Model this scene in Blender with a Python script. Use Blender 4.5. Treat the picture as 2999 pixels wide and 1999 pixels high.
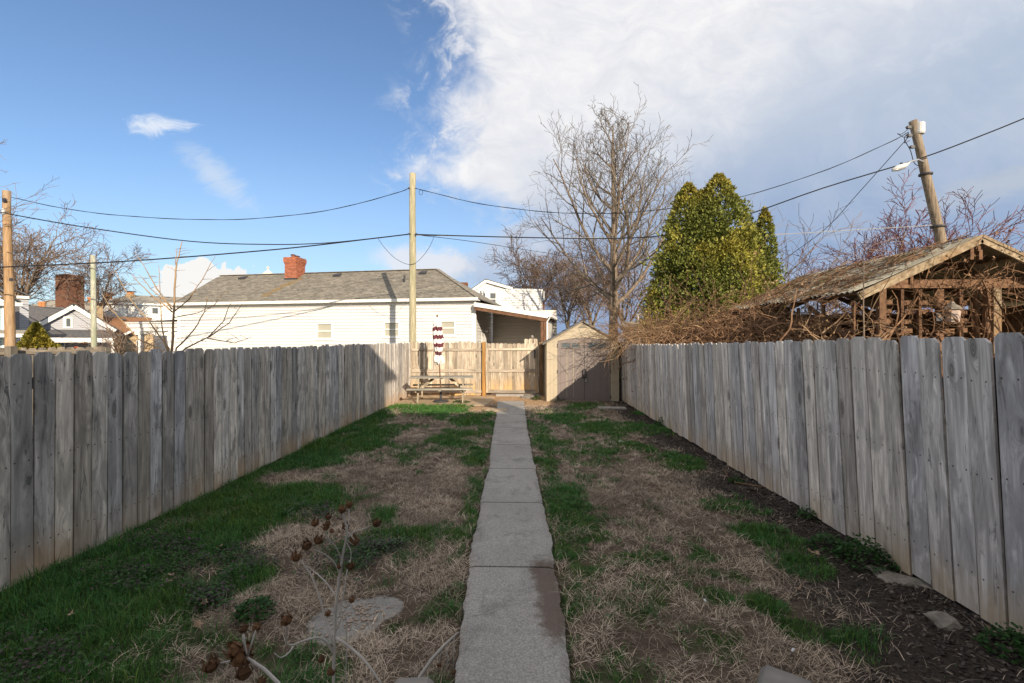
import bpy, bmesh, math, random
import numpy as np
from mathutils import Vector, Matrix, noise as mnoise

for o in list(bpy.data.objects):
    bpy.data.objects.remove(o, do_unlink=True)
scene = bpy.context.scene
C = scene.collection
R = math.radians
rnd = random.Random(7)

# ------------------------------------------------------------------ camera
EYE = 1.85
YAW = math.atan(28.5 / 1045.7)
FPX = 1045.7                      # focal length in units of a 2353 px wide frame
cam_d = bpy.data.cameras.new('camera')
cam_d.sensor_width = 36.0
cam_d.lens = 16.0
cam_d.clip_start = 0.05
cam_d.clip_end = 3000
cam = bpy.data.objects.new('camera', cam_d)
C.objects.link(cam)
cam.location = (0, 0, EYE)
cam.rotation_euler = (R(90), 0, YAW)
scene.camera = cam

# ------------------------------------------------------------------ light direction (towards which the light travels)
SUN = Vector((-0.47, 1.0, -0.385)).normalized()
sun_el = math.asin(-SUN.z)
sun_az = math.atan2(-SUN.x, -SUN.y)      # compass-like: 0 = +Y, clockwise towards +X
sl = bpy.data.lights.new('sun', 'SUN')
sl.energy = 3.75
sl.angle = R(0.53)
sl.color = (1.0, 0.86, 0.68)
so = bpy.data.objects.new('sun', sl)
C.objects.link(so)
so.rotation_euler = SUN.to_track_quat('-Z', 'Y').to_euler()
so.location = (20, -30, 30)

scene.view_settings.view_transform = 'Standard'
scene.view_settings.look = 'None'
scene.view_settings.exposure = 0.88
scene.view_settings.gamma = 1.0
scene.view_settings.use_curve_mapping = False
scene.render.resolution_x = 1024
scene.render.resolution_y = 683
scene.render.engine = 'CYCLES'


# ------------------------------------------------------------------ node helper
class NT:
    def __init__(s, tree):
        s.t = tree
        s.N = tree.nodes
        s.L = tree.links

    def set(s, node, key, val):
        if val is None:
            return
        sock = node.inputs[key]
        if isinstance(val, bpy.types.NodeSocket):
            s.L.new(val, sock)
        else:
            if sock.type == 'RGBA' and len(val) == 3:
                val = (*val, 1)
            sock.default_value = val

    def math(s, op, a, b=None, c=None, clamp=False):
        n = s.N.new('ShaderNodeMath')
        n.operation = op
        n.use_clamp = clamp
        s.set(n, 0, a)
        s.set(n, 1, b)
        s.set(n, 2, c)
        return n.outputs[0]

    def vmath(s, op, a, b=None, scale=None):
        n = s.N.new('ShaderNodeVectorMath')
        n.operation = op
        s.set(n, 0, a)
        s.set(n, 1, b)
        if scale is not None:
            s.set(n, 'Scale', scale)
        return n.outputs['Value'] if op in ('LENGTH', 'DOT_PRODUCT') else n.outputs[0]

    def comb(s, x, y, z):
        n = s.N.new('ShaderNodeCombineXYZ')
        s.set(n, 0, x)
        s.set(n, 1, y)
        s.set(n, 2, z)
        return n.outputs[0]

    def sep(s, v):
        n = s.N.new('ShaderNodeSeparateXYZ')
        s.set(n, 0, v)
        return n.outputs

    def noise(s, vec, scale=1.0, detail=4.0, rough=0.55, dist=0.0, col=False):
        n = s.N.new('ShaderNodeTexNoise')
        s.set(n, 'Vector', vec)
        s.set(n, 'Scale', scale)
        s.set(n, 'Detail', detail)
        s.set(n, 'Roughness', rough)
        s.set(n, 'Distortion', dist)
        return n.outputs['Color' if col else 'Fac']

    def voro(s, vec, scale=1.0, out='Distance', feature='F1'):
        n = s.N.new('ShaderNodeTexVoronoi')
        n.feature = feature
        s.set(n, 'Vector', vec)
        s.set(n, 'Scale', scale)
        return n.outputs[out]

    def mapr(s, v, a, b, c=0.0, d=1.0, smooth=False):
        n = s.N.new('ShaderNodeMapRange')
        n.interpolation_type = 'SMOOTHSTEP' if smooth else 'LINEAR'
        n.clamp = True
        s.set(n, 'Value', v)
        s.set(n, 'From Min', a)
        s.set(n, 'From Max', b)
        s.set(n, 'To Min', c)
        s.set(n, 'To Max', d)
        return n.outputs[0]

    def mix(s, f, a, b, mode='MIX'):
        n = s.N.new('ShaderNodeMix')
        n.data_type = 'RGBA'
        n.blend_type = mode
        n.clamp_factor = True
        s.set(n, 0, f)
        s.set(n, 6, a)
        s.set(n, 7, b)
        return n.outputs[2]

    def ramp(s, f, stops, interp='LINEAR'):
        n = s.N.new('ShaderNodeValToRGB')
        n.color_ramp.interpolation = interp
        e = n.color_ramp.elements
        while len(e) < len(stops):
            e.new(0.5)
        for i, (p, c) in enumerate(stops):
            e[i].position = p
            e[i].color = (*c, 1) if len(c) == 3 else c
        s.set(n, 0, f)
        return n.outputs[0]

    def coord(s, which='Object'):
        return s.N.new('ShaderNodeTexCoord').outputs[which]

    def rand(s):
        return s.N.new('ShaderNodeObjectInfo').outputs['Random']

    def attr(s, name, out='Color'):
        n = s.N.new('ShaderNodeAttribute')
        n.attribute_name = name
        return n.outputs[out]

    def bump(s, h, strength=0.3, dist=0.01):
        n = s.N.new('ShaderNodeBump')
        s.set(n, 'Height', h)
        s.set(n, 'Strength', strength)
        s.set(n, 'Distance', dist)
        return n.outputs[0]


def new_mat(name):
    m = bpy.data.materials.new(name)
    m.use_nodes = True
    t = NT(m.node_tree)
    b = m.node_tree.nodes['Principled BSDF']
    return m, t, b


# ------------------------------------------------------------------ world: daylight sky with a cloud bank
def build_world():
    w = bpy.data.worlds.new('World')
    scene.world = w
    w.use_nodes = True
    t = NT(w.node_tree)
    t.N.clear()
    out = t.N.new('ShaderNodeOutputWorld')
    bg = t.N.new('ShaderNodeBackground')
    t.L.new(bg.outputs[0], out.inputs[0])
    sky = t.N.new('ShaderNodeTexSky')
    sky.sky_type = 'NISHITA'
    sky.sun_disc = False
    sky.sun_elevation = sun_el
    sky.sun_rotation = sun_az
    sky.air_density = 1.0
    sky.dust_density = 0.6
    sky.ozone_density = 2.5
    d = t.coord('Generated')
    x, y, z = t.sep(d)
    yy = t.math('MAXIMUM', y, 0.18)
    # directions as tangents, in the same units as the sketch measurements (1 = 1045.7)
    u = t.math('MULTIPLY_ADD', t.math('DIVIDE', x, yy), 1045.7, 1205.0)
    v = t.math('MULTIPLY_ADD', t.math('DIVIDE', z, yy), -1045.7, 784.0)
    p = t.comb(t.math('MULTIPLY', u, 0.001), t.math('MULTIPLY', v, 0.001), 0.0)
    warp = t.noise(p, 3.2, 3.0, 0.5, col=True)
    pw = t.vmath('ADD', p, t.vmath('SCALE', t.vmath('SUBTRACT', warp, (.5, .5, .5)), scale=0.22))
    n1 = t.noise(pw, 4.5, 9.0, 0.62, 0.2)
    n2 = t.noise(t.vmath('MULTIPLY', pw, (1.0, 1.6, 1.0)), 11.0, 8.0, 0.65, 0.4)
    nf = t.math('ADD', t.math('MULTIPLY', t.math('SUBTRACT', n1, 0.5), 400.0),
                t.math('MULTIPLY', t.math('SUBTRACT', n2, 0.5), 170.0))
    # left edge of the cloud bank as a function of height above the horizon
    pts = [(-400, -300), (-230, 500), (-90, 960), (0, 1010), (90, 1090), (180, 1080), (250, 985), (330, 985), (400, 965), (450, 1080),
           (490, 1210), (530, 1130), (600, 1060), (680, 1050), (784, 1050)]
    e = t.ramp(t.mapr(v, -400, 800), [((a + 400) / 1200.0, ((b + 1000) / 3000.0,) * 3) for a, b in pts], 'EASE')
    edge = t.math('MULTIPLY_ADD', e, 3000.0, -1000.0)
    # unseen cloud added overhead and behind, for whiter and brighter fill in the shade
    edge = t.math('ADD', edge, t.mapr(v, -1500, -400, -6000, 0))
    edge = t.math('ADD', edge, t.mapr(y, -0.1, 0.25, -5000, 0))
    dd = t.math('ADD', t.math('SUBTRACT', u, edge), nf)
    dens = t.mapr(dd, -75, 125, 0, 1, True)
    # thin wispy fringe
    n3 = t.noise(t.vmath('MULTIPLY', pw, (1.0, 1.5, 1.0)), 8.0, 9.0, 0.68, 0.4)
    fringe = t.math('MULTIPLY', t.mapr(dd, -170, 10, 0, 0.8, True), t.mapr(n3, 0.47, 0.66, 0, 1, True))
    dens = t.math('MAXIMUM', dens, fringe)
    # bright lit upper part, grey blue belly to the lower right
    s = t.math('ADD', t.math('MULTIPLY', t.math('SUBTRACT', u, 2000.0), 0.474), t.math('MULTIPLY', t.math('MAXIMUM', v, -900.0), 0.88))
    s = t.math('ADD', s, t.math('MULTIPLY', t.math('SUBTRACT', n1, 0.5), 420.0))
    belly = t.mapr(s, -130, 270, 0, 1, True)
    belly2 = t.mapr(v, 150, 700, 0, 1, True)
    white = t.mix(t.mapr(n2, 0.35, 0.7), (0.72, 0.73, 0.775), (0.86, 0.855, 0.86))
    grey = t.mix(belly2, (0.42, 0.50, 0.63), (0.27, 0.375, 0.57))
    grey = t.mix(t.mapr(n1, 0.45, 0.75), grey, t.mix(0.28, grey, (0.75, 0.76, 0.8)))
    ccol = t.mix(belly, white, grey)
    skyc = t.mix(1.0, t.vmath('SCALE', sky.outputs[0], scale=0.097), (0.86, 0.90, 0.97), 'MULTIPLY')
    skyc = t.mix(t.mapr(v, 330, 784, 0, 0.55), skyc, (0.245, 0.315, 0.40))
    # pale air near the horizon
    ccol = t.vmath('SCALE', ccol, scale=0.60)
    col = t.mix(dens, skyc, ccol)

    def puff(cx, cy, rx, ry, rot, lo, hi, amp, colr, alpha, nz, base=None):
        nonlocal col
        du = t.math('SUBTRACT', u, cx)
        dv = t.math('SUBTRACT', v, cy)
        c_, s_ = math.cos(rot), math.sin(rot)
        a = t.math('DIVIDE', t.math('ADD', t.math('MULTIPLY', du, c_), t.math('MULTIPLY', dv, s_)), rx)
        b = t.math('DIVIDE', t.math('SUBTRACT', t.math('MULTIPLY', dv, c_), t.math('MULTIPLY', du, s_)), ry)
        r = t.math('SQRT', t.math('ADD', t.math('MULTIPLY', a, a), t.math('MULTIPLY', b, b)))
        f = t.math('ADD', t.math('SUBTRACT', 1.0, r), t.math('MULTIPLY', t.math('SUBTRACT', nz, 0.5), amp))
        m = t.mapr(f, lo, hi, 0, alpha, True)
        col = t.mix(m, col, tuple(k * 0.59 for k in colr))
    nw = t.noise(t.vmath('MULTIPLY', pw, (0.8, 2.4, 1.0)), 12.0, 8.0, 0.7, 0.8)
    nc = t.noise(pw, 26.0, 5.0, 0.5, 0.0)
    puff(350, 278, 120, 34, 0.12, 0.15, 1.1, 2.8, (0.84, 0.87, 0.91), 0.75, nw)
    puff(480, 395, 150, 52, 0.72, 0.0, 1.0, 1.3, (0.66, 0.73, 0.82), 0.62, nw)
    puff(450, 655, 120, 66, 0.0, 0.0, 0.10, 1.5, (0.90, 0.87, 0.83), 0.95, nc)
    puff(965, 600, 150, 52, 0.08, 0.0, 0.7, 1.6, (0.78, 0.78, 0.81), 0.8, n2)
    puff(2290, 425, 300, 44, -0.28, 0.0, 0.8, 1.6, (0.47, 0.52, 0.60), 0.75, nw)
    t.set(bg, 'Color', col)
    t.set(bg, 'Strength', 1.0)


build_world()


# ------------------------------------------------------------------ materials
def mat_noise(name, c1, c2, scale=8.0, stretch=(1, 1, 1), rough=0.8, bump=0.2, rand=0.15, detail=5.0,
              c3=None, coord='Object', lo=0.35, hi=0.65, bd=0.01, metallic=0.0):
    m, t, b = new_mat(name)
    co = t.coord(coord)
    off = t.math('MULTIPLY', t.rand(), 37.0)
    v = t.vmath('ADD', t.vmath('MULTIPLY', co, stretch), t.comb(off, off, off))
    n = t.noise(v, scale, detail, 0.6)
    col = t.mix(t.mapr(n, lo, hi), c1, c2)
    if c3 is not None:
        n3 = t.noise(v, scale * 0.23, 3.0, 0.5)
        col = t.mix(t.mapr(n3, 0.5, 0.7), col, c3)
    if rand > 0:
        k = t.mapr(t.rand(), 0, 1, 1 - rand, 1 + rand)
        col = t.vmath('SCALE', col, scale=k)
    t.set(b, 'Base Color', col)
    t.set(b, 'Roughness', rough)
    t.set(b, 'Metallic', metallic)
    t.set(b, 'Specular IOR Level', 0.3)
    if bump > 0:
        t.set(b, 'Normal', t.bump(n, bump, bd))
    return m


def mat_wood(name, tones, streak=(0.10, 0.10, 0.105), foot=(0.20, 0.13, 0.07), foot_h=0.42, axis='Z', foot_amt=0.75,
             streak_amt=0.75, knots=True, rough=0.85, nails=False):
    """weathered board: grain along one local axis, knots, dark weather stains, unweathered tan foot"""
    m, t, b = new_mat(name)
    co = t.coord('Object')
    x, y, z = t.sep(co)
    if axis == 'X':
        x, z = z, x
    r = t.rand()
    o = t.math('MULTIPLY', r, 61.0)
    # knots: sparse points in board space
    kv = t.comb(t.math('MULTIPLY_ADD', x, 6.2, o), t.math('MULTIPLY_ADD', z, 2.1, o), 0.0)
    kd = t.voro(kv, 1.0)
    kpick = t.mapr(t.sep(t.voro(kv, 1.0, 'Color'))[0], 0.45, 0.5)
    bend = t.math('MULTIPLY', t.mapr(kd, 0.0, 0.5, 1.0, 0.0, True), kpick)
    # grain, bent around the knots
    gx = t.math('ADD', t.math('MULTIPLY', x, 46.0), t.math('MULTIPLY', bend, 4.5))
    gv = t.comb(t.math('ADD', gx, o), t.math('MULTIPLY', y, 10.0), t.math('MULTIPLY_ADD', z, 1.15, o))
    g1 = t.noise(gv, 1.0, 7.0, 0.65, 0.5)
    g2 = t.noise(t.comb(t.math('MULTIPLY_ADD', x, 12.0, o), y, t.math('MULTIPLY_ADD', z, 1.3, o)), 1.0, 5.0, 0.6, 1.0)
    st = t.noise(t.comb(t.math('MULTIPLY_ADD', x, 16.0, o), t.math('MULTIPLY', r, 9.0), t.math('MULTIPLY_ADD', z, 2.2, o)), 1.0, 6.0, 0.7, 1.5)
    # three board tones chosen by the board's own number
    tone = t.ramp(r, [(0.0, tones[0]), (0.35, tones[1]), (0.7, tones[2]), (1.0, tones[0])])
    r2 = t.math('FRACT', t.math('MULTIPLY', r, 7.31))
    tone = t.vmath('SCALE', tone, scale=t.mapr(r2, 0, 1, 0.70, 1.30))
    col = t.mix(t.mapr(g2, 0.32, 0.68), t.vmath('SCALE', tone, scale=0.52), t.vmath('SCALE', tone, scale=1.40))
    col = t.mix(t.math('MULTIPLY', t.mapr(g1, 0.44, 0.66), 0.65), col, t.vmath('SCALE', tone, scale=0.45))
    # broad weather stains, stronger on some boards, gathering round the knots
    bl = t.noise(t.comb(t.math('MULTIPLY_ADD', x, 7.5, o), t.math('MULTIPLY', r, 5.0), t.math('MULTIPLY_ADD', z, 2.3, o)), 1.0, 4.0, 0.6, 0.8)
    r5 = t.math('FRACT', t.math('MULTIPLY', r, 29.3))
    blm = t.mapr(t.math('ADD', bl, t.math('MULTIPLY', bend, 0.12)), 0.47, 0.62, 0, 1, True)
    blm = t.math('MULTIPLY', blm, t.mapr(r5, 0, 1, 0.25 * streak_amt, 0.9 * streak_amt))
    col = t.mix(blm, col, t.mix(t.mapr(g1, 0.35, 0.65), streak, t.vmath('SCALE', tone, scale=0.62)))
    sm = t.math('MULTIPLY', t.mapr(st, 0.56, 0.68, 0, 1, True), streak_amt)
    col = t.mix(sm, col, streak)
    hgt = g1
    # pale swirl of hard grain round each knot
    col = t.mix(t.math('MULTIPLY', t.math('MULTIPLY', bend, t.mapr(g1, 0.40, 0.60, 1, 0)), 0.5), col, t.vmath('SCALE', tone, scale=1.5))
    if knots:
        pick = t.mapr(t.sep(t.voro(kv, 1.0, 'Color'))[0], 0.45, 0.5)
        ring = t.math('SINE', t.math('MULTIPLY', kd, 95.0))
        km = t.math('MULTIPLY', t.mapr(kd, 0.10, 0.24, 1.0, 0.0, True), pick)
        kcol = t.mix(t.mapr(t.math('ADD', ring, t.math('MULTIPLY', g1, 3.0)), -1, 4), (0.055, 0.047, 0.04), t.vmath('SCALE', tone, scale=0.62))
        col = t.mix(t.math('MULTIPLY', km, 0.95), col, kcol)
    # tan, less weathered foot with an uneven upper edge, strong on some boards only
    fz = t.math('ADD', z, t.math('MULTIPLY', t.math('SUBTRACT', g2, 0.5), 0.35))
    r3 = t.math('FRACT', t.math('MULTIPLY', r, 13.7))
    famt = t.math('MULTIPLY', t.mapr(fz, 0.02, foot_h, 1, 0, True), t.mapr(r3, 0.15, 0.9, 0.15, foot_amt))
    if foot_amt > 0:
        col = t.mix(famt, col, t.mix(t.mapr(g1, 0.35, 0.7), foot, t.vmath('SCALE', t.comb(*foot), scale=1.7)))
    # nail marks where the rails cross
    if nails:
        nx_ = t.math('SUBTRACT', t.math('ABSOLUTE', x), 0.048)
        dz = t.math('MINIMUM', t.math('ABSOLUTE', t.math('SUBTRACT', z, 0.26)), t.math('MINIMUM', t.math('ABSOLUTE', t.math('SUBTRACT', z, 0.93)), t.math('ABSOLUTE', t.math('SUBTRACT', z, 1.53))))
        nd = t.math('SQRT', t.math('ADD', t.math('MULTIPLY', nx_, nx_), t.math('MULTIPLY', dz, dz)))
        col = t.mix(t.mapr(nd, 0.004, 0.008, 0.9, 0), col, (0.03, 0.022, 0.018))
    t.set(b, 'Base Color', col)
    t.set(b, 'Roughness', rough)
    t.set(b, 'Specular IOR Level', 0.2)
    t.set(b, 'Normal', t.bump(hgt, 0.45, 0.006))
    return m


def mat_plain(name, c, rough=0.6, metallic=0.0, spec=0.4, dirt=0.12, scale=6.0, bump=0.0, rand=0.0):
    return mat_noise(name, tuple(k * (1 - dirt) for k in c), tuple(min(1, k * (1 + dirt * .5)) for k in c), scale, rough=rough,
                     bump=bump, rand=rand, metallic=metallic, lo=0.3, hi=0.7)


MT = {}
MT['fence_grey'] = mat_wood('weathered_grey_boards', [(0.62, 0.545, 0.45), (0.48, 0.465, 0.46), (0.73, 0.665, 0.585)],
                            streak=(0.095, 0.092, 0.09), foot=(0.40, 0.26, 0.14), streak_amt=0.95, nails=True)
MT['fence_right'] = mat_wood('weathered_grey_boards_cool', [(0.60, 0.535, 0.465), (0.50, 0.48, 0.475), (0.69, 0.63, 0.56)],
                             streak=(0.15, 0.14, 0.14), foot=(0.37, 0.27, 0.16), foot_amt=0.6, streak_amt=0.75, nails=True)
MT['fence_tan'] = mat_wood('sun_bleached_tan_boards', [(0.47, 0.39, 0.295), (0.40, 0.335, 0.255), (0.54, 0.46, 0.36)],
                           streak=(0.20, 0.165, 0.125), foot=(0.46, 0.28, 0.11), foot_h=0.7, foot_amt=0.85, streak_amt=0.75, nails=True)
MT['rail_tan'] = mat_wood('sun_bleached_rail', [(0.50, 0.42, 0.33), (0.45, 0.38, 0.30), (0.55, 0.47, 0.37)],
                          streak=(0.25, 0.2, 0.15), axis='X', foot_amt=0.0, streak_amt=0.4)
MT['rail_grey'] = mat_wood('grey_rail', [(0.22, 0.20, 0.18), (0.2, 0.18, 0.165), (0.25, 0.22, 0.19)], axis='X', foot_amt=0.0)
MT['post_orange'] = mat_wood('orange_treated_post', [(0.42, 0.225, 0.07), (0.38, 0.20, 0.065), (0.45, 0.25, 0.085)],
                             streak=(0.2, 0.10, 0.04), foot_amt=0.0, streak_amt=0.5)
MT['post_brown'] = mat_wood('brown_post', [(0.25, 0.16, 0.085), (0.22, 0.14, 0.08), (0.27, 0.18, 0.1)],
                            streak=(0.1, 0.065, 0.04), foot_amt=0.0)
MT['old_fence'] = mat_wood('old_dark_boards', [(0.20, 0.17, 0.135), (0.16, 0.14, 0.115), (0.24, 0.2, 0.155)],
                           streak=(0.06, 0.05, 0.042), foot_amt=0.0)
MT['old_rail'] = mat_wood('old_dark_rail', [(0.22, 0.18, 0.14), (0.19, 0.16, 0.125), (0.25, 0.21, 0.16)],
                          streak=(0.06, 0.05, 0.042), foot_amt=0.0, axis='X')
MT['table_wood'] = mat_wood('greyed_table_boards', [(0.31, 0.285, 0.235), (0.28, 0.26, 0.22), (0.34, 0.31, 0.255)],
                            streak=(0.16, 0.145, 0.12), foot_amt=0.0, axis='X', streak_amt=0.4, knots=False)
MT['table_leg'] = mat_wood('pale_table_legs', [(0.42, 0.36, 0.265), (0.39, 0.33, 0.245), (0.45, 0.39, 0.29)],
                           streak=(0.22, 0.19, 0.14), foot_amt=0.0, streak_amt=0.35, knots=False)
MT['deck_wood'] = mat_wood('grey_handrail', [(0.36, 0.325, 0.285), (0.34, 0.31, 0.27), (0.39, 0.35, 0.30)],
                           streak=(0.2, 0.18, 0.15), foot_amt=0.0, axis='X', streak_amt=0.3, knots=False)
MT['pole_tan'] = mat_noise('greenish_tan_pole', (0.26, 0.23, 0.14), (0.46, 0.415, 0.285), 9.0, (3, 3, .25), 0.85, 0.6, 0.0, c3=(0.25, 0.245, 0.145))
MT['pole_brown'] = mat_noise('orange_brown_pole', (0.22, 0.13, 0.065), (0.45, 0.29, 0.155), 7.0, (3, 3, .25), 0.85, 0.5, 0.0, c3=(0.36, 0.27, 0.18))
MT['pole_grey'] = mat_noise('weathered_pole', (0.13, 0.10, 0.07), (0.31, 0.245, 0.175), 8.0, (3, 3, .22), 0.85, 0.6, 0.0)
MT['pole_lichen'] = mat_noise('lichen_pole', (0.25, 0.24, 0.18), (0.46, 0.46, 0.37), 9.0, (2, 2, .6), 0.9, 0.5, 0.0, c3=(0.3, 0.32, 0.22))
MT['white_siding'] = mat_plain('white_vinyl_siding', (0.67, 0.66, 0.645), 0.45, dirt=0.12, scale=1.3)
MT['white_trim'] = mat_plain('white_painted_trim', (0.80, 0.78, 0.74), 0.5, dirt=0.08, scale=3)
MT['porch_siding'] = mat_plain('cream_vinyl_siding', (0.66, 0.61, 0.52), 0.5, dirt=0.1, scale=2)
MT['grey_siding'] = mat_plain('pale_grey_siding', (0.36, 0.365, 0.39), 0.55, dirt=0.06, scale=2)
MT['blue_siding'] = mat_plain('pale_blue_siding', (0.33, 0.43, 0.45), 0.55, dirt=0.06, scale=2)
MT['cream_siding'] = mat_plain('yellow_cream_siding', (0.52, 0.44, 0.29), 0.55, dirt=0.1, scale=2)
MT['shingle'] = mat_noise('weathered_grey_shingles', (0.115, 0.103, 0.083), (0.26, 0.235, 0.195), 3.5, (1, 2.5, 1), 0.95, 0.3, 0.22, c3=(0.15, 0.138, 0.115))
MT['shingle_stain'] = mat_noise('rust_stained_shingles', (0.16, 0.115, 0.06), (0.21, 0.155, 0.085), 5.0, (1, 1, 1), 0.95, 0.3, 0.2)
MT['shingle_dark'] = mat_noise('dark_grey_shingles', (0.075, 0.075, 0.08), (0.125, 0.12, 0.12), 6.0, (1, 1, 4), 0.95, 0.3, 0.0)
MT['shingle_pale'] = mat_noise('pale_tan_shingles', (0.26, 0.23, 0.185), (0.36, 0.325, 0.265), 4.0, (1, 1, 4), 0.95, 0.3, 0.0)
MT['shingle_brown'] = mat_noise('orange_brown_shingles', (0.215, 0.105, 0.05), (0.30, 0.155, 0.08), 5.0, (1, 1, 4), 0.95, 0.3, 0.0)
MT['brick_red'] = mat_noise('red_brick', (0.27, 0.085, 0.05), (0.40, 0.15, 0.085), 18.0, rough=0.9, bump=0.3, rand=0.25)
MT['brick_dark'] = mat_noise('dark_brick', (0.15, 0.07, 0.045), (0.24, 0.115, 0.07), 14.0, rough=0.9, bump=0.3, rand=0.2)
MT['brick_buff'] = mat_noise('buff_brick', (0.36, 0.26, 0.145), (0.47, 0.36, 0.22), 14.0, rough=0.9, bump=0.3, rand=0.2)
MT['mortar'] = mat_plain('pale_mortar', (0.36, 0.28, 0.22), 0.95)
MT['clay'] = mat_plain('orange_clay_pot', (0.50, 0.21, 0.085), 0.8, dirt=0.2)
MT['clay_pale'] = mat_plain('frosted_tan_glass', (0.46, 0.36, 0.30), 0.4)
MT['dark_metal'] = mat_plain('dark_metal', (0.05, 0.05, 0.055), 0.45, dirt=0.2)
MT['rust_metal'] = mat_plain('rusty_metal', (0.22, 0.10, 0.06), 0.7, dirt=0.3)
MT['galv'] = mat_plain('galvanised_metal', (0.50, 0.50, 0.50), 0.35, metallic=0.6, dirt=0.15)
MT['white_metal'] = mat_plain('white_enamel', (0.55, 0.55, 0.53), 0.4, dirt=0.08)
MT['wire'] = mat_plain('black_cable', (0.012, 0.012, 0.014), 0.9)
MT['wire_pale'] = mat_plain('bare_aluminium_cable', (0.42, 0.41, 0.40), 0.5)
MT['shed_wall'] = mat_plain('taupe_resin_wall', (0.42, 0.355, 0.255), 0.55, dirt=0.06, scale=3, bump=0.1)
MT['shed_door'] = mat_plain('mauve_brown_resin_door', (0.20, 0.165, 0.15), 0.55, dirt=0.06, scale=3, bump=0.1)
MT['shed_roof'] = mat_plain('grey_brown_resin_roof', (0.17, 0.15, 0.125), 0.7, dirt=0.15, scale=5)
MT['brown_timber'] = mat_noise('brown_stained_timber', (0.10, 0.052, 0.028), (0.20, 0.112, 0.062), 9.0, (1, 1, 1), 0.85, 0.4, 0.2)
MT['grey_timber'] = mat_noise('peeling_grey_timber', (0.15, 0.105, 0.06), (0.36, 0.285, 0.19), 9.0, (1, 1, 1), 0.9, 0.4, 0.12, c3=(0.24, 0.155, 0.085))
MT['porch_timber'] = mat_noise('porch_brown_timber', (0.13, 0.065, 0.035), (0.20, 0.105, 0.06), 5.0, rough=0.8, bump=0.2)
MT['corrugated'] = mat_noise('mossy_corrugated_sheet', (0.26, 0.225, 0.155), (0.47, 0.425, 0.32), 2.2, (1, 1, 1), 0.8, 0.3, 0.15, c3=(0.10, 0.085, 0.05))
MT['moss'] = mat_noise('moss_and_litter', (0.12, 0.075, 0.035), (0.22, 0.15, 0.07), 9.0, rough=1.0, bump=0.8, rand=0, c3=(0.16, 0.15, 0.04))
MT['stone'] = mat_noise('grey_limestone', (0.13, 0.115, 0.095), (0.30, 0.265, 0.22), 9.0, rough=0.95, bump=0.6, rand=0.15)
MT['bark'] = mat_noise('grey_brown_bark', (0.115, 0.085, 0.06), (0.27, 0.21, 0.155), 7.0, (2, 2, .5), 0.95, 0.6, 0.1)
MT['twig'] = mat_noise('brown_twigs', (0.12, 0.10, 0.08), (0.20, 0.168, 0.135), 3.0, rough=0.95, bump=0, rand=0.12)
MT['twig_far'] = mat_noise('far_brown_twigs', (0.15, 0.10, 0.072), (0.24, 0.17, 0.125), 1.0, rough=0.95, bump=0, rand=0.15)
MT['twig_red'] = mat_noise('red_budding_twigs', (0.15, 0.062, 0.055), (0.24, 0.10, 0.088), 1.0, rough=0.95, bump=0, rand=0.0)
MT['twig_tan'] = mat_noise('tan_sapling_bark', (0.25, 0.165, 0.09), (0.40, 0.275, 0.16), 6.0, (1, 1, 0.4), 0.9, 0.2, 0.0)
MT['vine'] = mat_noise('dry_tan_vine', (0.25, 0.15, 0.08), (0.42, 0.28, 0.165), 2.5, rough=0.95, bump=0, rand=0.12)
MT['vine_brown'] = mat_noise('dry_brown_vine', (0.13, 0.07, 0.04), (0.27, 0.16, 0.09), 2.5, rough=0.95, bump=0, rand=0.1)
MT['stalk'] = mat_noise('pale_dry_stalk', (0.36, 0.325, 0.29), (0.55, 0.50, 0.45), 12.0, (1, 1, .3), 0.9, 0.3, 0.0)
MT['pod'] = mat_noise('dark_brown_seed_pod', (0.07, 0.034, 0.016), (0.22, 0.11, 0.05), 60.0, rough=0.95, bump=0.5, rand=0.35)
MT['dead_leaf'] = mat_noise('dead_leaf', (0.22, 0.14, 0.085), (0.38, 0.27, 0.185), 20.0, rough=0.9, bump=0.2, rand=0.2)
MT['paper'] = mat_plain('white_scrap', (0.62, 0.62, 0.62), 0.8)
MT['door_dark'] = mat_plain('dark_doorway', (0.03, 0.03, 0.035), 0.5)
MT['sign_red'] = mat_plain('red_board', (0.30, 0.045, 0.02), 0.6)
MT['window_dark'] = None


def build_glass():
    m, t, b = new_mat('window_glass')
    t.set(b, 'Base Color', (0.10, 0.115, 0.12))
    t.set(b, 'Roughness', 0.08)
    t.set(b, 'Specular IOR Level', 0.6)
    return m


MT['glass'] = build_glass()
MT['blind'] = mat_plain('window_blind', (0.40, 0.385, 0.315), 0.25, dirt=0.1, scale=2)


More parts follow.
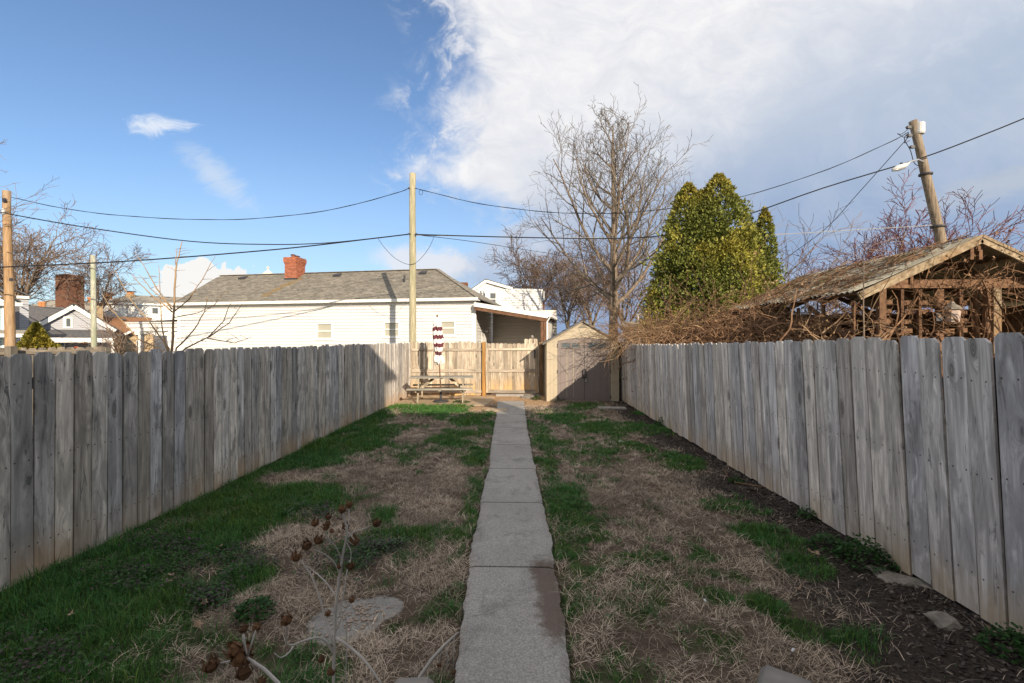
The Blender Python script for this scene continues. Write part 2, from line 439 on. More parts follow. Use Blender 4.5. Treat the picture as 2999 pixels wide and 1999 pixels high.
def build_concrete(name, c1, c2, soil):
    m, t, b = new_mat(name)
    co = t.coord('Object')
    big = t.noise(co, 1.1, 4.0, 0.6)
    agg = t.noise(co, 70.0, 5.0, 0.75)
    sp = t.voro(co, 60.0)
    col = t.mix(t.mapr(big, 0.3, 0.7), c1, c2)
    col = t.mix(t.math('MULTIPLY', t.mapr(agg, 0.42, 0.60), 0.65), col, t.vmath('SCALE', t.comb(*c1), scale=0.5))
    col = t.mix(t.math('MULTIPLY', t.mapr(sp, 0.12, 0.26, 1, 0), 0.55), col, (0.58, 0.55, 0.50))
    st = t.noise(co, 2.2, 7.0, 0.72, 0.6)
    col = t.mix(t.math('MULTIPLY', t.mapr(st, 0.48, 0.70, 0, 1, True), 0.55), col, (0.10, 0.095, 0.085))
    # trodden soil where the layer of the same name says so
    a = t.attr('soil', 'Fac')
    sn = t.noise(co, 16.0, 5.0, 0.65)
    sm = t.mapr(t.math('ADD', a, t.math('MULTIPLY', t.math('SUBTRACT', sn, 0.5), 1.3)), 0.30, 0.85, 0, 0.85, True)
    col = t.mix(sm, col, soil)
    t.set(b, 'Base Color', col)
    t.set(b, 'Roughness', 0.92)
    t.set(b, 'Specular IOR Level', 0.2)
    t.set(b, 'Normal', t.bump(t.math('ADD', t.math('MULTIPLY', agg, 0.6), t.math('MULTIPLY', sp, 0.5)), 0.5, 0.006))
    return m


MT['path'] = build_concrete('worn_concrete', (0.31, 0.29, 0.265), (0.42, 0.395, 0.36), (0.115, 0.08, 0.06))
MT['pad'] = build_concrete('sandy_concrete', (0.47, 0.35, 0.225), (0.58, 0.44, 0.29), (0.42, 0.26, 0.14))


def build_lawn():
    m, t, b = new_mat('patchy_lawn_soil')
    co = t.coord('Object')
    g = t.attr('green', 'Fac')
    mu = t.attr('mulch', 'Fac')
    cl = t.attr('clay', 'Fac')
    sa = t.attr('sand', 'Fac')
    n = t.noise(co, 7.0, 8.0, 0.75, 0.6)
    f = t.noise(co, 90.0, 4.0, 0.7)
    thatch = t.mix(t.mapr(n, 0.3, 0.7), (0.045, 0.034, 0.026), (0.17, 0.13, 0.096))
    thatch = t.mix(t.math('MULTIPLY', t.mapr(f, 0.35, 0.65), 0.6), thatch, (0.10, 0.068, 0.046))
    grn = t.mix(t.mapr(n, 0.3, 0.7), (0.022, 0.036, 0.012), (0.05, 0.075, 0.025))
    mulch = t.mix(t.mapr(f, 0.35, 0.65), (0.026, 0.021, 0.017), (0.075, 0.06, 0.05))
    clay = t.mix(t.mapr(n, 0.3, 0.7), (0.22, 0.208, 0.188), (0.38, 0.362, 0.33))
    crack = t.voro(t.vmath('ADD', co, t.vmath('SCALE', t.noise(co, 9.0, 3, col=True), scale=0.12)), 19.0, feature='DISTANCE_TO_EDGE')
    clay = t.mix(t.math('MULTIPLY', t.mapr(crack, 0.0, 0.045, 0.75, 0), t.mapr(n, 0.4, 0.6)), clay, (0.06, 0.053, 0.047))
    sand = t.mix(t.mapr(n, 0.3, 0.7), (0.30, 0.18, 0.095), (0.50, 0.33, 0.19))
    jit = t.math('MULTIPLY', t.math('SUBTRACT', n, 0.5), 0.7)
    col = t.mix(t.mapr(t.math('ADD', sa, jit), 0.4, 0.6), thatch, sand)
    col = t.mix(t.mapr(t.math('ADD', g, jit), 0.35, 0.6), col, grn)
    col = t.mix(t.mapr(t.math('ADD', mu, jit), 0.4, 0.6), col, mulch)
    col = t.mix(t.mapr(t.math('ADD', cl, t.math('MULTIPLY', jit, 0.8)), 0.42, 0.55), col, clay)
    t.set(b, 'Base Color', col)
    t.set(b, 'Roughness', 1.0)
    t.set(b, 'Specular IOR Level', 0.1)
    t.set(b, 'Normal', t.bump(t.math('ADD', n, t.math('MULTIPLY', f, 0.6)), 0.8, 0.02))
    return m


MT['lawn'] = build_lawn()
MT['ground'] = mat_noise('alley_gravel_and_turf', (0.10, 0.09, 0.065), (0.18, 0.16, 0.12), 1.5, rough=1.0, bump=0.4, rand=0, c3=(0.07, 0.10, 0.035))


def build_tinted(name, rough=0.7, transl=0.0, spec=0.25):
    """colour carried by each blade or leaf itself (own pigment variation)"""
    m, t, b = new_mat(name)
    t.set(b, 'Base Color', t.attr('tint'))
    t.set(b, 'Roughness', rough)
    t.set(b, 'Specular IOR Level', spec)
    if transl > 0:
        tr = t.N.new('ShaderNodeBsdfTranslucent')
        t.set(tr, 'Color', t.attr('tint'))
        mx = t.N.new('ShaderNodeMixShader')
        mx.inputs[0].default_value = transl
        t.L.new(b.outputs[0], mx.inputs[1])
        t.L.new(tr.outputs[0], mx.inputs[2])
        t.L.new(mx.outputs[0], t.N['Material Output'].inputs[0])
    return m


MT['blade'] = build_tinted('grass_blades', 0.55, 0.25)
MT['straw'] = build_tinted('dead_straw', 0.85, 0.0)
MT['leaf'] = build_tinted('evergreen_leaf', 0.6, 0.15)


def build_umbrella():
    m, t, b = new_mat('striped_umbrella_cloth')
    co = t.coord('Object')
    x, y, z = t.sep(co)
    zz = t.math('ADD', z, t.math('MULTIPLY', t.math('SUBTRACT', t.noise(t.vmath('MULTIPLY', co, (9, 9, 1)), 1.0, 2.0), 0.5), 0.16))
    w = t.math('FRACT', t.math('MULTIPLY_ADD', zz, 4.05, 0.93))
    s = t.math('MULTIPLY', t.mapr(w, 0.47, 0.5, 1, 0), t.mapr(zz, 1.15, 1.17, 1, 0))
    s = t.math('MULTIPLY', s, t.mapr(zz, 0.26, 0.28, 0, 1))
    n = t.noise(co, 30.0, 4.0, 0.6)
    col = t.mix(s, t.mix(n, (0.66, 0.62, 0.58), (0.78, 0.75, 0.72)), t.mix(n, (0.10, 0.03, 0.04), (0.15, 0.05, 0.06)))
    t.set(b, 'Base Color', col)
    t.set(b, 'Roughness', 0.9)
    t.set(b, 'Specular IOR Level', 0.1)
    return m


MT['umbrella'] = build_umbrella()


# ------------------------------------------------------------------ geometry helpers
def P(u, v, D):
    """point at depth D seen in direction (u, v); measured once from the photograph"""
    xc = (u - 1176.5) / FPX * D
    c, s = math.cos(YAW), math.sin(YAW)
    return Vector((xc * c - D * s, xc * s + D * c, EYE + (784 - v) / FPX * D))


def G(u, D):
    p = P(u, 784, D)
    p.z = 0
    return p


def GV(u, v):
    return P(u, v, EYE * FPX / (v - 784.0))


class MB:
    """collects geometry, linked as ONE mesh object by build()"""

    def __init__(s):
        s.v = []
        s.f = []

    def add(s, vs, fs):
        k = len(s.v)
        s.v += [tuple(p) for p in vs]
        s.f += [tuple(i + k for i in f) for f in fs]
        return s

    def box(s, c, d, rot=None):
        hx, hy, hz = d[0] / 2, d[1] / 2, d[2] / 2
        vs = [Vector((x, y, z)) for z in (-hz, hz) for y in (-hy, hy) for x in (-hx, hx)]
        if rot is not None:
            vs = [rot @ p for p in vs]
        c = Vector(c)
        return s.add([p + c for p in vs], [(0, 2, 3, 1), (4, 5, 7, 6), (0, 1, 5, 4), (2, 6, 7, 3), (0, 4, 6, 2), (1, 3, 7, 5)])

    def bx(s, x0, x1, y0, y1, z0, z1):
        return s.box(((x0 + x1) / 2, (y0 + y1) / 2, (z0 + z1) / 2), (x1 - x0, y1 - y0, z1 - z0))

    def beam(s, a, b, w, h, up=Vector((0, 0, 1))):
        """rectangular bar from a to b, w across, h along 'up'"""
        a, b = Vector(a), Vector(b)
        d = (b - a).normalized()
        x = d.cross(Vector(up))
        if x.length < 1e-4:
            x = d.cross(Vector((1, 0, 0)))
        x.normalize()
        z = x.cross(d)
        vs = [p + x * i * w / 2 + z * j * h / 2 for p in (a, b) for i, j in ((-1, -1), (1, -1), (1, 1), (-1, 1))]
        return s.add(vs, [(0, 3, 2, 1), (4, 5, 6, 7), (0, 1, 5, 4), (1, 2, 6, 5), (2, 3, 7, 6), (3, 0, 4, 7)])

    def tube(s, pts, rad, n=6, cap=True):
        pts = [Vector(p) for p in pts]
        if not hasattr(rad, '__len__'):
            rad = [rad] * len(pts)
        rings = []
        ref = None
        for i, p in enumerate(pts):
            d = (pts[min(i + 1, len(pts) - 1)] - pts[max(i - 1, 0)])
            if d.length < 1e-9:
                d = Vector((0, 0, 1))
            d.normalize()
            if ref is None:
                ref = d.cross(Vector((0.31, 0.77, 0.11)))
                if ref.length < 1e-3:
                    ref = d.cross(Vector((1, 0, 0)))
            else:
                ref = ref - d * ref.dot(d)
                if ref.length < 1e-6:
                    ref = d.cross(Vector((1, 0.2, 0)))
            ref.normalize()
            w = d.cross(ref)
            rings.append([p + (ref * math.cos(2 * math.pi * k / n) + w * math.sin(2 * math.pi * k / n)) * rad[i] for k in range(n)])
        vs = [q for r in rings for q in r]
        fs = []
        for i in range(len(pts) - 1):
            for k in range(n):
                a, b = i * n + k, i * n + (k + 1) % n
                fs.append((a, b, b + n, a + n))
        if cap:
            fs.append(tuple(range(n - 1, -1, -1)))
            fs.append(tuple(range((len(pts) - 1) * n, len(pts) * n)))
        return s.add(vs, fs)

    def lathe(s, prof, n=16, c=(0, 0, 0)):
        c = Vector(c)
        vs = [c + Vector((r * math.cos(2 * math.pi * k / n), r * math.sin(2 * math.pi * k / n), z)) for r, z in prof for k in range(n)]
        fs = []
        for i in range(len(prof) - 1):
            for k in range(n):
                a, b = i * n + k, i * n + (k + 1) % n
                fs.append((a, b, b + n, a + n))
        fs.append(tuple(range(n - 1, -1, -1)))
        fs.append(tuple(range((len(prof) - 1) * n, len(prof) * n)))
        return s.add(vs, fs)

    def prism(s, poly, y0, y1):
        """polygon in x-z, extruded along y"""
        n = len(poly)
        vs = [(x, y0, z) for x, z in poly] + [(x, y1, z) for x, z in poly]
        fs = [tuple(range(n)), tuple(range(2 * n - 1, n - 1, -1))]
        fs += [(i, i + n, (i + 1) % n + n, (i + 1) % n) for i in range(n)]
        return s.add(vs, fs)

    def slab(s, quad, t):
        """thick sheet under four or more coplanar points"""
        q = [Vector(p) for p in quad]
        nrm = (q[1] - q[0]).cross(q[2] - q[0]).normalized()
        n = len(q)
        vs = q + [p - nrm * t for p in q]
        fs = [tuple(range(n)), tuple(range(2 * n - 1, n - 1, -1))]
        fs += [(i, i + n, (i + 1) % n + n, (i + 1) % n) for i in range(n)]
        return s.add(vs, fs)

    def mesh(s, name, mat, smooth=False, org=None):
        me = bpy.data.meshes.new(name)
        vs = s.v if org is None else [(a - org[0], b - org[1], c - org[2]) for a, b, c in s.v]
        me.from_pydata(vs, [], s.f)
        bm = bmesh.new()
        bm.from_mesh(me)
        bmesh.ops.recalc_face_normals(bm, faces=bm.faces)
        bm.to_mesh(me)
        bm.free()
        if smooth:
            me.polygons.foreach_set('use_smooth', [True] * len(me.polygons))
        me.materials.append(MT[mat] if isinstance(mat, str) else mat)
        return me

    def build(s, name, mat, parent=None, smooth=False, world=False):
        """world=True: coordinates are world ones, the parent being an unrotated Empty"""
        org = parent.location if (world and parent is not None) else None
        o = bpy.data.objects.new(name, s.mesh(name, mat, smooth, org))
        C.objects.link(o)
        if parent is not None:
            o.parent = parent
        return o


def tag(o, label=None, cat=None, group=None, kind=None):
    if label:
        o['label'] = label
    if cat:
        o['category'] = cat
    if group:
        o['group'] = group
    if kind:
        o['kind'] = kind
    return o


def thing(name, label, cat, loc=(0, 0, 0), rz=0.0, group=None):
    o = bpy.data.objects.new(name, None)
    o.empty_display_size = 0.2
    C.objects.link(o)
    o.location = loc
    o.rotation_euler = (0, 0, rz)
    return tag(o, label, cat, group)


def rebase(o, p):
    """move a one-mesh thing's origin to p"""
    me = o.data
    n = len(me.vertices)
    a = np.empty(n * 3, np.float32)
    me.vertices.foreach_get('co', a)
    a = a.reshape(-1, 3) - np.array(p, np.float32)
    me.vertices.foreach_set('co', a.ravel())
    me.update()
    o.location = p
    return o


def inst(name, me, parent, loc, rot=(0, 0, 0), scale=(1, 1, 1)):
    o = bpy.data.objects.new(name, me)
    C.objects.link(o)
    o.parent = parent
    o.location = loc
    o.rotation_euler = rot
    o.scale = scale
    return o


def np_mesh(name, V, F, mat, parent=None, tint=None, smooth=False):
    """big mesh from numpy arrays; F = list of (faces array) with equal corner counts"""
    me = bpy.data.meshes.new(name)
    me.vertices.add(len(V))
    me.vertices.foreach_set('co', np.ascontiguousarray(V, np.float32).ravel())
    nl = sum(f.size for f in F)
    me.loops.add(nl)
    me.loops.foreach_set('vertex_index', np.concatenate([f.ravel() for f in F]).astype(np.int32))
    tot = np.concatenate([np.full(len(f), f.shape[1], np.int32) for f in F])
    me.polygons.add(len(tot))
    start = np.concatenate([[0], np.cumsum(tot)[:-1]]).astype(np.int32)
    me.polygons.foreach_set('loop_start', start)
    me.update(calc_edges=True)
    if smooth:
        me.polygons.foreach_set('use_smooth', np.ones(len(tot), bool))
    if tint is not None:
        a = me.color_attributes.new('tint', 'FLOAT_COLOR', 'POINT')
        c = np.ones((len(V), 4), np.float32)
        c[:, :3] = tint
        a.data.foreach_set('color', c.ravel())
    me.materials.append(MT[mat])
    o = bpy.data.objects.new(name, me)
    C.objects.link(o)
    if parent is not None:
        o.parent = parent
    return o


_pr = np.random.RandomState(3)
_tab = _pr.rand(256, 256)


def vnoise(x, y, s=1.0, oct=4, seed=0):
    """tiled value noise, fBm, for numpy arrays, about 0..1"""
    out = np.zeros_like(x, dtype=float)
    amp, tot = 1.0, 0.0
    for k in range(oct):
        xx = x * s * 2 ** k + 17.3 * k + seed * 5.1 + 300
        yy = y * s * 2 ** k + 9.7 * k + seed * 3.7 + 300
        i, j = np.floor(xx).astype(int), np.floor(yy).astype(int)
        fx, fy = xx - i, yy - j
        fx, fy = fx * fx * (3 - 2 * fx), fy * fy * (3 - 2 * fy)
        a = _tab[i % 256, j % 256]
        b = _tab[(i + 1) % 256, j % 256]
        c = _tab[i % 256, (j + 1) % 256]
        d = _tab[(i + 1) % 256, (j + 1) % 256]
        out += amp * ((a * (1 - fx) + b * fx) * (1 - fy) + (c * (1 - fx) + d * fx) * fy)
        tot += amp
        amp *= 0.55
    return out / tot


# ------------------------------------------------------------------ ground sheet, reaching the horizon
m = MB()
m.add([(-600, -200, -0.08), (600, -200, -0.08), (600, 900, -0.08), (-600, 900, -0.08)], [(0, 1, 2, 3)])
tag(m.build('ground', 'ground'), 'bare gravel and turf ground around the houses', 'ground', kind='structure')

XL, XR, YB = -3.84, 3.03, 15.6      # fence lines of the yard (left, right, back)




# path outline sampled in the photograph, converted to ground positions
def cvt(pts):
    out = []
    for cx, cy in pts:
        g = GV(941.4 + .4246 * cx, 902 + .4246 * cy)
        out.append((g.y, g.x))
    out.sort()
    return out


PL = cvt([(474, 45), (470, 120), (455, 200), (440, 290), (430, 415), (405, 480), (385, 600), (365, 720), (336, 800), (330, 900),
          (325, 955), (310, 1060), (285, 1230), (270, 1400), (250, 1568)])
PR = cvt([(618, 45), (628, 120), (637, 200), (655, 290), (680, 415), (700, 500), (718, 600), (745, 720), (776, 800), (778, 930),
          (795, 1000), (825, 1150), (850, 1350), (870, 1568)])
PL = [(0.6, PL[0][1] - .06)] + PL
PR = [(0.6, PR[0][1] - .02)] + PR


def pl(y):
    return np.interp(y, [a for a, _ in PL], [b for _, b in PL])


def pr_(y):
    return np.interp(y, [a for a, _ in PR], [b for _, b in PR])


PATH_END = PL[-1][0]

# ---- masks over the lawn (positions of the patches as seen on the ground)
green_spots = [  # u, v, radius across (px), radius along (px), strength
    (60, 1500, 330, 160, 1.0), (260, 1400, 250, 120, 1.0), (430, 1250, 190, 90, 1.0), (330, 1540, 120, 80, .8),
    (560, 1180, 190, 70, 1.0), (690, 1140, 150, 60, 1.0), (560, 1110, 90, 32, .9), (720, 1050, 90, 30, 1.0), (830, 1010, 80, 30, 1.0), (840, 965, 70, 22, .9),
    (880, 1190, 70, 30, .9), (930, 1225, 75, 30, .9), (820, 1255, 100, 50, .9), (790, 1310, 70, 40, .8), (575, 1335, 55, 32, 1.0),
    (905, 1330, 50, 28, 1.0), (700, 1500, 60, 40, .9), (650, 1490, 60, 40, .7), (890, 1440, 30, 18, .8), (480, 1460, 110, 50, .8),
    (960, 1095, 26, 18, .8), (1000, 940, 90, 14, 1.0), (1080, 965, 60, 18, .9), (1040, 1000, 80, 25, .9), (1050, 1060, 50, 24, .7), (1095, 1050, 26, 30, .8),
    (1085, 1150, 22, 50, .8), (1060, 1230, 25, 40, .6), (900, 935, 50, 10, .8), (1010, 1260, 60, 40, .35), (1030, 1370, 50, 50, .35),
    (1250, 1000, 30, 40, .8), (1265, 1080, 36, 45, .9), (1300, 1150, 60, 50, .95), (1340, 1215, 80, 40, .9), (1310, 1265, 50, 28, .9),
    (1300, 960, 60, 20, .7), (1390, 985, 70, 20, .8), (1490, 985, 80, 22, .8), (1560, 1060, 70, 26, .8), (1400, 1040, 60, 20, .6), (1480, 1030, 50, 18, .6),
    (1350, 1320, 36, 20, .8), (1690, 1165, 80, 26, 1.0), (1760, 1235, 90, 36, 1.0), (1840, 1300, 80, 36, .95), (1620, 1275, 40, 22, .9),
    (1640, 1365, 48, 28, .9), (1765, 1390, 50, 30, .95), (1840, 1450, 70, 34, .95), (1960, 1475, 80, 36, .9), (1985, 1520, 50, 26, .8), (1700, 1330, 40, 22, .7),
    (1450, 1500, 50, 30, .6), (1310, 1470, 30, 40, .5), (1350, 1560, 60, 40, .5), (1520, 1400, 40, 20, .35), (1480, 950, 50, 10, .6), (1350, 930, 50, 8, .7)]
brown_spots = [(680, 1100, 90, 18, 1), (830, 1090, 100, 18, .9), (1000, 1100, 70, 50, 1), (690, 1235, 110, 26, 1), (620, 1390, 110, 50, 1), (960, 1330, 70, 40, .9),
               (970, 1180, 60, 25, .9), (960, 1500, 110, 70, 1), (940, 1000, 60, 14, .6), (560, 1330, 30, 14, .0), (760, 1170, 0, 0, 0)]


def spot_field(spots, X, Y):
    f = np.zeros_like(X)
    for u, v, ru, rv, s in spots:
        if s <= 0:
            continue
        c = GV(u, v)
        e = GV(u + ru, v)
        n = GV(u, max(v - rv, 800))
        k = GV(u, v + rv)
        rx = max(abs(e.x - c.x), 0.08)
        ry = max((abs(n.y - c.y) + abs(k.y - c.y)) / 2, 0.1)
        d = np.sqrt(((X - c.x) / rx) ** 2 + ((Y - c.y) / ry) ** 2)
        f = np.maximum(f, s * np.clip(1.45 - d, 0, 1))
    return f


def green_field(X, Y):
    g = spot_field(green_spots, X, Y)
    g = np.maximum(g, 0.9 * np.clip(1.3 - (X - XL) / 0.75, 0, 1) * (Y < 11.3))          # thick strip along the left fence
    g = np.maximum(g, .36 * np.ones_like(X))
    g = g - 0.75 * spot_field(brown_spots, X, Y)
    g = g + (vnoise(X, Y, 1.6, 4, 1) - 0.5) * 1.2 + (vnoise(X, Y, 5.0, 3, 2) - 0.5) * 1.0
    g = g - 1.2 * mulch_field(X, Y) * (spot_field(green_spots, X, Y) < .5) - 1.5 * clay_field(X, Y)
    g = g - 1.3 * sand_field(X, Y) * (spot_field(green_spots, X, Y) < .4)
    return np.clip(g, 0, 1)


def mulch_field(X, Y):
    w = np.interp(Y, [1, 3, 5, 8, 12, 15], [1.2, 1.15, .95, .75, .6, .45])
    return np.clip(1.4 - (XR - X) / w + (vnoise(X, Y, 1.1, 3, 5) - .5) * 0.9, 0, 1)


def clay_field(X, Y):
    f = np.zeros_like(X)
    for u, v, ru, rv in ((800, 1420, 85, 45), (870, 1395, 55, 26), (760, 1455, 50, 20)):
        c = GV(u, v)
        rx = abs(GV(u + ru, v).x - c.x)
        ry = abs(GV(u, v - rv).y - c.y)
        f = np.maximum(f, np.clip(1.5 - np.sqrt(((X - c.x) / rx) ** 2 + ((Y - c.y) / ry) ** 2), 0, 1))
    return f


def sand_field(X, Y):
    f = np.clip((Y - 12.6) / 1.0, 0, 1) * np.clip((1.3 - X) / .8, 0, 1)
    f = np.maximum(f, np.clip(1.5 - np.sqrt(((X + 0.35) / 1.0) ** 2 + ((Y - 14.6) / 1.1) ** 2), 0, 1))
    f = np.maximum(f, np.clip(1.4 - np.sqrt(((X + 1.3) / 0.75) ** 2 + ((Y - 12.4) / .5) ** 2), 0, 1))
    return f


def ground_h(X, Y):
    h = (vnoise(X, Y, 0.8, 3, 8) - .5) * 0.05 + (vnoise(X, Y, 5.0, 3, 9) - .5) * 0.028
    edge = np.minimum(np.abs(X - pl(Y)), np.abs(X - pr_(Y)))
    inside = (X > pl(Y) - .02) & (X < pr_(Y) + .02) & (Y < PATH_END + .05)
    k = np.clip(edge / 0.25, 0, 1)
    h = h * (0.35 + .65 * k)
    h = np.where(inside, -0.05, h)
    return h


nx, ny = 150, 330
gx = np.linspace(XL - 0.5, XR + 0.5, nx)
gy = np.linspace(0.4, YB + 0.7, ny)
GX, GY = np.meshgrid(gx, gy)
GZ = ground_h(GX, GY)
V = np.stack([GX.ravel(), GY.ravel(), GZ.ravel()], 1)
ii = (np.arange(ny - 1)[:, None] * nx + np.arange(nx - 1)[None]).ravel()
lawn = np_mesh('lawn', V, [np.stack([ii, ii + 1, ii + nx + 1, ii + nx], 1)], 'lawn', smooth=True)
tag(lawn, 'patchy back yard lawn of green tufts, straw and bare soil', 'lawn', kind='structure')
for nm, fn in (('green', green_field), ('mulch', mulch_field), ('clay', clay_field), ('sand', sand_field)):
    a = lawn.data.attributes.new(nm, 'FLOAT', 'POINT')
    a.data.foreach_set('value', fn(GX, GY).ravel().astype(np.float32))

# ------------------------------------------------------------------ concrete path, slab by slab
path = thing('path', 'narrow grey concrete path of worn slabs running to the gate', 'path')
tag(path, kind='structure')
joints = [0.6] + [GV(1200, 902 + .4246 * cy).y for cy in (950, 598, 415, 285, 190, 118)] + [PATH_END]
soil_c = [GV(941 + .4246 * a, 902 + .4246 * b) for a, b in ((730, 985), (755, 1060), (775, 1140), (800, 1240), (770, 1180))]
for k in range(len(joints) - 1):
    y0, y1 = joints[k] + .008, joints[k + 1] - .008
    n = max(4, int((y1 - y0) / 0.05))
    nc = 14
    vs, fs = [], []
    tilt = rnd.uniform(-.006, .006)
    for i in range(n + 1):
        y = y0 + (y1 - y0) * i / n
        xl = float(pl(y)) + (float(vnoise(np.array([1.]), np.array([y]), 7, 3, 4)[0]) - .5) * .05
        xr = float(pr_(y)) + (float(vnoise(np.array([5.]), np.array([y]), 7, 3, 4)[0]) - .5) * .05
        for j in range(nc + 1):
            x = xl + (xr - xl) * j / nc
            drop = .012 if j in (0, nc) else 0
            vs.append((x, y, .018 + tilt * (i / n - .5) - drop - (.006 if i in (0, n) else 0)))
    for i in range(n):
        for j in range(nc):
            a = i * (nc + 1) + j
            fs.append((a, a + 1, a + nc + 2, a + nc + 1))
    top = len(vs)
    rim = [j for j in range(nc + 1)] + [i * (nc + 1) + nc for i in range(1, n + 1)] + [n * (nc + 1) + j for j in range(nc - 1, -1, -1)] + [i * (nc + 1) for i in range(n - 1, 0, -1)]
    vs += [(vs[r][0], vs[r][1], -.07) for r in rim]
    for q in range(len(rim)):
        q2 = (q + 1) % len(rim)
        fs.append((rim[q], top + q, top + q2, rim[q2]))
    mb = MB().add(vs, fs)
    o = mb.build('slab', 'path', path)
    a = o.data.attributes.new('soil', 'FLOAT', 'POINT')
    val = np.zeros(len(vs), np.float32)
    for q, p in enumerate(vs):
        f = 0
        for c in soil_c:
            f = max(f, 1.25 - math.hypot((p[0] - c.x) / .16, (p[1] - c.y) / .30))
        edge = min(p[0] - float(pl(p[1])), float(pr_(p[1])) - p[0])
        f = max(f, .42 - edge * 4.5)
        val[q] = max(0, min(1, f))
    a.data.foreach_set('value', val)


def flat_slab(name, pts, z, mat, label, cat, seed=0, soil=0.3):
    """irregular concrete sheet with a broken outline"""
    q = []
    r = random.Random(seed)
    for i in range(len(pts)):
        a, b = Vector(pts[i]), Vector(pts[(i + 1) % len(pts)])
        k = max(2, int((b - a).length / 0.12))
        for j in range(k):
            p = a.lerp(b, j / k)
            q.append((p.x + r.uniform(-.025, .025), p.y + r.uniform(-.025, .025)))
    m = MB()
    n = len(q)
    m.add([(x, y, z) for x, y in q] + [(x, y, z - .12) for x, y in q],
          [tuple(range(n))] + [(i, (i + 1) % n, (i + 1) % n + n, i + n) for i in range(n)])
    o = m.build(name, mat)
    a = o.data.attributes.new('soil', 'FLOAT', 'POINT')
    a.data.foreach_set('value', np.full(2 * n, soil, np.float32))
    tag(o, label, cat, kind='structure')
    return o


flat_slab('patio_pad', [(-3.8, 13.05), (-2.9, 13.1), (-2.0, 13.0), (-1.15, 12.95), (-1.0, 14.0), (-1.0, 15.1), (-3.8, 15.3)], 0.022, 'pad',
          'sandy concrete pad under the picnic table', 'patio', 1, .35)
flat_slab('stepping_slab', [(-1.05, 12.0), (-0.46, 11.95), (-0.46, 12.35), (-1.0, 12.42)], 0.03, 'pad',
          'small sunlit concrete slab butting against the path', 'slab', 2, .2)
flat_slab('stepping_stone', [(2.02, 12.5), (2.75, 12.4), (2.8, 12.75), (2.05, 12.85)], 0.035, 'path',
          'flat grey stepping stone in front of the shed', 'slab', 3, .25)
flat_slab('gate_sill', [(-0.95, 15.32), (0.3, 15.32), (0.3, 15.5), (-0.95, 15.5)], 0.07, 'path',
          'concrete sill under the wooden gate', 'sill', 4, .1)

# ------------------------------------------------------------------ fences
def plank_mesh(name, mat, w, h, t=.018, ear=.03, seed=0, skew=0.0):
    """dog-eared board, local origin at the foot; width x, thickness y, height z"""
    r = random.Random(seed)
    e1, e2 = ear * r.uniform(.8, 1.2), ear * r.uniform(.8, 1.2)
    cup = r.uniform(-.003, .003)
    pts = [(-w / 2, 0), (w / 2, 0), (w / 2, h * .5), (w / 2, h - e1), (w / 2 - e1, h), (-w / 2 + e2, h), (-w / 2, h - e2), (-w / 2, h * .5)]
    pts = [(x + r.uniform(-.002, .002), z) for x, z in pts]
    return MB().prism(pts, -t / 2 + cup, t / 2 + cup).mesh(name, mat)


def plank_set(mat, w, h, n=6, seed=0, ear=.03):
    return [plank_mesh('plank', mat, w * (1 + (k - n / 2) * .006), h, seed=seed + k, ear=ear) for k in range(n)]


# left fence: boards face the yard, rails on the far side
fence_l = thing('wooden_fence', 'long weathered grey dog-eared board fence rising from thick green grass', 'fence', (XL, 0, 0))
PLK = plank_set('fence_grey', .149, 1.76, seed=10)
pitch = .160
for ky in range(int((YB - .55) / pitch) + 1):
    y = .5 + ky * pitch + rnd.uniform(-.003, .003)
    h = np.interp(y, [3.2, 4.0, 8, 15], [1.0, 1.0, 1.012, 1.03]) + rnd.uniform(-.007, .007)
    xo = np.interp(y, [0, 8, 15], [0, -.03, -.07])
    o = inst('plank', rnd.choice(PLK), fence_l, (xo + rnd.uniform(-.004, .004), y, .0 + rnd.uniform(-.02, .01)),
             (rnd.uniform(-.006, .006), rnd.uniform(-.005, .005), R(90) + rnd.uniform(-.03, .03)), (rnd.choice((-1, 1)), 1, h))
for z in (.25, .92, 1.52):
    yy = .4
    while yy < 15.5:
        MB().beam((-.05 + np.interp(yy, [0, 8, 15], [0, -.03, -.07]), yy, z), (-.05 + np.interp(yy + 2.4, [0, 8, 15], [0, -.03, -.07]), min(yy + 2.4, 15.55), z), .04, .09).build('rail', 'rail_grey', fence_l)
        yy += 2.42
for k in range(7):
    MB().bx(-.26, -.15, .4 + k * 2.42, .49 + k * 2.42, -.3, 1.7).build('post', 'old_fence', fence_l)

# alternate boards on the far side of the rails close the gaps (shadow-box fence)
BKP = plank_mesh('back_plank', 'old_fence', .135, 1.70, ear=.02)
y = 0.5 + pitch / 2
while y < YB - .1:
    inst('back_plank', BKP, fence_l, (np.interp(y, [0, 8, 15], [0, -.03, -.07]) - .085, y, .0), (0, 0, R(90)), (1, 1, 1))
    y += pitch
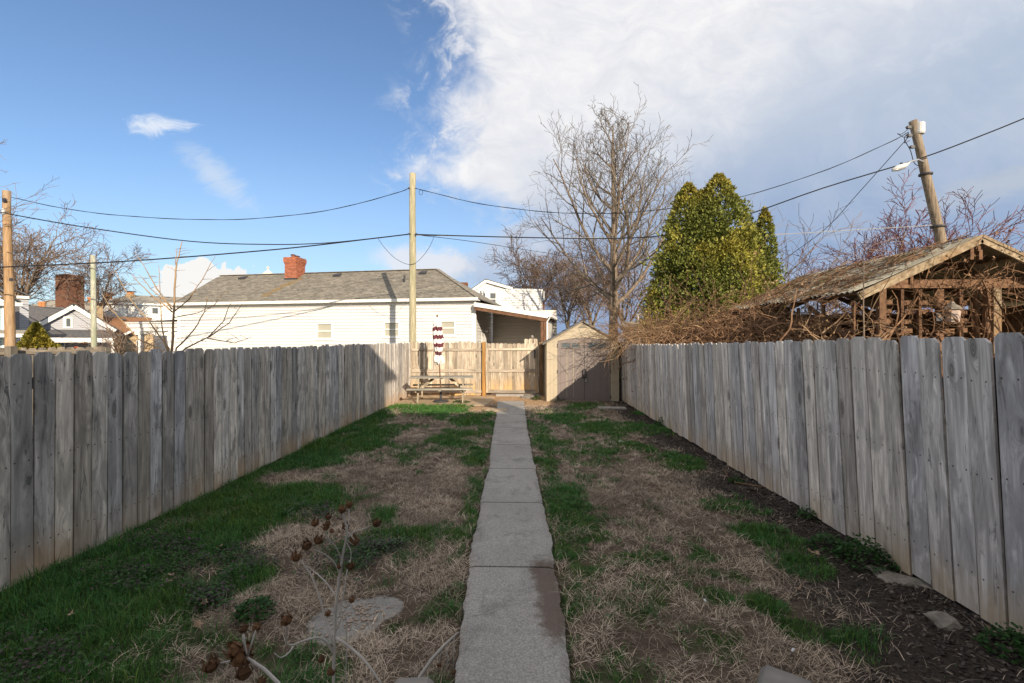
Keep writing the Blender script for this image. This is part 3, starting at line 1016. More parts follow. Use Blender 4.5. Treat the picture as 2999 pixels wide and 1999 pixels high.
# right fence: leans a little into the yard
fence_r = thing('wooden_fence', 'long grey board fence leaning over dark mulch beside the vine-covered pavilion', 'fence', (XR, 0, 0))
PRK = plank_set('fence_right', .166, 1.80, seed=40)
pitch = .1795
for ky in range(int((YB - .52) / pitch) + 1):
    y = .5 + ky * pitch + rnd.uniform(-.003, .003)
    lean = np.interp(y, [0, 7, 14], [.064, .045, .02])
    h = np.interp(y, [2.5, 5, 9, 14], [1.035, 1.02, 0.985, .965]) + rnd.uniform(-.005, .005)
    o = inst('plank', rnd.choice(PRK), fence_r, (rnd.uniform(-.004, .004), y, .03 + rnd.uniform(-.015, .015)),
             (-lean + rnd.uniform(-.004, .004), rnd.uniform(-.004, .004), R(90) + rnd.uniform(-.03, .03)), (rnd.choice((-1, 1)), 1, h))
for z in (.28, .95, 1.55):
    yy = .4
    while yy < 15.5:
        y2 = min(yy + 2.4, 15.55)
        MB().beam((.05 - z * np.interp(yy, [0, 7, 14], [.064, .045, .02]), yy, z), (.05 - z * np.interp(y2, [0, 7, 14], [.064, .045, .02]), y2, z), .04, .09).build('rail', 'rail_grey', fence_r)
        yy += 2.42
for k in range(7):
    MB().beam((.12, .45 + k * 2.42, -.3), (.12 - 1.7 * np.interp(k * 2.42, [0, 7, 14], [.064, .045, .02]), .45 + k * 2.42, 1.68), .09, .09, (0, 1, 0)).build('post', 'old_fence', fence_r)


y = 0.5 + pitch / 2
while y < YB - .1:
    inst('back_plank', BKP, fence_r, (.078, y, .0), (-np.interp(y, [0, 7, 14], [.064, .045, .02]), 0, R(90)), (1.12, 1, 1.04))
    y += pitch
# back fence: rails towards the yard
def zb(v, Y=YB):
    return EYE - (v - 784) / FPX * Y


def xb(u, Y=YB):
    return P(u, 784, Y).x


fence_b = thing('wooden_fence', 'sunlit tan board fence with rails showing behind the picnic table', 'fence', (0, YB, 0))
x0, x1 = XL - .06, xb(1109)
PBK = plank_set('fence_tan', .140, 1.83, seed=70)
x = x0 + .07
while x < x1 - .03:
    inst('plank', rnd.choice(PBK), fence_b, (x, rnd.uniform(-.003, .003), rnd.uniform(-.01, .012)), (0, rnd.uniform(-.004, .004), rnd.uniform(-.02, .02)),
         (rnd.choice((-1, 1)), 1, 1 + rnd.uniform(-.006, .006)))
    x += .1475
for va, vb in ((800, 805.5), (848, 855), (895.5, 902)):
    MB().bx(x0 + .02, x1 - .005, -.055, -.011, zb(vb), zb(va)).build('rail', 'rail_tan', fence_b)
MB().bx(xb(1108.7), xb(1116.2), -.13, -.02, -.2, zb(785)).build('post', 'post_orange', fence_b)
MB().bx(xb(1238.5), xb(1246.5), -.12, -.01, -.2, zb(785)).build('post', 'post_brown', fence_b)
x = xb(1247.5) + .06
while x < xb(1262):
    inst('plank', rnd.choice(PBK), fence_b, (x, 0.01, rnd.uniform(-.01, .012)), (0, 0, 0), (1, 1, .99))
    x += .15
for va, vb in ((800, 805.5), (848, 855), (895.5, 902)):
    MB().bx(xb(1247), xb(1264), -.045, -.003, zb(vb), zb(va)).build('rail', 'rail_tan', fence_b)

gate = thing('wooden_gate', 'tan board gate with three rails between two posts at the end of the path', 'gate', (xb(1117.2), YB - .02, 0))
gx0 = xb(1117.4)
gw = xb(1237.6) - gx0
PGK = plank_set('fence_tan', .143, 1.70, seed=90)
ng = 12
for k in range(ng):
    inst('plank', rnd.choice(PGK), gate, (gw * (k + .5) / ng, 0, .085 + rnd.uniform(-.006, .006)), (0, rnd.uniform(-.003, .003), 0),
         (rnd.choice((-1, 1)) * gw / ng / .150, 1, 1.0 + rnd.uniform(-.004, .004)))
for va, vb in ((799.5, 804.5), (847, 854), (894.5, 901.5)):
    MB().bx(.085, gw - .075, -.05, -.011, zb(vb), zb(va)).build('rail', 'rail_tan', gate)
MB().bx(.0, .082, -.05, -.011, zb(901.5), zb(799)).build('stile', 'fence_tan', gate)
MB().bx(gw - .072, gw, -.05, -.011, zb(901.5), zb(799)).build('stile', 'fence_tan', gate)
lt = MB().bx(gw - .155, gw - .105, -.062, -.051, zb(822), zb(803)).build('latch', 'dark_metal', gate)
MB().tube([(gw - .13, -.08, zb(820)), (gw - .13, -.10, zb(814)), (gw - .13, -.08, zb(806))], .008, 6).build('handle', 'dark_metal', lt)

# ------------------------------------------------------------------ storage shed
SY = 14.1
sx0, sx1 = P(1256, 784, SY).x, P(1421, 784, SY).x


def sz(v, Y=SY):
    return EYE - (v - 784) / FPX * Y


def su(u, Y=SY):
    return P(u, 784, Y).x - (sx0 + sx1) / 2


scx = (sx0 + sx1) / 2
shed = thing('storage_shed', 'taupe resin garden shed with mauve brown double doors in the corner by the grey fence', 'shed', (scx, SY, 0))
hw = (sx1 - sx0) / 2
eave, peak, dep = sz(787), sz(739), 1.42
dl, dr, dm = su(1281), su(1401.5), su(1342)
# door opening has a shallow arched head
arch = [(dl + (dr - dl) * k / 10, sz(783) + (sz(775.5) - sz(783)) * math.sin(math.pi * k / 10)) for k in range(11)]
MB().bx(-hw, dl - .006, -.02, .04, 0, eave).build('wall_panel', 'shed_wall', shed)
MB().bx(dr + .006, hw, -.02, .04, 0, eave).build('wall_panel', 'shed_wall', shed)
MB().prism([(-hw, eave + .002)] + [(dl - .006, eave + .002)] + [(x, max(z + .006, eave + .002)) for x, z in arch] + [(dr + .006, eave + .002), (hw, eave + .002), (0, peak)], -.02, .04).build('gable_panel', 'shed_wall', shed)
MB().bx(-hw, -hw + .04, .042, dep, 0, eave).build('wall_panel', 'shed_wall', shed)
MB().bx(hw - .04, hw, .042, dep, 0, eave).build('wall_panel', 'shed_wall', shed)
MB().prism([(-hw + .042, 0), (hw - .042, 0), (hw - .042, eave), (0, peak), (-hw + .042, eave)], dep - .05, dep - .002).build('wall_panel', 'shed_wall', shed)
for s in (-1, 1):
    m = MB()
    sl_ = (peak - eave) / hw
    e = .13
    m.slab([(0, -.10, peak + .045), (s * (hw + e), -.10, eave + .045 - e * sl_), (s * (hw + e), dep + .08, eave + .045 - e * sl_), (0, dep + .08, peak + .045)][::s], .04)
    rf = m.build('roof_panel', 'shed_roof', shed)
    for q in range(4):
        f = (q + 1) / 5
        xx = s * (hw + e) * f
        zz = peak + .045 + (eave - e * sl_ - peak) * f
        MB().beam((xx, -.1, zz + .006), (xx, dep + .08, zz + .006), .03, .014).build('ridge', 'shed_roof', rf)
# raised strips on the corner panels
for (a, b) in ((-hw, dl), (dr, hw)):
    for f in (.33, .66):
        MB().bx(a + (b - a) * f - .004, a + (b - a) * f + .004, -.027, -.021, .06, eave - .05).build('strip', 'shed_wall', shed)
    MB().bx(a + .02, b - .02, -.027, -.021, sz(826), sz(822)).build('strip', 'shed_wall', shed)
for k in range(3):
    w = .26 * (1 - k * .3)
    MB().box((0, -.03, sz(752) + k * .045), (w, .02, .016)).build('vent_slat', 'dark_metal', shed)
for s, a, b in ((-1, dl, dm - .008), (1, dm + .008, dr)):
    top = [(x, z) for x, z in arch if (x <= b + .001 and x >= a - .001)]
    ha = float(np.interp(a, [x for x, _ in arch], [z for _, z in arch])) - .004
    hb = float(np.interp(b, [x for x, _ in arch], [z for _, z in arch])) - .004
    inner = [(x, z - .004) for x, z in arch if a + .02 < x < b - .02]
    poly = [(a, .02), (b, .02), (b, hb)] + inner[::-1] + [(a, ha)]
    d = MB().prism(poly, -.012, .03).build('door', 'shed_door', shed)
    wz0, wz1 = sz(797.5), sz(787.5)
    c = (a + b) / 2
    for k in (-1, 1):
        wc = c + k * .15
        MB().bx(wc - .125, wc + .125, -.019, -.013, wz0, wz1).build('pane', 'glass', d)
        fr = MB()
        fr.bx(wc - .145, wc - .126, -.03, -.0125, wz0 - .02, wz1 + .02).bx(wc + .126, wc + .145, -.03, -.0125, wz0 - .02, wz1 + .02)
        fr.bx(wc - .126, wc + .126, -.03, -.0125, wz1 + .001, wz1 + .02).bx(wc - .126, wc + .126, -.03, -.0125, wz0 - .02, wz0 - .001)
        fr.build('window_frame', 'shed_door', d)
    for f in (.12, .35, .60, .86):
        xx = a + (b - a) * f
        MB().bx(xx - .006, xx + .006, -.018, -.0125, .14, sz(803)).build('groove_strip', 'shed_wall' if f in (.35, .60) and s < 0 else 'shed_door', d)
    MB().bx(a + .03, b - .03, -.018, -.0125, .10, .115).build('groove_strip', 'shed_door', d)
    xh = dm + s * .045
    MB().tube([(xh, -.02, sz(862)), (xh, -.06, sz(860)), (xh, -.06, sz(851)), (xh, -.02, sz(848))], .014, 6).build('handle', 'dark_metal', d)
    for vz in (793, 853, 911):
        xx = dl - .005 if s < 0 else dr + .005
        MB().bx(xx - .012, xx + .012, -.034, -.021, sz(vz + 4), sz(vz - 4)).build('hinge', 'dark_metal', d)
MB().bx(dm - .007, dm + .007, -.006, .0, .03, sz(777)).build('door_seam', 'dark_metal', shed)
hs = MB().bx(dm - .07, dm + .07, -.05, -.032, sz(867), sz(864)).build('hasp', 'dark_metal', shed)
MB().bx(dm + .02, dm + .065, -.07, -.05, sz(876), sz(872)).tube([(dm + .03, -.06, sz(872)), (dm + .03, -.06, sz(868)), (dm + .055, -.06, sz(868)), (dm + .055, -.06, sz(872))], .005, 5).build('padlock', 'galv', hs)

# ------------------------------------------------------------------ picnic table
tb = thing('picnic_table', 'weathered wooden picnic table with attached benches on the sandy pad', 'table', (-2.55, 13.98, 0.02), R(6))
L = 1.92
for k in range(5):
    MB().box((0, -.29 + k * .145, .735), (L + rnd.uniform(-.02, .02), .138, .038)).build('tabletop_board', 'table_wood', tb)
for yy in (-.68, .68):
    for k in (-1, 1):
        MB().box((0, yy + k * .066, .43), (L, .126, .038)).build('bench_board', 'table_wood', tb)
for xx in (-.66, .66):
    for s in (-1, 1):
        MB().beam((xx, s * .30, .712), (xx, s * .60, 0), .04, .085, (0, 1, 0)).build('leg', 'table_leg', tb)
    MB().box((xx - .044, 0, .375), (.04, 1.42, .085)).build('bench_support', 'table_leg', tb)
    MB().box((xx - .044, 0, .668), (.04, .66, .085)).build('top_support', 'table_leg', tb)
    MB().beam((xx * .97, 0, .37), (xx * .38, 0, .70), .085, .04, (0, 1, 0)).build('brace', 'table_leg', tb)
MB().box((0, 0, .70), (.085, .62, .03)).build('center_batten', 'table_wood', tb)
MB().box((0, -.68, .395), (.085, .22, .03)).build('center_batten', 'table_wood', tb)

# ------------------------------------------------------------------ closed umbrella standing through the table
ub = thing('patio_umbrella', 'closed maroon and white striped patio umbrella standing at the picnic table', 'umbrella', (-2.53, 13.72, 0.02))
MB().lathe([(.0, 0), (.24, 0), (.24, .03), (.20, .055), (.04, .07), (.03, .35), (.028, .36)], 20).build('base', 'dark_metal', ub, True)
lean = Vector((-.11, .02, 2.58))
MB().tube([(0, 0, .3), lean * .47, lean], .02, 8).build('pole', 'brown_timber', ub, True)
vs, fs = [], []
zs = np.linspace(0, 1.42, 40)
for i, z in enumerate(zs):
    base = np.interp(z, [0, .04, .12, .22, .30, .42, .7, 1.1, 1.32, 1.42], [.03, .12, .125, .11, .066, .10, .125, .115, .085, .03])
    for k in range(48):
        a = 2 * math.pi * k / 48
        fold = 1 + .30 * math.cos(a * 8 + 1.2 * math.sin(z * 5)) + .10 * math.cos(a * 3 + z * 9)
        r = base * fold * (1 + rnd.uniform(-.03, .03))
        zz = z - .035 * math.cos(a * 4) * (1 if z < .1 else .3)
        vs.append((r * math.cos(a), r * math.sin(a), zz))
for i in range(len(zs) - 1):
    for k in range(48):
        a, b = i * 48 + k, i * 48 + (k + 1) % 48
        fs.append((a, b, b + 48, a + 48))
fs.append(tuple(range((len(zs) - 1) * 48, len(zs) * 48)))
cn = MB().add(vs, fs).build('canopy', 'umbrella', ub, True)
cn.location = (-.05, .0, 1.15)
cn.rotation_euler = (0, R(-2.4), 0)
MB().lathe([(.072, .28), (.082, .30), (.072, .32)], 20).build('tie_strap', 'dark_metal', cn, True)
MB().lathe([(.03, 1.41), (.028, 1.46), (.012, 1.50)], 10).build('finial', 'brown_timber', cn, True)

# ------------------------------------------------------------------ handrail ends of the steps the view is taken from
for (u, D, va, ang, w, lab) in ((950, .95, 1556, R(6), .085, 'grey handrail end of the steps on the dried plant side of the path'),
                                (1812, .93, 1545, R(-35), .10, 'weathered handrail end of the steps on the mulch side of the path')):
    p = P(u, va, D)
    hr = thing('stair_railing', lab, 'railing', (p.x, p.y, 0), ang, 'step handrails')
    m = MB()
    m.prism([(-w / 2, 0), (w / 2, 0), (w / 2, .026), (w / 2 - .012, .038), (-w / 2 + .012, .038), (-w / 2, .026)], -.9, 0)
    hd = m.build('handrail', 'deck_wood', hr)
    hd.location = (0, 0, p.z - .038)
    MB().bx(-.043, .043, -.16, -.07, -.1, p.z - .042).build('post', 'table_leg', hr)


# ------------------------------------------------------------------ house helpers (local frame: x along the wall, y away, z up)
class Frame:
    def __init__(s, a, b):
        """a, b: ground points of the facing wall's left and right corners"""
        s.o = Vector((a.x, a.y, 0))
        d = b - a
        s.len = math.hypot(d.x, d.y)
        s.rz = math.atan2(d.y, d.x)
        s.ex = Vector((math.cos(s.rz), math.sin(s.rz), 0))
        s.ey = Vector((-math.sin(s.rz), math.cos(s.rz), 0))

    def hit(s, u, v, y=0.0):
        """local x, z where the sight line meets the plane local y = const"""
        q = P(u, v, 1.0) - Vector((0, 0, EYE))
        o = Vector((0, 0, EYE)) - s.o - s.ey * y
        t = -o.dot(s.ey) / q.dot(s.ey)
        p = o + q * t
        return p.dot(s.ex), p.z

    def x(s, u, y=0.0):
        return s.hit(u, 784, y)[0]

    def z(s, u, v, y=0.0):
        return s.hit(u, v, y)[1]


def siding(parent, x0, x1, z0, z1, y, course, mat, holes=(), depth=.05, top=None, lip=.085, axis='x', name='siding_board'):
    """lapped boards, each its own part; holes = (x0,x1,z0,z1); top(x) limits gables"""
    n = max(1, int(round((z1 - z0) / course)))
    c = (z1 - z0) / n
    gap = course * lip
    for k in range(n):
        a, b = z0 + k * c, z0 + (k + 1) * c
        spans = [(x0, x1)]
        if top is not None:
            # clip to the gable: keep the part of the span where the gable is above the board's middle
            xs = np.linspace(x0, x1, 161)
            ok = [q for q in xs if top(q) >= b - c * .15]
            if not ok:
                continue
            spans = [(min(ok), max(ok))]
        for hx0, hx1, hz0, hz1 in holes:
            if b > hz0 + .01 and a < hz1 - .01:
                ns = []
                for p, q in spans:
                    if hx1 <= p or hx0 >= q:
                        ns.append((p, q))
                    else:
                        if hx0 > p:
                            ns.append((p, hx0))
                        if hx1 < q:
                            ns.append((hx1, q))
                spans = ns
        pieces = [(p, q, a, b) for p, q in spans]
        for hx0, hx1, hz0, hz1 in holes:
            if a < hz0 < b and hz0 - a > .012:
                pieces.append((hx0, hx1, a, hz0 + gap))
            if a < hz1 < b and b - hz1 > .012:
                pieces.append((hx0, hx1, hz1, b))
        for p, q, za, zb_ in pieces:
            m = MB()
            prof = [(y - .024, za), (y - .006, zb_ - gap), (y + depth, zb_ - gap), (y + depth, za)]
            if axis == 'x':
                vs = [(p, yy, zz) for yy, zz in prof] + [(q, yy, zz) for yy, zz in prof]
            else:
                vs = [(-(yy), p, zz) for yy, zz in prof] + [(-(yy), q, zz) for yy, zz in prof]
            m.add(vs, [(0, 1, 2, 3), (7, 6, 5, 4), (0, 4, 5, 1), (1, 5, 6, 2), (2, 6, 7, 3), (3, 7, 4, 0)])
            m.build(name, mat, parent)


def window(parent, x0, x1, z0, z1, y, trim='white_trim', pane='blind', glass=True, w=.07):
    f = MB()
    f.bx(x0, x0 + w, y - .035, y + .06, z0, z1).bx(x1 - w, x1, y - .035, y + .06, z0, z1)
    f.bx(x0 + w, x1 - w, y - .035, y + .06, z1 - w, z1).bx(x0 + w, x1 - w, y - .035, y + .06, z0, z0 + w)
    win = f.build('window', trim, parent)
    MB().bx(x0 - .03, x1 + .03, y - .06, y - .0, z0 - .045, z0 - .002).build('sill', trim, win)
    zm = (z0 + z1) / 2
    MB().bx(x0 + w, x1 - w, y - .02, y + .03, zm - .025, zm + .025).build('meeting_rail', trim, win)
    for a, b, dy in ((z0 + w, zm - .025, .012), (zm + .025, z1 - w, .022)):
        MB().bx(x0 + w + .001, x1 - w - .001, y + dy, y + dy + .015, a, b).build('pane', pane, win)
    return win


def brick_chimney(parent, cx, cy, w, d, z0, z1, mat, bw=.2, bh=.075, flue=True, corbel=True, join=False):
    core = MB().bx(cx - w / 2 + .015, cx + w / 2 - .015, cy - d / 2 + .015, cy + d / 2 - .015, z0, z1 - .02).build('chimney', 'mortar', parent)
    n = int((z1 - z0) / bh)
    g = .012
    allb = MB()
    for k in range(n):
        a = z0 + k * bh
        out = 0
        if corbel and k >= n - 5:
            out = (.02, .04, .06, .06, .045)[k - (n - 5)]
        ww, dd = w + 2 * out, d + 2 * out
        for face in range(4):
            ln = ww if face in (0, 2) else dd - .19
            nb = max(1, int(round(ln / bw)))
            bl = ln / nb
            off = (k % 2) * .5
            e = []
            xs = [-ln / 2] + [-ln / 2 + bl * (i + off) for i in range(nb + 1) if -ln / 2 + .03 < -ln / 2 + bl * (i + off) < ln / 2 - .03] + [ln / 2]
            for i in range(len(xs) - 1):
                p, q = xs[i] + g / 2, xs[i + 1] - g / 2
                t = .09
                if face == 0:
                    bx_ = (cx + p, cx + q, cy - dd / 2, cy - dd / 2 + t)
                elif face == 2:
                    bx_ = (cx + p, cx + q, cy + dd / 2 - t, cy + dd / 2)
                elif face == 1:
                    bx_ = (cx + ww / 2 - t, cx + ww / 2, cy + p, cy + q)
                else:
                    bx_ = (cx - ww / 2, cx - ww / 2 + t, cy + p, cy + q)
                if join:
                    allb.bx(*bx_, a + g / 2, a + bh - g / 2)
                else:
                    MB().bx(*bx_, a + g / 2, a + bh - g / 2).build('brick', mat, core)
    if join:
        tag(allb.build('brickwork', mat, core), kind='stuff')


# ------------------------------------------------------------------ long white house across the alley
F1 = Frame(G(412, 24.25), G(1089, 21.3))
H1 = thing('white_house', 'long white lap-sided house with grey hipped shingle roof and brick chimney behind the pole', 'house', F1.o, F1.rz)
W1 = F1.len
ev = F1.z(1080, 690)
dep1 = 5.6
wins = []
for (ua, ub_, va, vb) in ((727, 765, 741, 779), (881.5, 919, 738, 774.5), (1010, 1047, 735, 771)):
    wins.append((F1.x(ua), F1.x(ub_), F1.z((ua + ub_) / 2, vb), F1.z((ua + ub_) / 2, va)))
siding(H1, .10, W1 - .10, 0.0, ev - .18, 0, .158, 'white_siding', wins)
MB().bx(.1, W1 - .1, .055, .10, 0, ev - .05).build('wall_core', 'white_siding', H1)
MB().bx(W1 - .10, W1 - .056, .11, dep1 - .1, 0, ev - .05).build('wall_core', 'white_siding', H1)
siding(H1, .10, dep1 - .10, 0.0, ev - .18, -W1, .158, 'white_siding', axis='y')
siding(H1, .10, dep1 - .10, 0.0, ev - .18, -.05, .158, 'white_siding', axis='y')
for w_ in wins:
    window(H1, *w_, 0)
for xx in (0, W1):
    MB().bx(xx - .10, xx + .10, -.03, .10, 0, ev - .18).build('corner_board', 'white_trim', H1)
MB().bx(-.1, W1 + .1, -.05, .05, ev - .18, ev - .02).build('frieze_board', 'white_trim', H1)
MB().bx(.06, W1 - .06, dep1 - .05, dep1, 0, ev).build('back_wall', 'white_siding', H1)
ov = .28
# box gutter along the eave, shingled planes above
MB().bx(-.12, W1 + ov, -ov - .10, -ov, ev - .02, ev + .11).build('gutter', 'white_trim', H1)
MB().bx(-.12, W1 + ov, -ov, 0.05, ev - .02, ev + .02).build('soffit', 'white_trim', H1)
rise = F1.z(985, 619, dep1 / 2) - ev - .1
hy = dep1 / 2
rx1 = W1 + ov - hy - ov          # hip end on the right, gable on the left
rz = ev + .10
m = MB()
A, B = Vector((-.15, -ov, rz)), Vector((W1 + ov, -ov, rz))
Cc, D_ = Vector((W1 + ov, dep1 + ov, rz)), Vector((-.15, dep1 + ov, rz))
E1, E2 = Vector((-.15 + .05, hy, rz + rise)), Vector((rx1, hy, rz + rise))
m.slab([A, B, E2, E1], .05)
m.slab([B, Cc, E2], .05)
m.slab([Cc, D_, E1, E2], .05)
roof1 = m.build('roof', 'shingle', H1)
gm = MB()
gm.add([(-.02, .02, ev), (-.02, dep1 - .02, ev), (-.02, hy, rz + rise - .06)], [(0, 1, 2)])
gm.build('gable_wall', 'white_siding', H1)
# shingle tabs of the visible slope: courses of separate tabs, staggered
slope_v = (E1 - A)
slope_len = math.hypot(hy + ov, rise)
nrow = int(slope_len / .19)
tabs = [MB() for _ in range(3)]
stain = MB()
rr = random.Random(5)
nrm = Vector((0, -rise, hy + ov)).normalized()
up = Vector((0, hy + ov, rise)).normalized()
ch_u = F1.x(688, hy * .72)
for r_ in range(nrow):
    f0 = r_ * .19 / slope_len
    xe = (W1 + ov) - (W1 + ov - rx1) * f0
    x = -.15 - (r_ % 2) * .15
    while x < xe - .03:
        w_ = .30
        a_, b_ = max(x, -.15), min(x + w_ - .012, xe)
        if b_ - a_ > .03:
            base = Vector((0, -ov, rz)) + up * (r_ * .19 - .02)
            lift = .012 + rr.uniform(0, .006)
            p0, p1 = base + nrm * lift, base + up * .205 + nrm * .006
            q = [Vector((a_, p0.y, p0.z)), Vector((b_, p0.y, p0.z)), Vector((b_, p1.y, p1.z)), Vector((a_, p1.y, p1.z))]
            # rusty run-off below the chimney
            tgt = stain if abs((a_ + b_) / 2 - (ch_u - .35 - (1 - f0) * 1.15 + .5)) < .20 and .12 < f0 < .80 else tabs[rr.randrange(3)]
            tgt.slab(q, .008)
        x += w_
for k, tb_ in enumerate(tabs):
    tag(tb_.build('shingles', 'shingle', roof1), kind='stuff')
if stain.v:
    tag(stain.build('shingles', 'shingle_stain', roof1), 'rust stained strip of shingles below the chimney', kind='stuff')
MB().beam(E1 + Vector((0, 0, .02)), E2 + Vector((0, 0, .02)), .22, .03).build('ridge_cap', 'shingle', roof1)
MB().beam(E2 + Vector((0, 0, .02)), B + Vector((0, 0, .02)), .22, .03).build('hip_cap', 'shingle', roof1)


def roof1_z(y):
    return rz + rise * (y + ov) / (hy + ov)


yc = hy - .35
cxm = F1.x(678, yc)
MB().bx(cxm - .40, cxm + .40, yc - .42, yc + .42, roof1_z(yc - .4) - .1, roof1_z(yc - .40) + .10).build('flashing', 'dark_metal', roof1)
zt = F1.z(678, 589, yc - .3)
brick_chimney(H1, cxm, yc, .74, .78, roof1_z(yc - .4) - .05, zt, 'brick_red', .2, .078)
for dx_, hh in ((-.12, .22), (.15, .13)):
    MB().lathe([(.10, zt - .03), (.10, zt + hh - .08)], 10, (cxm + dx_, yc, 0)).lathe([(.17, zt + hh - .07), (.02, zt + hh)], 10, (cxm + dx_, yc, 0)).build('flue_cap', 'rust_metal', H1)
for (u_, v_) in ((558, 634), (775, 628), (972, 622)):
    yv = hy - .45
    xv = F1.x(u_, yv)
    m = MB()
    m.slab([(xv - .20, yv - .16, roof1_z(yv - .16) + .13), (xv + .20, yv - .16, roof1_z(yv - .16) + .13), (xv + .16, yv + .22, roof1_z(yv + .22) + .05), (xv - .16, yv + .22, roof1_z(yv + .22) + .05)], .12)
    m.build('roof_vent', 'dark_metal', roof1)
xv = F1.x(932, hy * .55)
MB().tube([(xv, hy * .5, roof1_z(hy * .5) - .05), (xv, hy * .5, roof1_z(hy * .5) + .36)], .045, 8).build('vent_pipe', 'dark_metal', roof1)
# gutter return on the gable end
MB().bx(-.75, -.13, -ov - .10, -.1, ev - .02, ev + .11).bx(-.70, -.13, -ov - .02, -.1, ev - .22, ev - .02).build('eave_return', 'white_trim', H1)

# ---- side porch with a lean-to roof at the right end
px1 = F1.x(1255, 0.2)
ztl, ztr = F1.z(1095, 697, -.1), F1.z(1262, 724, -.1)
pd = 3.6
pr = MB()
pr.slab([(W1 + .12, -.35, ztl + .05), (px1 + .18, -.35, ztr + .05), (px1 + .18, pd, ztr + .05), (W1 + .12, pd, ztl + .05)], .05)
porch = pr.build('porch_roof', 'white_metal', H1)
MB().beam((W1 + .10, -.37, ztl - .06), (px1 + .15, -.37, ztr - .06), .03, .17).build('fascia', 'white_trim', porch)
MB().beam((W1 + .10, -.30, ztl - .22), (px1 + .10, -.30, ztr - .22), .09, .16).build('beam', 'porch_timber', porch)
pc = MB()
pc.slab([(W1 + .12, -.25, ztl - .12), (px1 + .1, -.25, ztr - .12), (px1 + .1, pd - .05, ztr - .12), (W1 + .12, pd - .05, ztl - .12)], .03)
pc.build('ceiling', 'porch_timber', porch)
MB().bx(px1 + .16, px1 + .30, -.40, pd, ztr - .08, ztr + .05).build('gutter', 'white_trim', porch)
MB().bx(px1 - .19, px1 - .06, -.32, -.18, 0, ztr - .29).build('post', 'porch_timber', H1)
MB().bx(px1 - .04, px1 + .09, -.32, -.18, 0, ztr - .29).build('post', 'porch_timber', H1)
siding(H1, W1 + .1, px1 + .2, 0, ztl - .2, pd - .12, .17, 'porch_siding', lip=.16)
MB().bx(W1 + .1, px1 + .2, pd - .065, pd - .02, 0, ztl - .1).build('wall_core', 'porch_siding', H1)
MB().bx(px1 - .05, px1 + .0, -.17, pd - .13, 0, ztr - .16).build('added_sun_blocker', 'porch_siding', H1)  # added panel that keeps sun off the right part of the porch wall
MB().bx(W1 + .055, W1 + .085, 1.2, 2.1, .2, 2.25).build('side_door', 'white_trim', H1)
lamp = MB().lathe([(.02, 2.38), (.07, 2.36), (.06, 2.30), (.02, 2.26)], 10, (W1 + .35, 1.0, 0)).tube([(W1 + .1, 1.0, 2.34), (W1 + .25, 1.0, 2.36)], .02, 6).build('porch_lamp', 'dark_metal', H1)
MB().tube([(px1 + .23, -.36, ztr - .1), (px1 + .1, -.34, ztr - .3), (px1 + .1, -.34, 0)], .035, 8).build('downspout', 'white_trim', H1)

# ---- front portico with fluted columns at the left end
po = Vector((-2.3, .6, 0))
pz = F1.z(340, 742)
xpl = F1.x(303, .5)
m = MB()
m.bx(xpl, -.05, .2, 2.6, pz - .22, pz).bx(xpl + .12, -.05, .3, 2.5, pz - .42, pz - .22).bx(xpl - .08, -.05, .12, 2.7, pz, pz + .08)
m.build('portico_beam', 'white_trim', H1)
m = MB()
m.slab([(xpl - .05, .15, pz + .085), (-.05, .15, pz + .20), (-.05, 2.65, pz + .20), (xpl - .05, 2.65, pz + .085)], .03)
m.build('portico_roof', 'shingle_dark', H1)
for yy in (.42, 2.3):
    xc = F1.x(325, yy)
    col = MB()
    n = 40
    prof = [(.17, 0), (.17, .1), (.145, .12), (.142, 1.0), (.128, pz - .62), (.14, pz - .60)]
    vs = []
    for r0, z in prof:
        for k in range(n):
            fl = .90 if k % 2 and .11 < z < pz - .61 else 1.0
            a = 2 * math.pi * k / n
            vs.append((xc + r0 * fl * math.cos(a), yy + r0 * fl * math.sin(a), z))
    fs = [(i * n + k, i * n + (k + 1) % n, (i + 1) * n + (k + 1) % n, (i + 1) * n + k) for i in range(len(prof) - 1) for k in range(n)]
    col.add(vs, fs)
    cob = col.build('column', 'white_trim', H1)
    cp = MB().bx(xc - .22, xc + .22, yy - .20, yy + .20, pz - .47, pz - .42)
    for s in (-1, 1):
        cp.tube([(xc + s * .19, yy - .19, pz - .53), (xc + s * .19, yy + .19, pz - .53)], .065, 12)
    cp.bx(xc - .17, xc + .17, yy - .16, yy + .16, pz - .60, pz - .47)
    cp.build('capital', 'white_trim', cob)
MB().bx(F1.x(391, .3), F1.x(397, .3), .18, .34, 0, pz - .42).build('pilaster', 'white_trim', H1)

# ------------------------------------------------------------------ taller white house behind
F2 = Frame(G(1070, 30), G(1246, 30.7))
H2 = thing('white_house', 'taller white house with a gable and flat parapet rising behind the porch roof', 'house', F2.o, F2.rz)
W2 = F2.len
zg, zp = F2.z(1115, 649), F2.z(1200, 664)
xg0, xg1 = F2.x(1075), F2.x(1172)
xpk = F2.x(1116)
zev = F2.z(1076, 676)


def gab2(x):
    return zev + (zg - zev) * (1 - abs(x - xpk) / (xpk - xg0)) if x < xg1 else zp


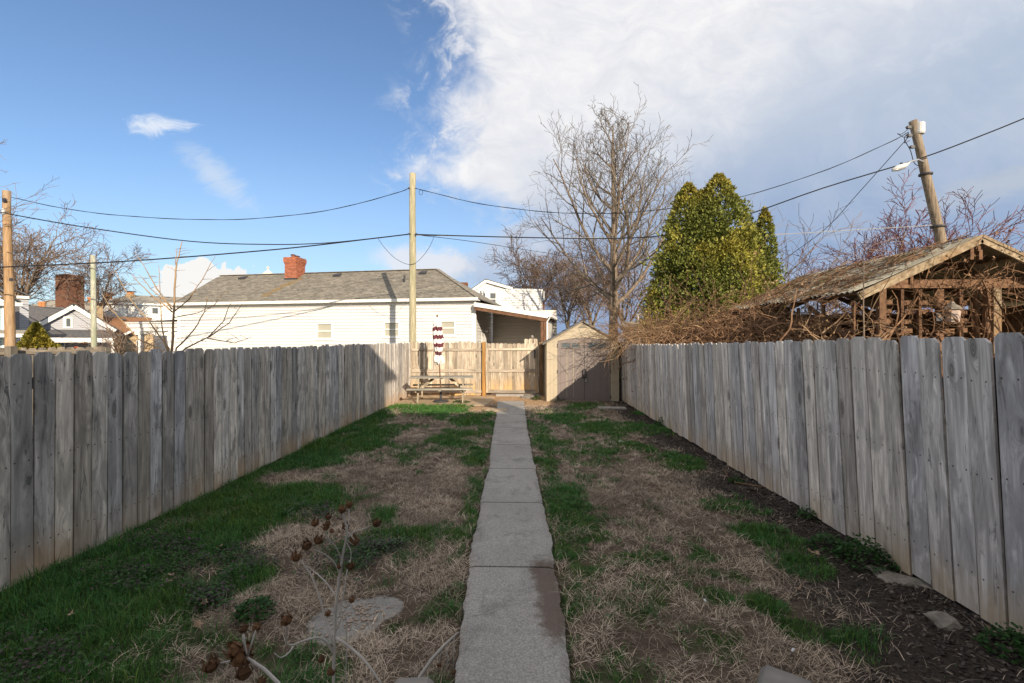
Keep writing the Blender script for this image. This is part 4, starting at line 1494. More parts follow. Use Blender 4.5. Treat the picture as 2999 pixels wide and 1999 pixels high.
w2 = [(F2.x(1101.5), F2.x(1117), F2.z(1109, 702), F2.z(1109, 671)), (F2.x(1124), F2.x(1141), F2.z(1132, 702), F2.z(1132, 671))]
MB().prism([(xg0, 0), (W2, 0), (W2, zp - .02), (xg1, zp - .02), (xpk, zg + .05), (xg0, zev - .05)], .055, .10).build('wall_core', 'white_siding', H2)
siding(H2, xg0, W2, 0, zp - .12, 0, .16, 'white_siding', w2, top=gab2)
siding(H2, xg0, F2.x(1165), zp - .12, zg, 0, .16, 'white_siding', [], top=gab2)
for w_ in w2:
    window(H2, *w_, 0, w=.06, pane='glass')
MB().bx(xg1 - .3, W2 + .03, -.05, .15, zp - .12, zp + .03).build('parapet_cap', 'white_trim', H2)
MB().beam((xg0 - .25, -.08, zev - .12), (xpk, -.08, zg + .1), .12, .16).build('rake_board', 'white_trim', H2)
MB().beam((xg1 + .15, -.08, zp + .02), (xpk, -.08, zg + .1), .12, .16).build('rake_board', 'white_trim', H2)
m = MB()
m.slab([(xg0 - .3, -.1, zev - .05), (xpk, -.1, zg + .2), (xpk, 6, zg + .2), (xg0 - .3, 6, zev - .05)][::-1], .05)
m.slab([(xpk, -.1, zg + .2), (xg1 + .3, -.1, zp + .05), (xg1 + .3, 6, zp + .05), (xpk, 6, zg + .2)][::-1], .05)
m.build('roof', 'shingle_dark', H2)
MB().bx(W2 - .06, W2, .06, 6, 0, zp - .05).build('side_wall', 'white_siding', H2)
MB().tube([(W2 + .10, -.06, zp - .1), (W2 + .10, -.06, F2.z(1245, 690))], .05, 8).build('downspout', 'white_metal', H2)
MB().tube([(W2 + .10, -.06, F2.z(1245, 690)), (W2 + .10, -.06, 0)], .05, 8).build('downspout', 'rust_metal', H2)
pp = P(1108, 0, 28.5)
MB().tube([(F2.x(1108, -1), -1, 2.5), (F2.x(1108, -1), -1, F2.z(1108, 674, -1))], .09, 10).lathe([(.15, 0), (.16, .16)], 10, (F2.x(1108, -1), -1, F2.z(1108, 674, -1))).build('vent_pipe', 'galv', H2)
brick_chimney(H2, F2.x(1058, 4), 4, 1.0, .8, 3.5, F2.z(1058, 649, 4), 'brick_dark', .21, .085, join=True)


# ------------------------------------------------------------------ generic small gable house
def simple_roof(parent, x0, x1, y0, y1, ze, zr, mat, along='x', ov=.35):
    m = MB()
    t = .1
    if along == 'x':
        ym = (y0 + y1) / 2
        k = (zr - ze) / (ym - y0)
        m.slab([(x0 - ov, y0 - ov, ze - ov * k), (x1 + ov, y0 - ov, ze - ov * k), (x1 + ov, ym, zr), (x0 - ov, ym, zr)], t)
        m.slab([(x0 - ov, ym, zr), (x1 + ov, ym, zr), (x1 + ov, y1 + ov, ze - ov * k), (x0 - ov, y1 + ov, ze - ov * k)], t)
    else:
        xm = (x0 + x1) / 2
        k = (zr - ze) / (xm - x0)
        m.slab([(x0 - ov, y0 - ov, ze - ov * k), (xm, y0 - ov, zr), (xm, y1 + ov, zr), (x0 - ov, y1 + ov, ze - ov * k)], t)
        m.slab([(xm, y0 - ov, zr), (x1 + ov, y0 - ov, ze - ov * k), (x1 + ov, y1 + ov, ze - ov * k), (xm, y1 + ov, zr)], t)
    return m.build('roof', mat, parent)


# ------------------------------------------------------------------ grey gabled house far left
F3 = Frame(G(70, 39.2), G(262, 42.6))
H3 = thing('grey_house', 'pale grey gabled bungalow with white trim and a deep front porch', 'house', F3.o, F3.rz)
W3 = F3.len
ze, zk = F3.z(166, 757), F3.z(171, 707)
xm = F3.x(171)
g3 = lambda x: ze + (zk - ze) * (1 - abs(x - xm) / (W3 - xm))
aw = (F3.x(145.5), F3.x(167), F3.z(156, 753), F3.z(156, 727))
MB().prism([(.3, ze - .3), (W3, ze - .3), (xm, zk)], .055, .10).build('wall_core', 'grey_siding', H3)
siding(H3, 0.3, W3 - .1, ze - .1, zk - .1, 0, .17, 'grey_siding', [(F3.x(152), F3.x(163), F3.z(156, 751), F3.z(156, 730))], top=g3)
MB().bx(F3.x(153), F3.x(162), -.02, .0, F3.z(156, 750), F3.z(156, 731)).build('attic_window_pane', 'glass', H3)
MB().bx(aw[0], F3.x(152.5), -.08, .02, aw[2], aw[3]).bx(F3.x(162.5), aw[1], -.08, .02, aw[2], aw[3]).bx(F3.x(152.5), F3.x(162.5), -.08, .02, F3.z(156, 731), aw[3]).bx(F3.x(152.5), F3.x(162.5), -.08, .02, aw[2], F3.z(156, 750)).build('attic_window_frame', 'white_trim', H3)
for s in (-1, 1):
    xe = xm + s * (W3 - xm + .1)
    MB().beam((xe, -.35, ze - .10), (xm, -.35, zk + .1), .12, .34).build('rake_board', 'white_trim', H3)
m = MB()
m.slab([(xm - (W3 - xm) - .25, -.42, ze), (xm, -.42, zk + .32), (xm, 9, zk + .32), (xm - (W3 - xm) - .25, 9, ze)][::-1], .08)
m.slab([(xm, -.42, zk + .32), (W3 + .25, -.42, ze), (W3 + .25, 9, ze), (xm, 9, zk + .32)][::-1], .08)
m.build('roof', 'shingle_dark', H3)
# cross gable wing to the left
m = MB()
m.slab([(F3.x(28, 2), 1.2, F3.z(40, 762, 1.2)), (F3.x(80, 2), 1.2, F3.z(80, 762, 1.2)), (xm - .3, 4.2, zk + .25), (F3.x(20, 4), 4.2, zk + .25)], .08)
m.build('wing_roof', 'shingle_dark', H3)
siding(H3, F3.x(30, 1.5), F3.x(75, 1.5), 0, F3.z(60, 766, 1.5), 1.5, .17, 'grey_siding')
# porch: roof apron, beam, columns, wall, door and window behind
zpb = F3.z(170, 784)
m = MB()
m.slab([(F3.x(95, -1.7), -1.75, F3.z(160, 773, -1.75)), (F3.x(266, -1.7), -1.75, F3.z(160, 773, -1.75)), (W3, -.05, ze), (.6, -.05, ze)], .06)
m.build('porch_roof', 'shingle_dark', H3)
MB().bx(F3.x(98, -1.7), F3.x(264, -1.7), -1.74, -1.5, F3.z(160, 786, -1.7), F3.z(160, 775.5, -1.7)).build('porch_beam', 'white_trim', H3)
for (a, b) in ((102, 110), (256, 263)):
    MB().bx(F3.x(a, -1.6), F3.x(b, -1.6), -1.7, -1.5, 0, F3.z(160, 786, -1.7)).build('porch_column', 'white_trim', H3)
siding(H3, .6, W3, 0, ze - .1, .02, .17, 'grey_siding', [(F3.x(203), F3.x(223), .2, 2.3), (F3.x(128), F3.x(150), .6, 2.3)])
MB().bx(F3.x(206), F3.x(221), .0, .06, .2, 2.1).build('door', 'door_dark', H3)
fr = MB()
for a, b in ((202, 206), (221, 225)):
    fr.bx(F3.x(a), F3.x(b), -.05, .06, .2, 2.25)
fr.bx(F3.x(206), F3.x(221), -.05, .06, 2.1, 2.25)
fr.build('door_frame', 'white_trim', H3)
window(H3, F3.x(131), F3.x(150), .7, 2.2, -.02, pane='glass')
MB().bx(F3.x(176.5), F3.x(186), -1.78, -1.745, 1.25, F3.z(181, 795.5, -1.75)).build('red_sign', 'sign_red', H3)
lm = MB().lathe([(.16, 0), (.2, .12), (.1, .28), (.03, .34)], 12, (F3.x(192, -1), -1, F3.z(192, 791, -1))).build('porch_lantern', 'clay', H3)
# chimney pots on the ridge
cp = MB().bx(F3.x(82, 5), F3.x(112, 5), 4.7, 5.6, F3.z(97, 716, 5), F3.z(97, 706, 5)).build('chimney_base', 'brick_buff', H3)
for u_ in (92.5, 100):
    MB().lathe([(.15, 0), (.13, .1), (.15, .38), (.17, .40), (.17, .56)], 12, (F3.x(u_, 5), 5.1, F3.z(97, 706, 5))).build('chimney_pot', 'clay', cp)

# ------------------------------------------------------------------ blue house at the very left
F4 = Frame(G(-260, 29.4), G(10, 33.2))
H4 = thing('blue_house', 'pale blue sided house with white gable beside the brown pole', 'house', F4.o, F4.rz)
W4 = F4.len
siding(H4, 0, W4, 0, F4.z(5, 702), 0, .19, 'blue_siding')
MB().bx(W4 - .12, W4 + .05, -.06, .1, 0, F4.z(5, 702)).build('corner_board', 'white_trim', H4)
MB().bx(-.2, W4 + .9, -.5, .1, F4.z(5, 702), F4.z(5, 694)).build('cornice', 'white_trim', H4)
zgb = F4.z(5, 694)
MB().prism([(W4 - 8, zgb + .001), (W4 + .1, zgb + .001), (W4 - 3.6, zgb + 3.4)], .05, .2).build('gable_wall', 'white_trim', H4)
m = MB()
m.slab([(W4 - 3.6, -.5, zgb + 3.6), (W4 + .8, -.5, zgb - .15 + .2), (W4 + .8, 1.2, zgb + .05), (W4 - 3.6, 1.2, zgb + 3.6)][::-1], .08)
m.slab([(W4 - 8.2, -.5, zgb + .05), (W4 - 3.6, -.5, zgb + 3.6), (W4 - 3.6, 1.2, zgb + 3.6), (W4 - 8.2, 1.2, zgb + .05)][::-1], .08)
m.build('roof', 'shingle_dark', H4)
siding(H4, F4.x(45, 4), F4.x(66, 4), 0, F4.z(60, 682, 4), 4, .19, 'grey_siding')
MB().bx(F4.x(38, 4), F4.x(67, 4), 3.8, 4.0, F4.z(60, 686, 4), F4.z(60, 680, 4)).build('cornice', 'white_trim', H4)
MB().bx(F4.x(66, 4) - .05, F4.x(66, 4), 4.06, 4.3, 0, F4.z(60, 682, 4)).build('side_wall', 'grey_siding', H4)
m = MB()
m.slab([(F4.x(10, 4), 3.7, F4.z(60, 680, 4) + .75), (F4.x(68, 4), 3.7, F4.z(60, 680, 4)), (F4.x(68, 4), 4.6, F4.z(60, 680, 4)), (F4.x(10, 4), 4.6, F4.z(60, 680, 4) + .75)][::-1], .08)
m.build('wing_roof', 'shingle_dark', H4)
m = MB()
m.slab([(F4.x(-40, -1.5), -1.6, F4.z(5, 764, -1.6)), (F4.x(66, -1.5), -1.6, F4.z(5, 764, -1.6)), (F4.x(66, 0), 0, F4.z(5, 757)), (F4.x(-40, 0), 0, F4.z(5, 757))], .06)
m.build('porch_roof', 'shingle_pale', H4)
MB().bx(F4.x(-40, -1.5), F4.x(64, -1.5), -1.58, -1.4, F4.z(5, 774, -1.6), F4.z(5, 766, -1.6)).build('porch_beam', 'white_trim', H4)
for (a, b) in ((47, 52),):
    MB().bx(F4.x(a, -1.5), F4.x(b, -1.5), -1.55, -1.4, 0, F4.z(5, 774, -1.6)).build('porch_column', 'white_trim', H4)

# ------------------------------------------------------------------ brown roofed bungalow
F5 = Frame(G(196, 48), G(352, 51.6))
H5 = thing('brown_roof_house', 'buff stone bungalow with a wide orange brown shingle roof', 'house', F5.o, F5.rz)
W5 = F5.len
ze5 = F5.z(260, 766)
siding(H5, 0, W5, 0, ze5, 0, .22, 'brick_buff', [(F5.x(313), F5.x(330), .6, 2.0)], name='stone_course')
window(H5, F5.x(313), F5.x(330), .6, 2.0, -.02, pane='glass')
m = MB()
zr5 = F5.z(260, 727, 4.5)
m.slab([(-.4, -.5, ze5), (W5 - 1.0, -.5, ze5), (F5.x(350, 4.5), 4.5, zr5), (F5.x(165, 4.5), 4.5, zr5)], .1)
m.build('roof', 'shingle_brown', H5)
# front gable on the right
xa, xb_ = F5.x(285, -.8), F5.x(372, -.8)
xk, zk5 = F5.x(345, -.8), F5.z(345, 742, -.8)
MB().beam((xa, -.9, F5.z(285, 768, -.8)), (xk, -.9, zk5), .1, .22).build('rake_board', 'white_trim', H5)
m = MB()
m.slab([(xa, -.95, F5.z(285, 768, -.8) + .12), (xk, -.95, zk5 + .12), (xk, 4.2, zk5 + .12), (xa, 4.2, F5.z(285, 768, -.8) + .12)][::-1], .05)
m.build('gable_roof', 'shingle_brown', H5)
MB().bx(-.4, F5.x(283, -.5), -.55, -.45, ze5 - .2, ze5 - .005).build('gutter', 'white_trim', H5)
yv = 2.0
MB().tube([(F5.x(228, yv), yv, 3.0), (F5.x(228, yv), yv, F5.z(228, 739, yv))], .12, 8).build('vent_pipe', 'galv', H5)
brick_chimney(H5, F5.x(222, 1.6), 1.6, 1.1, .9, 2.6, F5.z(222, 702, 1.6), 'brick_buff', .25, .11, join=True, corbel=False)
MB().box((F5.x(284, 3.2), 3.2, F5.z(284, 733, 3.2)), (.4, .4, .16)).build('roof_vent', 'dark_metal', H5)

# ------------------------------------------------------------------ white house with pale hip roof behind the sapling
F6 = Frame(G(237, 57), G(402, 61))
H6 = thing('white_house', 'white house with pale tan hip roof behind the bare sapling', 'house', F6.o, F6.rz)
W6 = F6.len
ze6 = F6.z(320, 700)
w6 = (F6.x(350), F6.x(363), F6.z(356, 720), F6.z(356, 707))
siding(H6, 0, W6 + 1, 0, ze6, 0, .2, 'white_siding', [w6])
MB().bx(w6[0], w6[1], -.01, .03, w6[2], w6[3]).build('window_pane', 'glass', H6)
MB().bx(-.4, W6 + 1, -.45, -.1, ze6, ze6 + .22).build('gutter', 'white_trim', H6)
zr6 = F6.z(340, 679, 5)
m = MB()
m.slab([(-.4, -.4, ze6 + .2), (W6 + 1.5, -.4, ze6 + .2), (W6 + 1.5, 5, zr6), (F6.x(300, 5), 5, zr6)], .1)
m.slab([(F6.x(300, 5), 5, zr6), (-.4, 10, ze6 + .2), (-.4, -.4, ze6 + .2)], .1)
m.build('roof', 'shingle_pale', H6)
x6 = F6.x(250, 3)
MB().lathe([(.42, 3), (.36, 3.1), (.36, F6.z(250, 678, 3)), (.5, F6.z(250, 675, 3)), (.5, F6.z(250, 672, 3))], 8, (x6, 3, 0)).build('chimney', 'clay', H6)
x6 = F6.x(300, 4)
brick_chimney(H6, x6, 4, 1.0, .9, 4, F6.z(300, 676, 4), 'brick_buff', .24, .11, join=True)
MB().bx(x6 - .35, x6 + .35, 3.7, 4.3, F6.z(300, 676, 4) - .05, F6.z(300, 671, 4)).build('flue', 'clay', H6)
MB().bx(x6 - .6, x6 + .6, 3.5, 4.5, F6.z(300, 670, 4), F6.z(300, 668.5, 4)).build('chimney_cap', 'dark_metal', H6)
MB().box((F6.x(375, 4.4), 4.4, F6.z(375, 682, 4.4)), (1.6, .3, .12)).box((F6.x(350, 4.2), 4.2, F6.z(350, 681, 4.2)), (.5, .4, .2)).build('roof_vent', 'dark_metal', H6)

# ------------------------------------------------------------------ dark roofed house between, and the tall brick stack
F7 = Frame(G(60, 66), G(262, 72))
H7 = thing('dark_roof_house', 'far house with a dark hipped roof behind the brick stack', 'house', F7.o, F7.rz)
MB().bx(0, F7.len, 0, 8, 0, F7.z(230, 715)).build('wall', 'white_siding', H7)
m = MB()
zr7 = F7.z(200, 692, 4)
m.slab([(-.5, -.5, F7.z(230, 714)), (F7.len + .5, -.5, F7.z(230, 714)), (F7.x(238, 4), 4, zr7), (F7.x(110, 4), 4, zr7)], .1)
m.slab([(F7.len + .5, -.5, F7.z(230, 714)), (F7.len + .5, 8.5, F7.z(230, 714)), (F7.x(238, 4), 4, zr7)], .1)
m.build('roof', 'shingle_pale', H7)
MB().lathe([(.4, 0), (.35, .1), (.35, 1.0), (.48, 1.1), (.48, 1.3)], 8, (F7.x(209, 4), 4, zr7 - .6)).build('chimney', 'clay', H7)
stack = thing('brick_stack', 'tall square brown brick chimney stack among the bare branches', 'chimney', G(161, 48), R(-14))
sw = 1.62
zst = P(161, 631, 48).z
brick_chimney(stack, 0, 0, sw, sw, 0, zst, 'brick_dark', .42, .17, corbel=False, join=True)

# church finial far behind the white house
fin = thing('church_finial', 'small pale church spire with a cross showing above the white house roof', 'spire', G(616, 70))
zf = P(616, 640, 70).z
MB().lathe([(2.2, zf - 2), (1.3, zf), (.7, P(616, 627, 70).z), (.25, P(616, 621, 70).z), (.12, P(616, 619, 70).z)], 10).build('spire', 'porch_siding', fin)
MB().bx(-.07, .07, -.07, .07, P(616, 620, 70).z, P(616, 611, 70).z).bx(-.26, .26, -.07, .07, P(616, 615.5, 70).z, P(616, 614, 70).z).build('cross', 'porch_siding', fin)

# ------------------------------------------------------------------ grey garage behind the vines, cream building at the far right
F8 = Frame(G(1436, 23.5), G(1730, 22))
H8 = thing('grey_garage', 'low grey garage with metal flue pipes behind the dry vines', 'garage', F8.o, F8.rz)
siding(H8, 0, F8.len, 0, F8.z(1520, 750), 0, .2, 'grey_siding')
zg8 = F8.z(1520, 750)
m = MB()
m.slab([(-.2, -.3, zg8), (F8.len + .2, -.3, zg8), (F8.len + .2, 4, zg8 + .45), (-.2, 4, zg8 + .45)], .08)
m.build('roof', 'shingle_pale', H8)
for (u_, v0, v1, r_) in ((1466, 742, 722, .10), (1517, 752, 739, .07)):
    MB().tube([(F8.x(u_, .5), .5, zg8 - .1), (F8.x(u_, .5), .5, F8.z(u_, v1 + 4, .5))], r_ * .8, 10).lathe([(r_ * 1.15, 0), (r_ * 1.15, .12)], 10, (F8.x(u_, .5), .5, F8.z(u_, v1 + 4, .5))).build('flue_pipe', 'galv', H8)

F9 = Frame(G(2225, 13.5), G(2560, 11.5))
H9 = thing('cream_building', 'yellow cream lap-sided building with brown roof beyond the pavilion', 'building', F9.o, F9.rz)
ze9 = F9.z(2330, 690)
siding(H9, 0, F9.len, 0, ze9, 0, .20, 'cream_siding')
MB().bx(-.15, F9.len, -.35, -.02, ze9 + .002, ze9 + .14).build('gutter', 'dark_metal', H9)
m = MB()
m.slab([(-.2, -.3, ze9 + .15), (F9.len, -.3, ze9 + .15), (F9.len, 3.2, ze9 + 1.1), (-.2, 3.2, ze9 + 1.1)], .06)
m.build('roof', 'shingle_brown', H9)
lb = MB().bx(F9.x(2262), F9.x(2270), -.06, -.02, F9.z(2266, 755), F9.z(2266, 742)).build('meter_box', 'cream_siding', H9)

# pickets of another fence across the alley, seen over the gate
pf = thing('picket_fence', 'few rounded tan picket tops showing over the gate beside the porch post', 'fence', G(1222, 20.2))
PK = plank_mesh('plank', 'fence_tan', .17, 2.0, ear=.035)
for u_, v_ in ((1209.5, 778), (1219, 777.5), (1230.5, 777.5)):
    q = P(u_, v_, 20.2)
    inst('plank', PK, pf, (q.x - pf.location.x, q.y - pf.location.y, 0), (0, 0, 0), (1, 1, q.z / 2.0))
q = P(1223, 774, 20.4)
MB().lathe([(.05, q.z - .2), (.06, q.z - .05), (.075, q.z), (.05, q.z + .07), (.02, q.z + .1)], 10, (q.x - pf.location.x, q.y - pf.location.y, 0)).build('finial', 'stone', pf)

# old fence of the next yard, seen over the left fence
fo = thing('wooden_fence', 'old dark board fence of the next yard in front of the grey bungalow', 'fence', G(100, 10))
fa, fb = P(-60, 799.5, 9.3), P(253, 796.5, 11.0)
dv = fb - fa
nfo = int(math.hypot(dv.x, dv.y) / .142)
OKm = plank_set('old_fence', .136, 1.0, seed=120, ear=.02)
an = math.atan2(dv.y, dv.x)
for k in range(nfo):
    p = fa.lerp(fb, (k + .5) / nfo)
    inst('plank', rnd.choice(OKm), fo, (p.x - fo.location.x, p.y - fo.location.y, 0), (0, rnd.uniform(-.01, .01), an), (1, 1, p.z + rnd.uniform(-.012, .012)))
fd = Vector((math.sin(an), -math.cos(an), 0)) * .04
for dz_ in (-.10, -.75):
    MB().beam(fa + fd + Vector((0, 0, dz_)) - fo.location, fb + fd + Vector((0, 0, dz_)) - fo.location, .04, .09).build('rail', 'old_rail', fo)
for u_ in (37, 251):
    q = P(u_, 798, 9.6 if u_ < 100 else 10.9)
    MB().bx(q.x - .07 - fo.location.x, q.x + .07 - fo.location.x, q.y - .16 - fo.location.y, q.y - .03 - fo.location.y, 0, q.z + (.03 if u_ < 100 else .02)).build('post', 'old_fence', fo)


# ------------------------------------------------------------------ poles and wires
def pole(name, label, base, top, r0, r1, mat, n=14):
    t = thing(name, label, 'pole', base)
    b = Vector(base)
    d = Vector(top) - b
    pts = [d * (k / 10) for k in range(11)]
    o = MB().tube([p + Vector((rnd.uniform(-.008, .008), rnd.uniform(-.008, .008), 0)) for p in pts], [r0 + (r1 - r0) * k / 10 + rnd.uniform(-.003, .003) for k in range(11)], n).build('shaft', mat, t, True)
    return t, b


p1t = P(948, 398, 17.6)
p1b = P(948.5, 784, 17.6)
p1b.z = -.1
pole1, _ = pole('utility_pole', 'pale tan wooden utility pole standing behind the picnic table fence', p1b, p1t, .145, .118, 'pole_tan')
for v_, s in ((432, -1), (537, 1), (537, -1)):
    q = P(948 + s * 8.5, v_, 17.45) - p1b
    MB().box(q, (.07, .05, .06)).build('wire_clamp', 'dark_metal', pole1)
p2t = P(14.5, 438, 18.6)
p2b = P(27, 784, 18.6)
p2b.z = -.1
pole2, _ = pole('utility_pole', 'orange brown utility pole with white insulator beside the blue house', p2b, p2t, .175, .125, 'pole_brown')
MB().lathe([(.05, 0), (.06, .03), (.06, .2), (.03, .24)], 10, P(8, 489, 18.45) - p2b - Vector((0, 0, .05))).build('insulator', 'white_metal', pole2)
MB().box(P(10, 459, 18.45) - p2b, (.12, .06, .16)).build('bracket', 'dark_metal', pole2)
MB().box(P(9, 642, 18.4) - p2b + Vector((.3, 0, 0)), (.10, .06, .12)).build('bracket', 'dark_metal', pole2)
p3t = P(2098, 277, 15.5)
p3m = P(2166, 567, 15.5)
p3b = p3t + (p3m - p3t) * ((p3t.z + .1) / (p3t.z - p3m.z))
pole3, _ = pole('utility_pole', 'leaning weathered utility pole with street light rising behind the pavilion', p3b, p3t, .185, .12, 'pole_grey')
MB().lathe([(.13, 0), (.15, .05), (.15, .36), (.13, .38)], 14, P(2113, 297, 15.45) - p3b - Vector((0, 0, .16))).build('transformer_can', 'white_metal', pole3)
for u_, v_ in ((2088, 292), (2090, 311), (2096, 337)):
    q = P(u_, v_, 15.45) - p3b
    MB().box(q, (.12, .08, .09)).tube([q + Vector((-.1, 0, 0)), q + Vector((.1, 0, 0))], .02, 6).build('insulator', 'dark_metal', pole3)
for v_ in (400, 520):
    k = (v_ - 277) / (567 - 277)
    q = p3t.lerp(p3m, k) - p3b
    MB().lathe([(.17 + .05 * k, -.03), (.175 + .05 * k, 0), (.17 + .05 * k, .03)], 14, q).build('pole_band', 'dark_metal', pole3)
# street light on a curved arm
arm = MB().tube([P(2123, 372, 15.4) - p3b, P(2110, 366, 15.2) - p3b, P(2094, 370, 15.0) - p3b, P(2082, 377, 14.9) - p3b], .03, 8).build('lamp_arm', 'galv', pole3, True)
hp = [P(2087, 375, 14.9), P(2078, 380, 14.87), P(2062, 385, 14.85), P(2050, 389, 14.83)]
hd = MB().tube([p - p3b for p in hp], [.04, .085, .085, .03], 12).build('lamp_head', 'white_metal', pole3, True)
MB().tube([p - p3b - Vector((0, 0, .045)) for p in hp[1:]], [.06, .065, .02], 10).build('lamp_lens', 'galv', hd, True)
MB().lathe([(.04, 0), (.04, .08)], 8, P(2071, 379, 14.85) - p3b).build('photocell', 'dark_metal', hd)
p4 = thing('wooden_post', 'lichen-covered grey post rising beyond the old dark fence', 'post', G(217, 19.5))
MB().tube([(0, 0, -.1), (-.03, 0, 2.5), (-.06, 0, P(213, 586, 19.5).z)], [.105, .10, .085], 10).build('shaft', 'pole_lichen', p4, True)
p5 = thing('wooden_post', 'thin bare grey post behind the evergreen tree', 'post', G(1768, 22))
MB().tube([(0, 0, -.1), (0, 0, P(1768, 600, 22).z)], [.06, .05], 8).build('shaft', 'pole_lichen', p5, True)


def wire(label, pts, r=.010, mat='wire', n=36, twist=0.0, name='overhead_wire'):
    """smooth cable through measured points (u, v, depth)"""
    q = [P(*p) for p in pts]
    out = []
    for i in range(len(q) - 1):
        p0, p1, p2, p3 = q[max(i - 1, 0)], q[i], q[i + 1], q[min(i + 2, len(q) - 1)]
        k = max(4, n // (len(q) - 1))
        for j in range(k):
            s = j / k
            out.append(.5 * ((2 * p1) + (p2 - p0) * s + (2 * p0 - 5 * p1 + 4 * p2 - p3) * s * s + (3 * p1 - p0 - 3 * p2 + p3) * s ** 3))
    out.append(q[-1])
    m = MB()
    m.tube(out, r, 5)
    if twist:
        d2 = []
        for i, p in enumerate(out):
            a = i * 1.3
            d2.append(p + Vector((0, math.cos(a), math.sin(a))) * twist)
        m.tube(d2, r * .8, 4)
    o = m.build(name, mat)
    rebase(o, q[0])
    tag(o, label, 'wire', 'overhead wires')
    return o


wire('twisted upper wire between the brown pole and the pale tan pole', [(27, 453, 18.6), (170, 482, 18.4), (340, 499, 18.2), (545, 503.5, 18.0), (745, 484, 17.8), (900, 446, 17.6), (943, 430, 17.55)], .012, twist=.012)
wire('long black cable dipping from past the brown pole and joining the pale pole line', [(-120, 462, 15.5), (0, 487, 16), (200, 522, 16.5), (440, 554, 17), (620, 561, 17.2), (745, 558, 17.3), (850, 548, 17.4)], .019)
wire('straight black cable rising over the white house roof to the pale pole', [(-120, 622, 16.5), (0, 613.5, 16.6), (300, 599, 16.9), (640, 572, 17.2), (860, 547, 17.4), (944, 537, 17.5)], .024)
wire('twisted wire from the pale pole sagging behind the bare tree to the leaning pole', [(953, 432, 17.55), (975, 437, 17.5), (1080, 463, 17.2), (1200, 481, 16.9), (1330, 490, 16.7), (1480, 485, 16.4), (1690, 455, 16.0), (1900, 389, 15.7), (2040, 328, 15.5), (2088, 303, 15.5)], .011, twist=.012)
wire('black cable sagging behind the evergreen and rising past the street light', [(953, 538, 17.5), (1200, 545, 17.4), (1420, 547, 17.1), (1560, 535, 16.8), (1710, 495, 16.4), (1890, 432, 15.9), (2107, 366, 15.3), (2250, 313, 15.0), (2380, 260, 14.7), (2560, 180, 14.2)], .022)
wire('pale bare service wire running level to the leaning pole', [(953, 540, 17.5), (1300, 546, 17.9), (1600, 544, 18), (1786, 538, 17.5), (1960, 528, 16.5), (2142, 517, 15.5)], .012, 'wire_pale')
wire('slanting wire dropping from the leaning pole towards the red-budded tree', [(2090, 311, 15.5), (2060, 345, 16), (1975, 440, 17.5), (1900, 522, 19), (1830, 575, 20.5), (1795, 600, 21)], .012)
wire('thin wire falling away from the pale pole behind the bare tree', [(965, 540, 17.6), (1075, 553, 19.5), (1200, 572, 23), (1330, 592, 28)], .012)
wire('loose black loop hanging on both sides of the pale pole', [(868, 546, 17.4), (885, 570, 17.42), (910, 594, 17.45), (940, 607, 17.45), (962, 598, 17.45), (985, 570, 17.45), (998, 542, 17.45)], .008)
wire('small coiled wire end beside the top of the pale pole', [(968, 434, 17.5), (963, 440, 17.5), (965, 447, 17.5), (970, 446, 17.5), (971, 439, 17.5), (967, 434, 17.5)], .008)
wire('short black drip loop beside the leaning pole street light', [(2088, 305, 15.4), (2078, 318, 15.4), (2092, 345, 15.4), (2100, 372, 15.4), (2112, 381, 15.4), (2122, 378, 15.4)], .012)
wire('tangled wire stubs below the top of the leaning pole', [(2086, 297, 15.4), (2070, 308, 15.4), (2062, 306, 15.4), (2075, 314, 15.4), (2084, 316, 15.4), (2078, 328, 15.4), (2090, 322, 15.4)], .010)
wire('low wire crossing the grey bungalow roof from the lichen post', [(-40, 690, 20), (60, 700, 22), (160, 713, 26), (240, 722, 30), (330, 728, 34)], .010)
wire('thin dark wire drooping across the bungalow porch gable', [(140, 700, 28), (190, 735, 28.5), (225, 755, 29), (275, 772, 30), (330, 785, 31)], .012)


# ------------------------------------------------------------------ trees
def rot_about(v, ax, a):
    return Matrix.Rotation(a, 3, ax) @ v


def grow(r, start, d, length, rad, level, spec, out, phase=0.0):
    s = spec[level]
    n = s.get('seg', 5)
    pts, rads = [Vector(start)], [rad]
    d = Vector(d).normalized()
    tip = s.get('tip', .35)
    for k in range(n):
        j = Vector((r.gauss(0, 1), r.gauss(0, 1), r.gauss(0, 1))) * s.get('wob', .12)
        d = (d + j + Vector((0, 0, s.get('up', .05)))).normalized()
        pts.append(pts[-1] + d * length / n)
        rads.append(rad * (1 - (1 - tip) * (k + 1) / n))
    out.append((level, pts, rads))
    if level + 1 < len(spec):
        c = spec[level + 1]
        cnt = c['n'] if isinstance(c['n'], int) else r.randint(*c['n'])
        for i in range(cnt):
            f = c['from'] + (1 - c['from']) * ((i + r.random() * .8) / cnt)
            f = min(f, .985)
            q = f * n
            k = min(int(q), n - 1)
            p = pts[k].lerp(pts[k + 1], q - k)
            ax = (pts[k + 1] - pts[k]).normalized()
            side = ax.cross(Vector((0.3, .5, .8))).normalized()
            phase += 2.4 + r.uniform(-.5, .5)
            side = rot_about(side, ax, phase)
            ang = R(r.uniform(*c['ang']))
            nd = ax * math.cos(ang) + side * math.sin(ang)
            prof = c.get('prof')
            L = (length * c['len'] if prof is None else c['abs'] * float(np.interp(f, prof[0], prof[1]))) * r.uniform(.75, 1.2)
            rr_ = rads[k] * c.get('rad', .5)
            if c.get('minr'):
                rr_ = max(rr_, c['minr'])
            grow(r, p, nd, L, rr_, level + 1, spec, out, r.uniform(0, 6))


